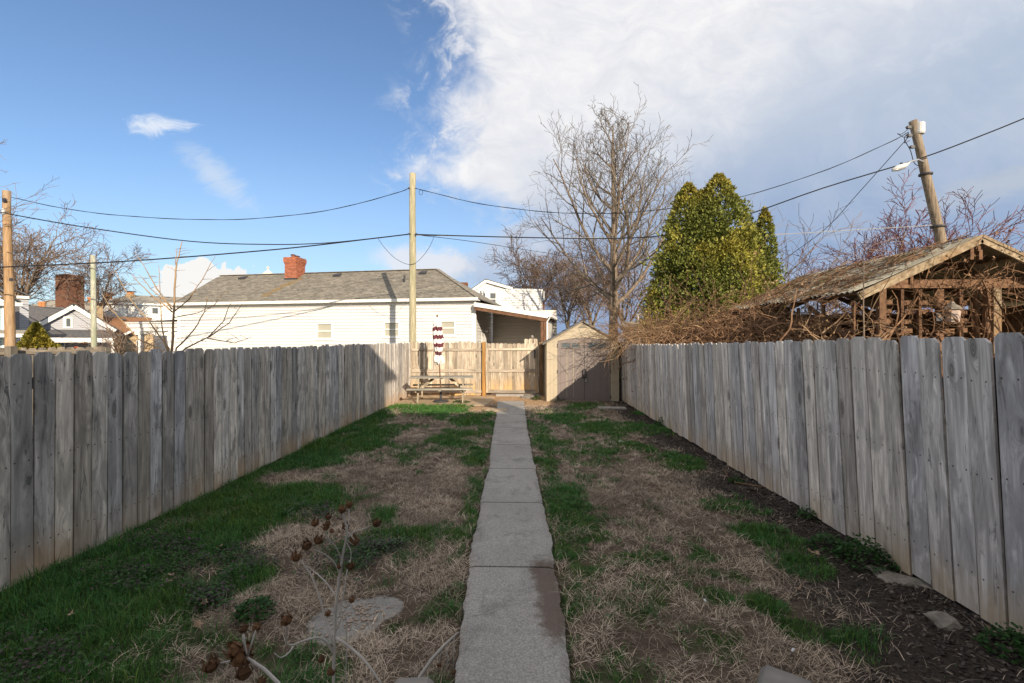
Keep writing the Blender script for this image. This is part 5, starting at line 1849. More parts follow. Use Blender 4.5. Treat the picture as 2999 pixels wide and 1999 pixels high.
def tree(name, label, base, d, length, rad, spec, seed, mats=('bark', 'twig'), split=2, group=None, sides=(8, 5, 3, 3, 3), cat='tree', minr=0.0):
    r = random.Random(seed)
    t = thing(name, label, cat, base, 0, group)
    out = []
    grow(r, Vector((0, 0, 0)), d, length, rad, 0, spec, out)
    A, B = MB(), MB()
    for lv, pts, rads in out:
        m = A if lv < split else B
        m.tube(pts, [max(q, minr) for q in rads], sides[lv], cap=(lv == 0))
    A.build('trunk', mats[0], t, True)
    if B.v:
        B.build('crown', mats[1], t)
    return t


big_spec = [dict(seg=12, wob=.035, up=.06, tip=.12),
            {'n': 24, 'from': .22, 'ang': (46, 66), 'abs': 7.6, 'prof': ([.2, .3, .45, .65, .85, 1], [1.08, 1.05, .78, .48, .27, .16]), 'rad': .50, 'seg': 8, 'wob': .08, 'up': .13, 'tip': .25, 'len': .5},
            {'n': (7, 10), 'from': .2, 'ang': (28, 52), 'len': .40, 'rad': .55, 'seg': 5, 'wob': .13, 'up': .09, 'tip': .35},
            {'n': (5, 6), 'from': .2, 'ang': (25, 55), 'len': .42, 'rad': .6, 'seg': 4, 'wob': .16, 'up': .08, 'tip': .5},
            {'n': (2, 3), 'from': .3, 'ang': (25, 60), 'len': .45, 'rad': .7, 'seg': 2, 'wob': .18, 'up': .05, 'tip': .6}]
bt = P(1408, 784, 24.5)
bt.z = 0
tree('bare_tree', 'tall bare tree with spreading fine branches rising behind the shed', bt, (.01, 0, 1), 13.9, .30, big_spec, 21, sides=(10, 6, 4, 3, 3), minr=.0085)

mid_spec = [dict(seg=6, wob=.08, up=.05, tip=.45),
            {'n': (7, 9), 'from': .40, 'ang': (15, 50), 'len': 1.0, 'rad': .6, 'seg': 7, 'wob': .12, 'up': .06, 'tip': .3},
            {'n': (7, 9), 'from': .25, 'ang': (25, 55), 'len': .5, 'rad': .5, 'seg': 5, 'wob': .18, 'up': .03, 'tip': .4},
            {'n': (6, 8), 'from': .2, 'ang': (25, 60), 'len': .45, 'rad': .55, 'seg': 4, 'wob': .2, 'up': .02, 'tip': .5},
            {'n': (4, 6), 'from': .25, 'ang': (25, 60), 'len': .5, 'rad': .7, 'seg': 2, 'wob': .2, 'up': .02, 'tip': .6}]
for (u_, D, L_, r_, sd, lab) in ((1218, 40, 4.9, .22, 31, 'bare brown tree just past the white parapet wall'),
                                 (1300, 44, 5.0, .24, 32, 'bare brown tree with leaning limbs left of the tall bare tree trunk'),
                                 (1452, 38, 5.2, .25, 33, 'bare brown tree between the tall bare trunk and the evergreen'),
                                 (1365, 52, 5.6, .26, 34, 'far bare brown tree behind the shed roof peak')):
    tree('bare_tree', lab, G(u_, D), (rnd.uniform(-.15, .15), 0, 1), L_, r_, mid_spec, sd, ('bark', 'twig_far'), group='bare brown trees beyond the alley', minr=.016)
rt = [dict(seg=5, wob=.06, up=.05, tip=.5),
      {'n': 13, 'from': .35, 'ang': (12, 62), 'len': 1.35, 'rad': .6, 'seg': 6, 'wob': .10, 'up': .09, 'tip': .3},
      {'n': (8, 10), 'from': .25, 'ang': (25, 55), 'len': .45, 'rad': .5, 'seg': 5, 'wob': .14, 'up': .07, 'tip': .4},
      {'n': (10, 13), 'from': .2, 'ang': (25, 55), 'len': .45, 'rad': .55, 'seg': 3, 'wob': .18, 'up': .06, 'tip': .5},
      {'n': (3, 5), 'from': .2, 'ang': (25, 55), 'len': .42, 'rad': .7, 'seg': 2, 'wob': .2, 'up': .06, 'tip': .8}]
tree('red_bud_tree', 'rounded bare tree with reddish budding twigs behind the pavilion roof', G(2045, 30), (0, 0, 1), 4.2, .24, rt, 45, ('bark', 'twig_red'), split=2, minr=.015)
wisp = [dict(seg=5, wob=.06, up=.05, tip=.5),
        {'n': 8, 'from': .2, 'ang': (20, 50), 'len': .95, 'rad': .5, 'seg': 6, 'wob': .10, 'up': .04, 'tip': .3},
        {'n': (7, 9), 'from': .25, 'ang': (20, 45), 'len': .5, 'rad': .5, 'seg': 5, 'wob': .12, 'up': .02, 'tip': .4},
        {'n': (5, 7), 'from': .2, 'ang': (20, 45), 'len': .5, 'rad': .6, 'seg': 3, 'wob': .15, 'up': 0, 'tip': .5}]
tree('bare_tree', 'wispy bare grey tree spreading out behind the right side of the evergreen', G(1722, 24), (.25, 0, 1), 4.6, .14, wisp, 51, ('bark', 'twig_far'), minr=.009)
tree('bare_tree', 'low bare shrub-like tree between the evergreen and pavilion roof', G(1850, 26), (.2, 0, 1), 3.0, .10, wisp, 52, ('bark', 'twig_far'), minr=.009)
for (u_, D, L_, r_, sd, dx_, lab) in ((72, 46, 7.4, .42, 61, -.05, 'large bare tree with heavy dividing limbs behind the brown pole'),
                                      (190, 50, 6.0, .30, 64, .22, 'bare tree with wide twiggy crown behind the brick stack'),
                                      (-60, 50, 6.8, .4, 63, .05, 'bare tree half hidden behind the blue house')):
    tree('bare_tree', lab, G(u_, D), (dx_, 0, 1), L_, r_, mid_spec, sd, ('bark', 'twig_far'), group='bare trees behind the far left houses', minr=.018)
# tree whose limbs reach into the left edge
lt_spec = [dict(seg=6, wob=.05, up=.05, tip=.4),
           {'n': 22, 'from': .30, 'ang': (40, 70), 'len': .44, 'rad': .40, 'seg': 6, 'wob': .08, 'up': .12, 'tip': .3},
           {'n': (8, 10), 'from': .25, 'ang': (20, 45), 'len': .42, 'rad': .5, 'seg': 5, 'wob': .10, 'up': .08, 'tip': .4},
           {'n': (4, 6), 'from': .2, 'ang': (20, 45), 'len': .45, 'rad': .6, 'seg': 3, 'wob': .12, 'up': .06, 'tip': .5},
           {'n': (1, 3), 'from': .3, 'ang': (25, 50), 'len': .45, 'rad': .7, 'seg': 2, 'wob': .15, 'up': .05, 'tip': .6}]
tree('bare_tree', 'bare tree whose reddish twigs reach in above the brown pole', G(-470, 15), (.06, 0, 1), 9.2, .22, lt_spec, 71, ('bark', 'twig_far'), minr=.006)

# sapling just beyond the left fence, stems traced one by one
SD = 9.0


def c1(x, y):
    return (.3002 * x, 392 + .3002 * y)


def c2(x, y):
    return (353 + .2668 * x, 510 + .2668 * y)


stems = [([c1(1310, 1450), c1(1315, 1360), c1(1330, 1100), c1(1345, 800), c1(1355, 700), c1(1395, 540)], .030, 0),
         ([c1(1300, 1440), c1(1270, 1330), c1(1240, 1200), c1(1230, 1050), c1(1215, 720)], .018, .2),
         ([c1(1300, 1430), c1(1220, 1360), c1(1060, 1290), c1(940, 1150), c1(850, 1060), c1(780, 940)], .018, .5),
         ([c1(1305, 1440), c1(1290, 1360), c1(1150, 1160), c1(1000, 990), c1(880, 760)], .018, -.2),
         ([c1(1318, 1080), c1(1130, 920), c1(1050, 840), c1(1000, 780)], .014, .4), ([c1(1322, 1060), c1(1200, 900), c1(1120, 760), c1(1030, 620)], .014, -.3),
         ([c1(1322, 1040), c1(1150, 900), c1(1060, 790)], .012, .1), ([c1(1330, 1080), c1(1450, 980), c1(1550, 830), c1(1650, 650)], .014, -.2),
         ([c1(1345, 720), c1(1350, 640), c1(1350, 580)], .009, .0),
         ([c2(190, 1150), c2(200, 1085), c2(350, 930), c2(440, 770), c2(465, 640)], .018, .1), ([c2(200, 1150), c2(280, 1085), c2(470, 990), c2(600, 850), c2(670, 690)], .020, -.1),
         ([c2(470, 990), c2(650, 870), c2(765, 700)], .014, -.2), ([c2(460, 1000), c2(700, 1040), c2(850, 985)], .012, .0), ([c2(180, 820), c2(380, 780), c2(520, 710), c2(600, 620)], .010, .2)]
sap = thing('bare_sapling', 'multi-stemmed bare tan sapling standing just past the left fence', 'sapling', G(398, SD))
trunkm, twm = MB(), MB()
rs = random.Random(4)
for k, (pts, r_, dd) in enumerate(stems):
    q = [P(a, b, SD + dd * i / max(1, len(pts) - 1)) - sap.location for i, (a, b) in enumerate(pts)]
    if k in (0,):
        q = [Vector((q[0].x, q[0].y, 0))] + q
    fine = []
    for i in range(len(q) - 1):
        for j in range(3):
            fine.append(q[i].lerp(q[i + 1], j / 3) + Vector((rs.gauss(0, .006), rs.gauss(0, .006), 0)))
    fine.append(q[-1])
    (trunkm if k in (0, 1, 3, 10) else twm).tube(fine, [r_ * (1 - .75 * i / (len(fine) - 1)) for i in range(len(fine))], 6)
    for i in range(int(5 + 3 * (k == 0))):
        f = rs.uniform(.35, .95)
        p = fine[int(f * (len(fine) - 1))]
        d = Vector((rs.choice((-1, 1)) * rs.uniform(.4, 1), rs.uniform(-.4, .4), rs.uniform(-.1, .7))).normalized() * rs.uniform(.10, .34)
        twm.tube([p, p + d * .5 + Vector((0, 0, .01)), p + d], [.005, .004, .0025], 4)
trunkm.build('trunk', 'twig_tan', sap, True)
twm.build('branches', 'twig_tan', sap, True)

# twiggy shrub in front of the brown roofed bungalow
shr = [dict(seg=2, wob=.1, up=0, tip=.6),
       {'n': 14, 'from': .1, 'ang': (25, 75), 'len': 2.8, 'rad': .6, 'seg': 6, 'wob': .16, 'up': .04, 'tip': .3},
       {'n': (6, 9), 'from': .25, 'ang': (25, 60), 'len': .45, 'rad': .5, 'seg': 4, 'wob': .2, 'up': .02, 'tip': .4},
       {'n': (4, 7), 'from': .2, 'ang': (25, 60), 'len': .5, 'rad': .6, 'seg': 3, 'wob': .2, 'up': 0, 'tip': .5}]
tree('bare_shrub', 'tangled bare shrub in front of the buff bungalow', G(305, 25), (0, 0, 1), .8, .09, shr, 81, ('bark', 'twig_far'), cat='shrub', minr=.008)


# ------------------------------------------------------------------ evergreen sprays
def sprays(rs, pts, out_dir, size, cols, droop=.2, fan=3, wid=.22):
    """pts Nx3, out_dir Nx3: little fans of flat leaf fingers; returns V, F, tint"""
    n = len(pts)
    Vs, Fs, Ts = [], [], []
    base = 0
    for k in range(fan):
        d = out_dir + rs.normal(0, .55, (n, 3))
        d[:, 2] += .25 - droop * rs.rand(n)
        d /= np.linalg.norm(d, axis=1, keepdims=True)
        L = size * rs.uniform(.6, 1.3, (n, 1))
        sd = np.cross(d, rs.normal(0, 1, (n, 3)))
        sd /= np.linalg.norm(sd, axis=1, keepdims=True) + 1e-9
        a = pts
        b = pts + d * L * .55 + sd * L * wid
        c = pts + d * L
        e = pts + d * L * .55 - sd * L * wid
        Vs.append(np.stack([a, b, c, e], 1).reshape(-1, 3))
        Fs.append(np.arange(n * 4).reshape(-1, 4) + base)
        base += n * 4
        Ts.append(np.repeat(cols * rs.uniform(.85, 1.15, (n, 1)), 4, 0))
    return np.concatenate(Vs), np.concatenate(Fs), np.concatenate(Ts)


def evergreen(name, label, base, lobes, n, seed, size, gap=.43, gold=True, cone=None):
    """lobes: list of (dx, dy, z0, z1, radius)"""
    rs = np.random.RandomState(seed)
    t = thing(name, label, 'evergreen tree', base)
    pts, outs, cols = [], [], []
    wsum = sum((z1 - z0) * r for _, _, z0, z1, r in lobes)
    for dx, dy, z0, z1, r in lobes:
        k = int(n * (z1 - z0) * r / wsum)
        f = rs.rand(k) ** 0.8
        z = z0 + (z1 - z0) * f
        prof = np.interp(f, [0, .08, .25, .5, .75, .92, 1], cone or [.80, .98, .97, .76, .47, .22, .03]) * r
        a = rs.rand(k) * 2 * np.pi
        lump = 1 + .30 * (vnoise(a * 1.6 + dx * 3, z * .9, 1.5, 3, seed) - .5) * 2
        lump = lump * (1 + .5 * (vnoise(a * 4.2 + dx, z * 3.2, 1.0, 2, seed + 9) - .5))
        rad = prof * lump * (1 - .42 * rs.rand(k) ** 1.8) * (1 + .30 * rs.rand(k) ** 4)
        p = np.stack([dx + rad * np.cos(a), dy + rad * np.sin(a), z], 1)
        keep = vnoise(a * 2.2 + dx, z * 1.3, 1.3, 3, seed + 2) > gap - .12 * rs.rand(k)
        # brown bare patches low down
        p, a, f = p[keep], a[keep], f[keep]
        o = np.stack([np.cos(a) * .8, np.sin(a) * .8, np.full(len(a), .55)], 1)
        g = vnoise(p[:, 0] * 1.2 + 5, p[:, 2] * 1.2 + p[:, 1], 1.0, 3, seed + 5)
        c = np.array([.18, .205, .045])[None] * np.ones((len(p), 1))
        y = np.clip((g - .40) * 2.2, 0, 1)[:, None]
        c = c * (1 - y) + np.array([.42, .38, .07]) * y
        if not gold:
            c = c * np.array([1.5, 1.25, 1.0])
        if gold:
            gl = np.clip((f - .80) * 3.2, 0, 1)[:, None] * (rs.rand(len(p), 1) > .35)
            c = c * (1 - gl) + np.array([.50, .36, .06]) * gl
        dark = (rs.rand(len(p), 1) < .28)
        c = np.where(dark, c * .45, c)
        pts.append(p)
        outs.append(o)
        cols.append(c)
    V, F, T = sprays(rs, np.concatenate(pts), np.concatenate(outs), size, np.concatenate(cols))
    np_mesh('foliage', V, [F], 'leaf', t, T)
    tm = MB()
    for dx, dy, z0, z1, r in lobes:
        tm.tube([(dx * .3, dy * .3, 0), (dx, dy, z0 + .3), (dx, dy, z1 - .3)], [.14, .1, .02], 7)
    r2 = random.Random(seed)
    for dx, dy, z0, z1, r in lobes:
        for k in range(int(60 * r)):
            z = r2.uniform(z0 - .3, z1 * .8)
            a = r2.uniform(0, 6.28)
            L_ = r * r2.uniform(.4, .95) * float(np.interp((z - z0) / (z1 - z0), [0, .3, 1], [1, .95, .1]))
            e = Vector((dx + L_ * math.cos(a), dy + L_ * math.sin(a), z + L_ * .35))
            tm.tube([(dx, dy, z), Vector((dx, dy, z)).lerp(e, .5) + Vector((0, 0, -.05)), e], [.018, .012, .005], 4)
    tm.build('trunk', 'twig', t)
    return t


eb = G(1638, 16.4)
top1, top2, top3 = P(1650, 412, 16.4).z, P(1578, 432, 16.4).z, P(1768, 485, 16.4).z
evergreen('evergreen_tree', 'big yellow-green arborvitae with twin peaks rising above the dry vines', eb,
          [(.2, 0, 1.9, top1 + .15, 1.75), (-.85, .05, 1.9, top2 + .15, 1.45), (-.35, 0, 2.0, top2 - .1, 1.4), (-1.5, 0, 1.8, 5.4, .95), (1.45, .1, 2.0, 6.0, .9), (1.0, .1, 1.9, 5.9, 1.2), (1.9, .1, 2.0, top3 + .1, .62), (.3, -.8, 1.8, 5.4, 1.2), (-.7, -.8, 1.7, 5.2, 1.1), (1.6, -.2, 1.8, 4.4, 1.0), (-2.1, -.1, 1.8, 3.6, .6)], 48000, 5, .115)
evergreen('conifer_shrub', 'small bushy green conifer in front of the grey bungalow porch', G(83, 27),
          [(0, 0, .1, P(82, 744, 27).z, 1.35)], 4500, 8, .16, gap=.2, gold=False, cone=[1, .98, .82, .55, .28, .1, .01])


# ------------------------------------------------------------------ tangled dry vines
def tangle(m, r, n, origin, spread, length, rad, bias=(0, 0, 0), wob=.5, seg=7, grav=0.0):
    for _ in range(n):
        p = Vector(origin) + Vector((r.gauss(0, spread[0]), r.gauss(0, spread[1]), r.gauss(0, spread[2])))
        d = Vector((r.gauss(0, 1), r.gauss(0, 1), r.gauss(0, .6))) + Vector(bias)
        d.normalize()
        L_ = length * r.uniform(.4, 1.3)
        pts = [p]
        for k in range(seg):
            d = (d + Vector((r.gauss(0, wob), r.gauss(0, wob), r.gauss(0, wob) - grav))).normalized()
            pts.append(pts[-1] + d * L_ / seg)
        q = rad * r.uniform(.6, 1.4)
        m.tube(pts, [q * (1 - .6 * k / seg) for k in range(seg + 1)], 3, cap=False)


rv = random.Random(11)


def vine(label, spec, mat, leaves=0):
    m = MB()
    for s in spec:
        tangle(m, rv, **s)
    nv = len(m.v)
    for _ in range(leaves):
        p = Vector(m.v[rv.randrange(nv)])
        a = Vector((rv.gauss(0, 1), rv.gauss(0, 1), rv.gauss(0, 1) - .6)).normalized() * rv.uniform(.03, .08)
        b = a.cross(Vector((rv.gauss(0, 1), rv.gauss(0, 1), rv.gauss(0, 1)))).normalized() * rv.uniform(.012, .03)
        m.add([p, p + a * .5 + b, p + a, p + a * .5 - b], [(0, 1, 2, 3)])
    o = m.build('dry_vines', mat)
    rebase(o, tuple(spec[0]['origin']))
    tag(o, label, 'vines', kind='stuff')
    return o


# over the fence end and the shed roof
vo = Vector((3.25, 13.3, 1.95))
vine('pale tan dry vines spilling over the fence end onto the shed', [
    dict(n=260, origin=vo, spread=(.45, .8, .12), length=1.3, rad=.0055, bias=(-.5, -.2, .15), wob=.30, grav=.06),
    dict(n=60, origin=vo + Vector((-.25, .2, .15)), spread=(.3, .6, .1), length=1.5, rad=.006, bias=(-1.2, -.4, .55), wob=.22, grav=.12),
    dict(n=60, origin=vo + Vector((.6, .4, .1)), spread=(.5, .8, .2), length=1.4, rad=.006, bias=(0, 0, 1.2), wob=.25, grav=.05),
    dict(n=30, origin=(3.0, 11.9, 1.8), spread=(.06, .45, .05), length=1.0, rad=.004, bias=(-.15, 0, -1.6), wob=.3, grav=.1)], 'vine')
# mass under the evergreen
for k, (u_, D, zc, n_, lab) in enumerate(((1530, 13.6, 1.92, 420, 'dense brown vine thicket under the left side of the evergreen'),
                                          (1640, 13.2, 1.95, 460, 'dense brown vine thicket under the right side of the evergreen'),
                                          (1735, 12.2, 2.1, 380, 'brown vine thicket at the far end of the pavilion roof'))):
    o = G(u_, D)
    vine(lab, [dict(n=n_, origin=(o.x, o.y, zc), spread=(.6, .8, .26), length=1.1, rad=.007, wob=.5, grav=.12),
               dict(n=n_ // 2, origin=(o.x, o.y, zc - .3), spread=(.65, .8, .3), length=1.0, rad=.006, bias=(0, 0, -1.4), wob=.4, grav=.1),
               dict(n=n_ // 10, origin=(o.x, o.y - .2, zc - .2), spread=(.6, .6, .3), length=2.0, rad=.017, wob=.22, bias=(0, 0, .6)),
               dict(n=n_ // 8, origin=(o.x, o.y - .2, zc + .1), spread=(.6, .6, .3), length=1.7, rad=.009, wob=.28, grav=.03)], 'vine_brown', 1500)
o = G(1600, 13.0)
vine('long pale vine canes arching out of the brown thicket', [
    dict(n=70, origin=(o.x, o.y, 2.05), spread=(1.0, .8, .25), length=2.2, rad=.008, bias=(0, -.2, .5), wob=.16, grav=.10)], 'vine')


# ------------------------------------------------------------------ derelict pavilion over the right fence
PY0, PY1 = 9.0, 14.6
XRG = (2219 - 1205) / FPX * PY0
ZRG = EYE + (784 - 553) / FPX * PY0
XEV = (1953 - 1205) / FPX * PY0
ZEV = EYE + (784 - 676) / FPX * PY0
pav = thing('pavilion', 'derelict brown timber pavilion with sagging corrugated roof and lattice screens', 'pavilion', (XRG, PY0, 0))
hwp = XRG - XEV
slp = (ZRG - ZEV) / hwp
dpy = PY1 - PY0
# corrugated roof sheets, each its own part
ns = 6
for s in (-1, 1):
    for k in range(ns):
        ya, yb = dpy * k / ns + .0, dpy * (k + 1) / ns + .05
        ex = hwp + rnd.uniform(-.03, .10) + (.12 if s > 0 else 0)
        nyy, nxx = 28, 6
        vs, fs = [], []
        sag = rnd.uniform(0, .04)
        for i in range(nyy + 1):
            yy = ya + (yb - ya) * i / nyy
            for j in range(nxx + 1):
                f = j / nxx
                wv = .022 * math.sin((yy) * 2 * math.pi / .155)
                z = ZRG + .04 + .006 * k - f * ex * slp + wv - sag * math.sin(math.pi * f) + (.03 * rnd.random() if j == nxx else 0)
                vs.append((s * f * ex, yy, z))
        for i in range(nyy):
            for j in range(nxx):
                a = i * (nxx + 1) + j
                fs.append((a, a + 1, a + nxx + 2, a + nxx + 1))
        MB().add(vs, fs).build('roof_sheet', 'corrugated', pav, True)
# rake boards (two layers), sub fascia, ridge beam, rafters, purlins
for s in (-1, 1):
    a = Vector((s * .0, -.06, ZRG - .03))
    b = Vector((s * hwp, -.06, ZEV - .06))
    MB().beam(a, b, .045, .15).build('rake_board', 'grey_timber', pav)
    MB().beam(a + Vector((0, -.03, .055)), b + Vector((0, -.03, .055)), .02, .055).build('rake_trim', 'grey_timber', pav)
    for k in range(1, 6):
        yy = dpy * k / 5 - .05
        MB().beam(Vector((0, yy, ZRG - .10)), Vector((s * hwp, yy, ZEV - .10)), .045, .12).build('rafter', 'brown_timber', pav)
    for f in (.3, .62, .95):
        MB().beam((s * hwp * f, .0, ZRG - .02 - f * hwp * slp - .02), (s * hwp * f, dpy, ZRG - .02 - f * hwp * slp - .02), .06, .04).build('purlin', 'brown_timber', pav)
MB().beam((0, -.03, ZRG - .16), (0, dpy, ZRG - .16), .05, .18).build('ridge_beam', 'brown_timber', pav)


def pu(u, Y=PY0):
    return (u - 1205) / FPX * Y - XRG


def pz(v, Y=PY0):
    return EYE + (784 - v) / FPX * Y


for u0 in (2205, 2224):
    MB().bx(pu(u0), pu(u0 + 7.5), .02, .08, pz(600), pz(573)).build('king_block', 'brown_timber', pav)
yt = .28
MB().bx(pu(2018, PY0 + yt), pu(2470, PY0 + yt), yt, yt + .09, pz(664, PY0 + yt), pz(645, PY0 + yt)).build('tie_beam', 'brown_timber', pav)
MB().bx(pu(2068, PY0 + yt), pu(2075, PY0 + yt), yt - .03, yt - .002, pz(655, PY0 + yt), pz(627, PY0 + yt)).build('hanger', 'brown_timber', pav)
for u0, w_, m_ in ((2001, 15, 'brown_timber'), (2250, 17, 'grey_timber'), (2236, 8, 'brown_timber'), (2440, 16, 'brown_timber')):
    MB().bx(pu(u0, PY0 + .2), pu(u0 + w_, PY0 + .2), .17, .30 if u0 > 2240 else .27, 0, pz(664.5, PY0 + .2)).build('post', m_, pav)
for (xx, yy) in ((-hwp + .25, dpy - .3), (hwp - .25, dpy - .3), (-hwp + .25, dpy * .5), (hwp - .2, dpy * .5)):
    MB().bx(xx - .06, xx + .06, yy - .06, yy + .06, 0, ZEV - .05).build('post', 'brown_timber', pav)
# front lattice: uprights with short blocks
for u0, w_ in ((2049, 6.5), (2088, 7), (2129, 14), (2177, 7.5), (2212, 8)):
    MB().bx(pu(u0, 9.35), pu(u0 + w_, 9.35), .33, .40, 0, pz(664, 9.35)).build('upright', 'brown_timber', pav)
for u0, u1 in ((2014, 2030), (2056, 2075), (2095, 2111), (2142, 2168), (2184, 2197), (2219, 2236)):
    for v_ in (691, 712, 733.5, 754, 775, 796):
        vv = v_ + rnd.uniform(-1.5, 1.5)
        MB().bx(pu(u0, 9.4), pu(u1 + rnd.uniform(-2, 3), 9.4), .402, .44, pz(vv + 10, 9.4), pz(vv, 9.4)).build('lattice_block', 'brown_timber', pav)
for v_ in (700, 722, 743, 765):
    MB().bx(pu(2016, 9.6), pu(2252, 9.6), .62, .65, pz(v_ + 3, 9.6), pz(v_, 9.6)).build('lattice_slat', 'brown_timber', pav)
# side screen slats running back under the near eave
xs_ = -hwp + .32
for k in range(9):
    z0 = 1.05 + k * .165
    MB().bx(xs_ - .02, xs_ + .02, .5, dpy - .3, z0, z0 + .075).build('side_slat', 'brown_timber', pav)
for k in range(6):
    yy = .6 + k * .95
    MB().bx(xs_ + .025, xs_ + .07, yy - .04, yy + .04, 0, ZEV - .1).build('side_upright', 'brown_timber', pav)
for k in range(9):
    z0 = 1.05 + k * .165
    MB().bx(-hwp + .4, hwp - .4, dpy - .36, dpy - .33, z0, z0 + .08).build('back_slat', 'brown_timber', pav)
for k, (ya, yb) in enumerate(((.5, 1.9), (1.7, 3.4), (3.0, 4.6))):
    MB().beam((xs_ - .06, ya, 1.9), (xs_ - .06, yb, 2.65), .04, .10).build('side_brace', 'brown_timber', pav)
# closed board walls on the far side and back
for k in range(30):
    yy = .4 + k * (dpy - .6) / 30
    MB().bx(hwp - .32, hwp - .30, yy, yy + (dpy - .6) / 30 - .006, 0, ZEV - .15).build('wall_board', 'brown_timber', pav)
for k in range(26):
    xx = -hwp + .35 + k * (2 * hwp - .7) / 26
    MB().bx(xx, xx + (2 * hwp - .7) / 26 - .006, dpy - .30, dpy - .28, 0, ZEV - .1).build('wall_board', 'brown_timber', pav)
# wall lantern on an upright
lp = Vector((pu(2164, 9.1), .12, pz(754, 9.1)))
ln = MB().lathe([(.04, .06), (.11, .10), (.13, .30), (.10, .34)], 8, lp + Vector((0, 0, .02))).build('lantern', 'clay_pale', pav)
MB().lathe([(.155, .34), (.14, .38), (.06, .45), (.02, .50)], 8, lp + Vector((0, 0, .02))).build('lantern_cap', 'stone', ln)
MB().beam(lp + Vector((-.10, .05, .22)), lp + Vector((-.26, .06, .22)), .05, .16).build('lantern_arm', 'dark_metal', ln)
# litter and moss lying on the roof
rl = random.Random(77)
m = MB()
for _ in range(900):
    f, yy = rl.random() ** 1.0, rl.uniform(.2, dpy)
    x = -f * hwp
    z = ZRG + .05 - f * hwp * slp + .02
    d = Vector((rl.gauss(0, 1), rl.gauss(0, 1) * 1.4, 0)).normalized() * rl.uniform(.08, .5)
    d.z = -d.x * -slp if False else d.x * slp
    m.tube([(x, yy, z), (x + d.x * .5, yy + d.y * .5, z + d.z * .5 + rl.uniform(0, .05)), (x + d.x, yy + d.y, z + d.z + .01)], rl.uniform(.004, .010), 3, cap=False)
o = m.build('roof_litter', 'vine_brown')
o.location = pav.location
tag(o, 'dry twigs and vine litter lying on the pavilion roof', 'litter', kind='stuff')
m = MB()
for _ in range(26):
    f, yy = rl.uniform(.1, .85), rl.uniform(.4, dpy)
    x = -f * hwp
    z = ZRG + .06 - f * hwp * slp
    n_ = 9
    vs = [(x, yy, z + .035)]
    rr_ = rl.uniform(.10, .28)
    for k in range(n_):
        a = 6.283 * k / n_
        q = rr_ * rl.uniform(.6, 1.2)
        vs.append((x + q * math.cos(a), yy + q * 1.6 * math.sin(a), z + q * math.cos(a) * slp + .0))
    m.add(vs, [(0, 1 + k, 1 + (k + 1) % n_) for k in range(n_)])
o = m.build('roof_moss', 'moss')
o.location = pav.location
tag(o, 'mossy patches on the corrugated pavilion roof', 'moss', kind='stuff')
# vines through and over the pavilion
vine('grey dry vines climbing through the pavilion lattice', [
    dict(n=90, origin=(XRG - .6, PY0 + .15, 2.2), spread=(.9, .12, .45), length=1.2, rad=.006, bias=(0, 0, .8), wob=.35),
    dict(n=60, origin=(XRG + .1, PY0 + .1, 3.0), spread=(.5, .15, .2), length=1.0, rad=.006, bias=(0, 0, .2), wob=.45),
    dict(n=50, origin=(XRG + 1.2, PY0 + .05, 3.1), spread=(.7, .2, .2), length=1.1, rad=.006, bias=(.2, 0, -.3), wob=.4, grav=.05),
    dict(n=25, origin=(XRG - .3, PY0 + .1, 1.7), spread=(.9, .1, .3), length=2.0, rad=.016, bias=(0, 0, 1.3), wob=.2),
    dict(n=40, origin=(XRG + 1.5, PY0, 3.55), spread=(.8, .3, .08), length=.9, rad=.005, bias=(.3, 0, .6), wob=.4)], 'vine_brown', 500)
vine('pale dead leafy vines hanging over the pavilion side screen', [
    dict(n=170, origin=(XEV + .15, PY0 + 2.4, 2.2), spread=(.12, 1.4, .3), length=.9, rad=.006, bias=(0, 0, -.6), wob=.42, grav=.05),
    dict(n=40, origin=(XEV, PY0 + 2.0, 2.0), spread=(.25, 1.2, .2), length=1.8, rad=.011, bias=(.2, -.3, .5), wob=.18),
    dict(n=140, origin=(XEV + .3, PY0 + 4.3, 2.75), spread=(.3, .8, .1), length=1.3, rad=.007, bias=(0, .2, 0), wob=.4, grav=.06)], 'vine', 1200)
# stray upright stake in front of the pavilion
st = thing('dead_sapling', 'single dark leafless sapling standing in front of the pavilion eave', 'sapling', (P(1985, 784, 8.6).x, P(1985, 784, 8.6).y, 0))
MB().tube([(0, 0, 0), (.01, 0, 1.6), (-.01, 0, 2.5), (.0, 0, P(1984, 604, 8.6).z)], [.018, .015, .012, .007], 6).build('trunk', 'bark', st)

# ------------------------------------------------------------------ dried flower stalk in the foreground
DP = 1.42
plant = thing('dried_plant', 'dried pale branching stalk with brown seed pods beside the cracked clay patch', 'plant', (P(765, 784, DP).x, P(765, 784, DP).y, 0))


def c3(x, y):
    return (392.2 + .3248 * x, 1059 + .3248 * y)


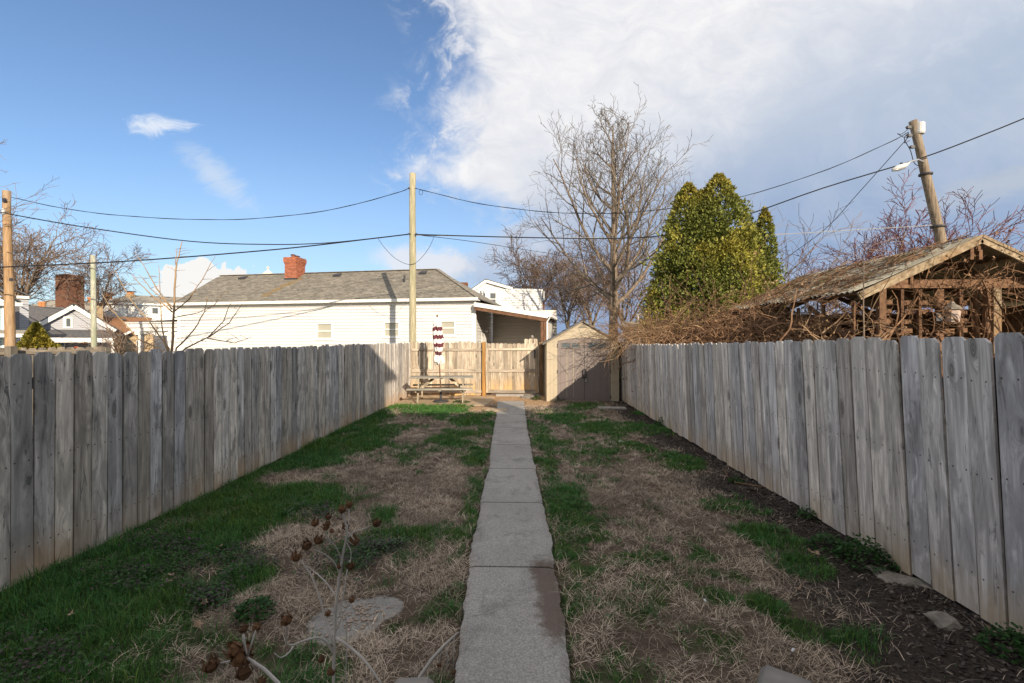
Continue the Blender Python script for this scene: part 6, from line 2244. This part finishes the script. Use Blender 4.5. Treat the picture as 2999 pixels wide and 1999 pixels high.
branches = [([(1150, 1900), (1152, 1568), (1158, 1300), (1168, 1050), (1190, 850), (1215, 680), (1240, 560), (1248, 480), (1230, 420), (1215, 340)], 9, 0),
            ([(1148, 1300), (1120, 1200), (1085, 1080), (1050, 950), (1000, 820), (945, 735), (925, 700)], 6, .03), ([(1165, 950), (1110, 870), (1040, 800), (960, 740)], 5, .04),
            ([(1195, 800), (1160, 720), (1100, 665), (1030, 630), (980, 600)], 4, -.04), ([(1208, 690), (1170, 610), (1110, 540), (1090, 480)], 4, -.05),
            ([(1152, 1360), (1110, 1290), (1050, 1250), (960, 1265), (870, 1300), (820, 1290), (815, 1230), (820, 1160)], 7, -.08), ([(870, 1300), (840, 1350), (780, 1390), (735, 1360)], 5, -.12),
            ([(1170, 1250), (1260, 1310), (1370, 1410), (1480, 1560), (1560, 1700)], 8, -.06), ([(1235, 1700), (1240, 1480), (1243, 1250), (1238, 1060)], 4, .03),
            ([(1172, 1200), (1210, 1100), (1255, 1010), (1278, 975)], 3, .02), ([(1195, 1090), (1225, 930), (1245, 790), (1270, 700)], 4, .05),
            ([(1252, 540), (1300, 500), (1360, 480), (1430, 450)], 4, .05), ([(1250, 560), (1290, 590), (1300, 560)], 3, .03), ([(1248, 500), (1260, 400), (1262, 310)], 3, .04),
            ([(1240, 570), (1275, 640), (1270, 720)], 3, .0), ([(1110, 1060), (1095, 1040), (1110, 1080)], 2, -.02), ([(1030, 640), (1045, 600), (1045, 560)], 3, -.03),
            ([(1300, 560), (1240, 480), (1232, 460)], 3, .03), ([(1100, 500), (1120, 460), (1115, 400)], 3, -.05)]
bm_main, bm_side = MB(), MB()
for k, (pts, w_, dd) in enumerate(branches):
    q = []
    for i, (a, b) in enumerate(pts):
        q.append(P(*c3(a, b), DP + dd * i / (len(pts) - 1)) - plant.location)
    if k == 0:
        q = [Vector((0, 0, 0))] + q
    fine = []
    for i in range(len(q) - 1):
        p0, p1, p2, p3 = q[max(i - 1, 0)], q[i], q[i + 1], q[min(i + 2, len(q) - 1)]
        for j in range(4):
            s = j / 4
            fine.append(.5 * ((2 * p1) + (p2 - p0) * s + (2 * p0 - 5 * p1 + 4 * p2 - p3) * s * s + (3 * p1 - p0 - 3 * p2 + p3) * s ** 3))
    fine.append(q[-1])
    r0 = w_ * .00050
    (bm_main if k == 0 else bm_side).tube(fine, [r0 * (1.15 - .55 * i / (len(fine) - 1)) for i in range(len(fine))], 7)
bm_main.build('main_stalk', 'stalk', plant, True)
bm_side.build('side_branches', 'stalk', plant, True)


def pod_mesh(seed):
    """dry split capsule: five pointed sepals round a ribbed core"""
    r = random.Random(seed)
    m = MB()
    m.lathe([(.15, -.6), (.55, -.42), (.72, -.05), (.60, .30), (.30, .5)], 10)
    for k in range(6):
        a = 6.283 * k / 6 + r.uniform(-.2, .2)
        ca, sa = math.cos(a), math.sin(a)
        h = r.uniform(.75, 1.15)
        o_ = r.uniform(.55, 1.0)
        def pt(rad, z, t):
            return (rad * ca - t * sa, rad * sa + t * ca, z)
        m.add([pt(.35, -.5, -.18), pt(.35, -.5, .18), pt(.86, -.02, .34), pt(.86, -.02, -.34), pt(.7, .4, .24), pt(.7, .4, -.24), pt(o_, h, 0)],
              [(0, 1, 2, 3), (3, 2, 4, 5), (5, 4, 6)])
    return m.mesh('seed_pod', 'pod')


PODS = [pod_mesh(k) for k in range(5)]
for (a, b, sz_, dd) in ((1262, 310, 34, .04), (1212, 345, 34, .0), (1115, 395, 26, -.05), (1020, 440, 32, -.05), (1115, 440, 24, -.05), (1100, 468, 28, -.05), (1455, 438, 40, .05), (1240, 465, 32, .03),
                        (1045, 560, 40, -.03), (965, 600, 40, -.04), (888, 680, 42, .03), (1300, 565, 46, .03), (1275, 745, 34, .0), (1190, 745, 26, .0), (1282, 985, 26, .02), (1112, 1078, 26, -.02),
                        (820, 1125, 46, -.08), (1140, 1490, 36, .0), (1065, 1405, 30, -.02), (1140, 495, 18, -.05)):
    p = P(*c3(a, b), DP + dd) - plant.location
    s = sz_ * .3248 * DP / FPX * 1.15
    inst('seed_pod', rnd.choice(PODS), plant, p, (rnd.uniform(-.6, .6), rnd.uniform(-.6, .6), rnd.uniform(0, 6)), (s * .85, s * .85, s))
# second, nearer stalk with big pods
DN = .86
pl2 = thing('dried_plant', 'bent dried stalk with a clump of large dark brown pods at the lawn corner', 'plant', (P(700, 784, DN).x, P(700, 784, DN).y, 0))
m = MB()
q = [P(*c3(x, y), DN) - pl2.location for x, y in ((900, 1800), (760, 1568), (660, 1470), (590, 1425), (540, 1390), (520, 1290), (515, 1230))]
q = [Vector((0, 0, 0)), q[0] * .8] + q[0:]
m.tube(q, [.004, .004] + [.0034 - .0002 * k for k in range(len(q) - 2)], 7)
m.tube([q[-3], P(*c3(600, 1200), DN) - pl2.location], [.002, .0014], 5)
m.tube([q[-3], P(*c3(300, 1440), DN) - pl2.location], [.002, .0014], 5)
m.build('main_stalk', 'stalk', pl2, True)
for (a, b, sz_) in ((520, 1185, 44), (605, 1180, 44), (540, 1330, 62), (450, 1340, 78), (480, 1400, 72), (285, 1450, 78), (545, 1400, 60), (520, 1500, 80), (640, 1560, 46), (450, 1310, 50)):
    p = P(*c3(a, b), DN + rnd.uniform(-.03, .03)) - pl2.location
    s = sz_ * .3248 * DN / FPX * .8
    inst('seed_pod', rnd.choice(PODS), pl2, p, (rnd.uniform(-.8, .8), rnd.uniform(-.8, .8), rnd.uniform(0, 6)), (s, s, s * 1.1))
# third broken stalk by the path
DB = 1.25
pl3 = thing('dried_plant', 'broken leaning dry stalk with hanging pods beside the path edge', 'plant', (P(930, 784, DB).x, P(930, 784, DB).y, 0))
m = MB()
q = [P(*c3(x, y), DB) - pl3.location for x, y in ((1700, 1700), (1760, 1530), (1850, 1400), (1940, 1300), (2035, 1210))]
m.tube([Vector((0, 0, 0))] + q, [.006, .006, .0055, .005, .004, .002], 6)
for a, b, c_ in (((1930, 1310), (1905, 1380), (1900, 1440)), ((2005, 1240), (2000, 1380), (2003, 1480)), ((1940, 1300), (1965, 1400), (1940, 1490))):
    m.tube([P(*c3(*w), DB) - pl3.location for w in (a, b, c_)], [.002, .0015, .0012], 5)
m.build('main_stalk', 'stalk', pl3, True)
for a, b, sz_ in ((1900, 1440, 26), (2003, 1490, 30)):
    p = P(*c3(a, b), DB) - pl3.location
    s = sz_ * .3248 * DB / FPX * .8
    inst('seed_pod', rnd.choice(PODS), pl3, p, (2.8, .2, 1), (s, s, s))


# ------------------------------------------------------------------ stones, scraps and fallen leaves
def rock(label, x, y, w, d, h, seed, mat='stone', z=0.0):
    r = random.Random(seed)
    bm = bmesh.new()
    bmesh.ops.create_icosphere(bm, subdivisions=2, radius=1)
    for v in bm.verts:
        k = mnoise.noise(v.co * 1.6 + Vector((seed, 0, 0))) * .7 + 1
        v.co = Vector((v.co.x * w / 2 * k, v.co.y * d / 2 * k, max(v.co.z, -.4) * h * .7 * k))
    me = bpy.data.meshes.new('stone')
    bm.to_mesh(me)
    bm.free()
    me.materials.append(MT[mat])
    o = bpy.data.objects.new('stone', me)
    C.objects.link(o)
    o.location = (x, y, z - h * .12)
    o.rotation_euler = (r.uniform(-.06, .06), r.uniform(-.06, .06), r.uniform(0, 3))
    tag(o, label, 'stone')
    return o


for (u, v, w, d, h, lab, mt) in ((1217, 914, .55, .3, .18, 'flat pale rock at the foot of the brown gate post', 'stone'), (1236, 908, .4, .3, .2, 'upper rock of the pair beside the gate post', 'stone'),
                                 (2040, 1322, .30, .2, .05, 'flat dark stone lying against the right fence in the mulch', 'stone'), (2085, 1332, .42, .14, .035, 'long flat stone lying along the right fence in the mulch', 'stone'), (2170, 1428, .26, .2, .07, 'pale flat rock in the mulch near the fence foot', 'stone'),
                                 (1427, 1016, .14, .11, .07, 'small white rock on the lawn before the shed', 'paper'), (1594, 1086, .10, .08, .06, 'small blue-grey stone at the edge of the mulch', 'stone'),
                                 (1123, 905, .2, .14, .08, 'small rubble stone by the orange gate post', 'stone'), (1010, 924, .30, .18, .06, 'dark stone block beside the umbrella base', 'stone')):
    g = GV(u, v)
    rock(lab, g.x, g.y, w, d, h, int(u), mt)


def leaf_mesh(seed):
    r = random.Random(seed)
    pts = []
    n = 10
    for k in range(n):
        a = 6.283 * k / n
        rr_ = (1.0 if k % 2 == 0 else .55) * r.uniform(.8, 1.1)
        pts.append((rr_ * math.cos(a), .62 * rr_ * math.sin(a), .25 * math.cos(a * 2) + r.uniform(-.05, .2)))
    m = MB()
    m.add([(0, 0, .02)] + pts, [(0, 1 + k, 1 + (k + 1) % n) for k in range(n)])
    return m.mesh('dead_leaf', 'dead_leaf')


LV = [leaf_mesh(k) for k in range(4)]
for (u, v) in ((395, 1335), (390, 1350), (505, 1268), (580, 1262), (470, 1400), (160, 1430), (455, 1452), (770, 1232), (2280, 1460), (1790, 1205), (1865, 1275), (1880, 1280), (1940, 1260), (1835, 1360), (1675, 1165), (1700, 1195), (1480, 1040), (1560, 1040), (1690, 960), (1355, 1258), (1345, 1345)):
    g = GV(u, v)
    s = rnd.uniform(.03, .05)
    o = bpy.data.objects.new('dead_leaf', rnd.choice(LV))
    C.objects.link(o)
    o.location = (g.x, g.y, .055 if u < 700 else .035)
    o.rotation_euler = (rnd.uniform(-.5, .5), rnd.uniform(-.5, .5), rnd.uniform(0, 6))
    o.scale = (s, s, s)
    if u < 700:
        tag(o, 'curled tan dead leaf lying in the thick green grass', 'leaf', 'dead leaves in the thick grass')
    elif u < 1000:
        tag(o, 'curled dead leaf in the grass behind the dried stalk', 'leaf')
    elif u > 2200:
        tag(o, 'curled dead leaf on the mulch at the near fence foot', 'leaf')
    elif u > 1780:
        tag(o, 'curled dead leaf lying at the edge of the dark mulch', 'leaf', 'dead leaves by the mulch')
    elif v < 1100:
        tag(o, 'curled dead leaf lying on the lawn before the shed', 'leaf', 'dead leaves before the shed')
    elif u < 1400:
        tag(o, 'curled dead leaf lying beside the path edge', 'leaf', 'dead leaves beside the path')
    else:
        tag(o, 'curled dead leaf lying on the straw lawn', 'leaf', 'dead leaves on the straw')
for (u, v, lab) in ((1822, 1512, 'thin white scrap lying on the mulch'), (1620, 1395, 'crumpled pale scrap in the straw right of the path')):
    g = GV(u, v)
    o = MB().box((0, 0, 0), (.045, .012, .006)).build('paper_scrap', 'paper')
    o.location = (g.x, g.y, .05)
    o.rotation_euler = (.1, .2, rnd.uniform(0, 3))
    tag(o, lab, 'scrap')
# root curling on the mulch
q = [GV(a, b) for a, b in ((1665, 1085), (1672, 1100), (1690, 1113), (1720, 1118), (1760, 1124), (1790, 1130))]
o = MB().tube([Vector((p.x, p.y, .03)) for p in q], [.007, .007, .006, .006, .005, .004], 6).build('root', 'vine_brown', None, True)
tag(o, 'pale curling root lying on the mulch by the right fence', 'root')


# ------------------------------------------------------------------ leafy weeds
def weed(label, u, v, rx, h, n, seed, leaf=.022, col=(.03, .085, .018), flat=False):
    rs = np.random.RandomState(seed)
    g = GV(u, v)
    a = rs.rand(n) * 6.283
    rr_ = rs.rand(n) ** .5 * rx
    z = h * (1 - (rr_ / rx) ** 2) * rs.uniform(.35, 1.0, n) + .012
    c = np.stack([rr_ * np.cos(a), rr_ * np.sin(a), z], 1)
    d = rs.normal(0, 1, (n, 3))
    d[:, 2] = np.abs(d[:, 2]) * .35
    d /= np.linalg.norm(d, axis=1, keepdims=True)
    s_ = np.cross(d, np.array([0, 0, 1.0]) + rs.normal(0, .35, (n, 3)))
    s_ /= np.linalg.norm(s_, axis=1, keepdims=True)
    L_ = leaf * rs.uniform(.6, 1.4, (n, 1))
    V = np.stack([c, c + d * L_ * .5 + s_ * L_ * .45, c + d * L_, c + d * L_ * .5 - s_ * L_ * .45], 1).reshape(-1, 3)
    T = np.repeat(np.array(col)[None] * rs.uniform(.5, 1.5, (n, 1)), 4, 0)
    o = np_mesh('weed_clump', V, [np.arange(n * 4).reshape(-1, 4)], 'blade', None, T)
    o.location = (g.x, g.y, 0)
    tag(o, label, 'weed')
    return o


for k, (u, v, rx, h, n, lab) in enumerate(((585, 1410, .13, .10, 420, 'round green leafy weed clump in the straw near the dried stalk'),
                                           (1905, 1262, .17, .13, 420, 'leafy weed against the right fence beyond the flat stones'), (1985, 1292, .22, .22, 800, 'largest leafy weed clump against the right fence'),
                                           (1855, 1190, .10, .12, 220, 'small leafy weed at the foot of the right fence, farthest of the three big ones'), (2330, 1500, .16, .16, 420, 'leafy weed at the near end of the right fence'),
                                           (1520, 978, .16, .2, 300, 'weed tuft at the foot of the right fence near the shed'), (1232, 918, .14, .14, 300, 'bright weed beside the rocks at the shed corner'),
                                           (1285, 920, .30, .16, 700, 'low dark weeds along the shed door sill'), (1060, 925, .28, .07, 400, 'sunlit weeds at the picnic table leg'),
                                           (1690, 1108, .10, .06, 160, 'tiny green weed in the mulch beside the curling root'))):
    weed(lab, u, v, rx, h, n, 200 + k, leaf=.03 if v < 1000 else .024)


# purple-tinged low weeds in the left lawn, too many to count
rs = np.random.RandomState(15)
cs = []
for (u, v, ru, rv_) in ((430, 1290, 110, 40), (560, 1300, 70, 50), (370, 1260, 80, 30), (300, 1330, 80, 40), (80, 1530, 120, 60), (480, 1380, 60, 30), (720, 1180, 80, 22), (800, 1280, 80, 40), (880, 1260, 60, 24)):
    for _ in range(70):
        g = GV(u + rs.normal(0, ru * .5), max(820, v + rs.normal(0, rv_ * .5)))
        cs.append((g.x, g.y))
cs = np.array(cs)
k = 14
cc = np.repeat(cs, k, 0) + rs.normal(0, .03, (len(cs) * k, 2))
n = len(cc)
c = np.stack([cc[:, 0], cc[:, 1], rs.uniform(.015, .085, n)], 1)
d = rs.normal(0, 1, (n, 3))
d[:, 2] *= .3
d /= np.linalg.norm(d, axis=1, keepdims=True)
s_ = np.cross(d, np.array([0, 0, 1.0]) + rs.normal(0, .3, (n, 3)))
s_ /= np.linalg.norm(s_, axis=1, keepdims=True)
L_ = .022 * rs.uniform(.6, 1.3, (n, 1))
V = np.stack([c, c + d * L_ * .5 + s_ * L_ * .45, c + d * L_, c + d * L_ * .5 - s_ * L_ * .45], 1).reshape(-1, 3)
base = np.where((rs.rand(n) < .35)[:, None], np.array([.085, .06, .062]), np.array([.05, .105, .032]))
T = np.repeat(base * rs.uniform(.6, 1.4, (n, 1)), 4, 0)
o = np_mesh('low_weeds', V, [np.arange(n * 4).reshape(-1, 4)], 'blade', None, T)
tag(o, 'low purple-tinged leafy weeds mixed into the left lawn', 'weeds', kind='stuff')


# ------------------------------------------------------------------ grass blades, straw and mulch chips
def scatter(rs, n, y0, y1):
    X = rs.uniform(XL + .05, XR - .02, n)
    Y = rs.uniform(y0, y1, n)
    keep = ~((X > pl(Y) - .0) & (X < pr_(Y) + .0) & (Y < PATH_END))
    keep &= ~((X < -1.05) & (Y > 13.1))
    keep &= ~((X > sx0 - .03) & (Y > SY - .03))
    return X[keep], Y[keep]


def blades(rs, X, Y, L, W, lean, cols, z0=None):
    n = len(X)
    Z = ground_h(X, Y) if z0 is None else z0
    a = rs.rand(n) * 6.283
    dx, dy = np.cos(a), np.sin(a)
    ln = np.abs(lean) * L
    b = np.stack([X, Y, Z - .005], 1)
    up = np.sqrt(np.clip(L ** 2 - ln ** 2, (.12 * L) ** 2, None))
    mid = b + np.stack([dx * ln * .35, dy * ln * .35, up * .62], 1)
    tip = b + np.stack([dx * ln, dy * ln, up], 1)
    sv = np.stack([-dy, dx, np.zeros(n)], 1) * W[:, None] * .5
    tw = rs.uniform(-1, 1, n)[:, None] * np.stack([dx, dy, np.zeros(n)], 1) * W[:, None] * .5
    sv = sv + tw
    V = np.stack([b - sv, b + sv, mid + sv * .8, mid - sv * .8, tip], 1).reshape(-1, 3)
    i = np.arange(n)[:, None] * 5
    return V, i + np.array([[0, 1, 2, 3]]), i + np.array([[3, 2, 4]]), np.repeat(cols, 5, 0)


def lay(name, label, parts, mat):
    Vs, Q, T3, Ts, k = [], [], [], [], 0
    for V, q, t, c in parts:
        Vs.append(V)
        Q.append(q + k)
        T3.append(t + k)
        Ts.append(c)
        k += len(V)
    o = np_mesh(name, np.concatenate(Vs), [np.concatenate(Q), np.concatenate(T3)], mat, None, np.concatenate(Ts))
    tag(o, label, 'grass', kind='stuff')


rs = np.random.RandomState(42)
gp, sp = [], []
for (y0, y1, ng_, ns_, wk) in ((1.3, 3.6, 80000, 75000, 1.0), (3.6, 6.5, 100000, 95000, 1.2), (6.5, 10, 85000, 70000, 1.6), (10, 14.6, 60000, 45000, 2.2)):
    X, Y = scatter(rs, ng_, y0, y1)
    g = green_field(X, Y)
    k = rs.rand(len(X)) < np.clip((g - .28) * 2.0, 0.015, 1)
    X, Y, g = X[k], Y[k], g[k]
    tuft = vnoise(X, Y, 5.5, 3, 21)
    far = np.clip((X - 0) * .0, 0, 1)
    hgt = np.interp(X, [XL, -1.5, 0, 3], [1.15, .95, .62, .78])
    L_ = (.024 + .095 * np.clip(g, 0, 1) * np.clip(tuft * 1.7 - .25, .2, 1.2)) * rs.uniform(.6, 1.25, len(X)) * hgt * 1.05
    W_ = .0034 * wk * rs.uniform(.7, 1.3, len(X))
    c = np.array([.078, .185, .040])[None] * rs.uniform(.5, 1.4, (len(X), 1))
    yel = (rs.rand(len(X), 1) < .18)
    c = np.where(yel, c * np.array([2.0, 1.35, 1.0]), c)
    blue = vnoise(X, Y, 1.0, 2, 33)[:, None]
    c = c * (1 + (blue - .5) * np.array([-.5, .1, .7]))
    gp.append(blades(rs, X, Y, L_, W_, rs.uniform(.15, .95, len(X)), c))
    X, Y = scatter(rs, ns_, y0, y1)
    g = green_field(X, Y)
    mu = mulch_field(X, Y)
    den = vnoise(X, Y, 3.0, 4, 51)
    k = rs.rand(len(X)) < np.clip(1.1 - g * 1.1, .05, 1) * np.clip(den * 2.6 - .55, .12, 1) * np.clip(1.1 - mu * 1.15, .05, 1) * (1 - .97 * np.clip(clay_field(X, Y) * 2 - .6, 0, 1)) * (1 - .8 * sand_field(X, Y))
    X, Y = X[k], Y[k]
    tone = vnoise(X, Y, 2.2, 3, 61)[:, None]
    c = np.array([.42, .33, .245])[None] * (.30 + 1.15 * tone) * rs.uniform(.55, 1.45, (len(X), 1))
    pale = (rs.rand(len(X), 1) < .10)
    c = np.where(pale, c * 1.6 + .04, c)
    sp.append(blades(rs, X, Y, rs.uniform(.04, .13, len(X)),   .0025 * wk * rs.uniform(.6, 1.3, len(X)), rs.uniform(.90, .995, len(X)), c, ground_h(X, Y) + rs.uniform(0, .02, len(X))))


def tufts(rs, n, per, y0, y1, rad, length, wid, kind):
    """rooted clumps: blades leaning out from a common crown"""
    X, Y = scatter(rs, n, y0, y1)
    g = green_field(X, Y)
    if kind == 'green':
        k = rs.rand(len(X)) < np.clip((g - .16) * 1.25, 0, 1)
    else:
        k = rs.rand(len(X)) < np.clip(.75 - g, 0, 1) * np.clip(1.1 - mulch_field(X, Y) * 1.2, 0, 1) * (clay_field(X, Y) < .3) * (1 - .8 * sand_field(X, Y))
    X, Y = X[k], Y[k]
    m_ = len(X)
    size = rs.uniform(.6, 1.3, m_) * np.interp(X, [XL, -1.0, 0, 3], [1.2, 1.0, .75, .9])
    i = np.repeat(np.arange(m_), per)
    a = rs.rand(len(i)) * 6.283
    q = rs.rand(len(i)) ** .6
    bx_ = X[i] + np.cos(a) * q * rad * size[i]
    by_ = Y[i] + np.sin(a) * q * rad * size[i]
    a = a + rs.normal(0, .5, len(i))
    L_ = length * size[i] * rs.uniform(.55, 1.2, len(i))
    if kind == 'green':
        base = np.array([.066, .172, .042])[None] * rs.uniform(.75, 1.25, (m_, 1)) * (1 + (rs.rand(m_, 1) - .5) * np.array([.5, .1, .3]))
        lean = np.clip(.25 + .6 * q + rs.normal(0, .12, len(i)), .05, .96)
    else:
        base = np.array([.50, .41, .315])[None] * rs.uniform(.55, 1.25, (m_, 1))
        lean = np.clip(.80 + .2 * q, .6, .985)
    c = base[i] * rs.uniform(.6, 1.35, (len(i), 1))
    st = np.random.RandomState(1)
    n_ = len(i)
    Z = ground_h(bx_, by_)
    dx, dy = np.cos(a), np.sin(a)
    ln = lean * L_
    b = np.stack([bx_, by_, Z - .004], 1)
    up = np.sqrt(np.clip(L_ ** 2 - ln ** 2, (.1 * L_) ** 2, None))
    mid = b + np.stack([dx * ln * .38, dy * ln * .38, up * .68], 1)
    tip = b + np.stack([dx * ln, dy * ln, up * .9], 1)
    sv = np.stack([-dy, dx, np.zeros(n_)], 1) * wid * .5
    V = np.stack([b - sv, b + sv, mid + sv * .8, mid - sv * .8, tip], 1).reshape(-1, 3)
    j = np.arange(n_)[:, None] * 5
    return V, j + np.array([[0, 1, 2, 3]]), j + np.array([[3, 2, 4]]), np.repeat(c, 5, 0)


for (y0, y1, n1_, n2_, wk) in ((1.4, 3.6, 1500, 900, 1.0), (3.6, 6.5, 2200, 1300, 1.2), (6.5, 10, 2200, 1100, 1.6), (10, 13.6, 1700, 700, 2.2)):
    gp.append(tufts(rs, n1_, 34, y0, y1, .05, .085, .0034 * wk, 'green'))
    sp.append(tufts(rs, n2_, 26, y0, y1, .045, .095, .0026 * wk, 'straw'))
lay('green_grass', 'dark green grass tufts growing over the yard', gp, 'blade')
lay('dead_grass', 'dry tan straw lying between the green tufts', sp, 'straw')
# chips
n = 26000
X = XR - rs.rand(n) ** 1.5 * 1.6
Y = rs.uniform(1.6, 13.5, n)
k = rs.rand(n) < np.clip(mulch_field(X, Y) * 1.3 - .2, 0, 1) * np.clip(1.2 - green_field(X, Y) * 2, .0, 1)
X, Y = X[k], Y[k]
n = len(X)
ctr = np.stack([X, Y, ground_h(X, Y) + .006], 1)
a = rs.rand(n) * 6.283
L_ = rs.uniform(.008, .030, n)
W_ = rs.uniform(.004, .010, n)
dx = np.stack([np.cos(a), np.sin(a), rs.normal(0, .25, n)], 1) * L_[:, None]
dy_ = np.stack([-np.sin(a), np.cos(a), rs.normal(0, .4, n)], 1) * W_[:, None]
V = np.stack([ctr - dx * .5 - dy_, ctr + dx * .5 - dy_, ctr + dx * .5 + dy_, ctr - dx * .5 + dy_], 1).reshape(-1, 3)
T = np.repeat(np.where(rs.rand(n, 1) < .12, .16, .055) * np.array([1.0, .8, .66])[None] * rs.uniform(.5, 1.4, (n, 1)), 4, 0)
o = np_mesh('mulch_chips', V, [np.arange(n * 4).reshape(-1, 4)], 'straw', None, T)
tag(o, 'dark wood mulch chips along the right fence', 'mulch', kind='stuff')
# pale crumbs on the clay patch
g = GV(820, 1415)
m = MB()
rk = random.Random(3)
for _ in range(220):
    x, y = g.x + rk.gauss(0, .13), g.y + rk.gauss(0, .12)
    if float(clay_field(np.array([x]), np.array([y]))[0]) > .35:
        s = rk.uniform(.004, .014)
        m.box((x, y, float(ground_h(np.array([x]), np.array([y]))[0]) + s * .3), (s * 1.4, s, s), Matrix.Rotation(rk.uniform(0, 3), 3, 'Z'))
tag(m.build('clay_crumbs', 'mortar'), 'pale crumbs on the cracked clay patch', 'gravel', kind='stuff')

# ------------------------------------------------------------------ the houses at the viewer's back that shade the yard
hb = thing('back_house', 'two storey house standing at the near end of the yard behind the steps', 'house', (0, -1.3, 0))
MB().bx(-2.0, 2.66, -8, 0, 0, 6.4).build('wall', 'white_siding', hb)
m = MB()
m.bx(-2.15, 3.08, -8.3, .30, 6.38, 6.5)
m.add([(-2.15, .3, 6.501), (3.08, .3, 6.501), (3.08, -8.3, 6.501), (-2.15, -8.3, 6.501), (.24, -4, 7.5)], [(0, 1, 4), (1, 2, 4), (2, 3, 4), (3, 0, 4)])
m.build('roof', 'shingle_dark', hb)
hn = thing('neighbor_house', 'one storey neighboring house beside the near end of the right fence', 'house', (6.8, -1.3, 0))
MB().bx(-3.9, 6.5, -7, 0, 0, 4.75).build('wall', 'cream_siding', hn)
m = MB()
m.bx(-4.05, 6.8, -7.3, .30, 4.72, 4.86)
m.add([(-4.05, .3, 4.861), (6.8, .3, 4.861), (6.8, -7.3, 4.861), (-4.05, -7.3, 4.861), (1.4, -3.5, 5.7)], [(0, 1, 4), (1, 2, 4), (2, 3, 4), (3, 0, 4)])
m.build('roof', 'shingle_dark', hn)
MB().bx(-1.15, -.55, -.1, .30, 4.0, 6.05).build('chimney', 'brick_red', hn)
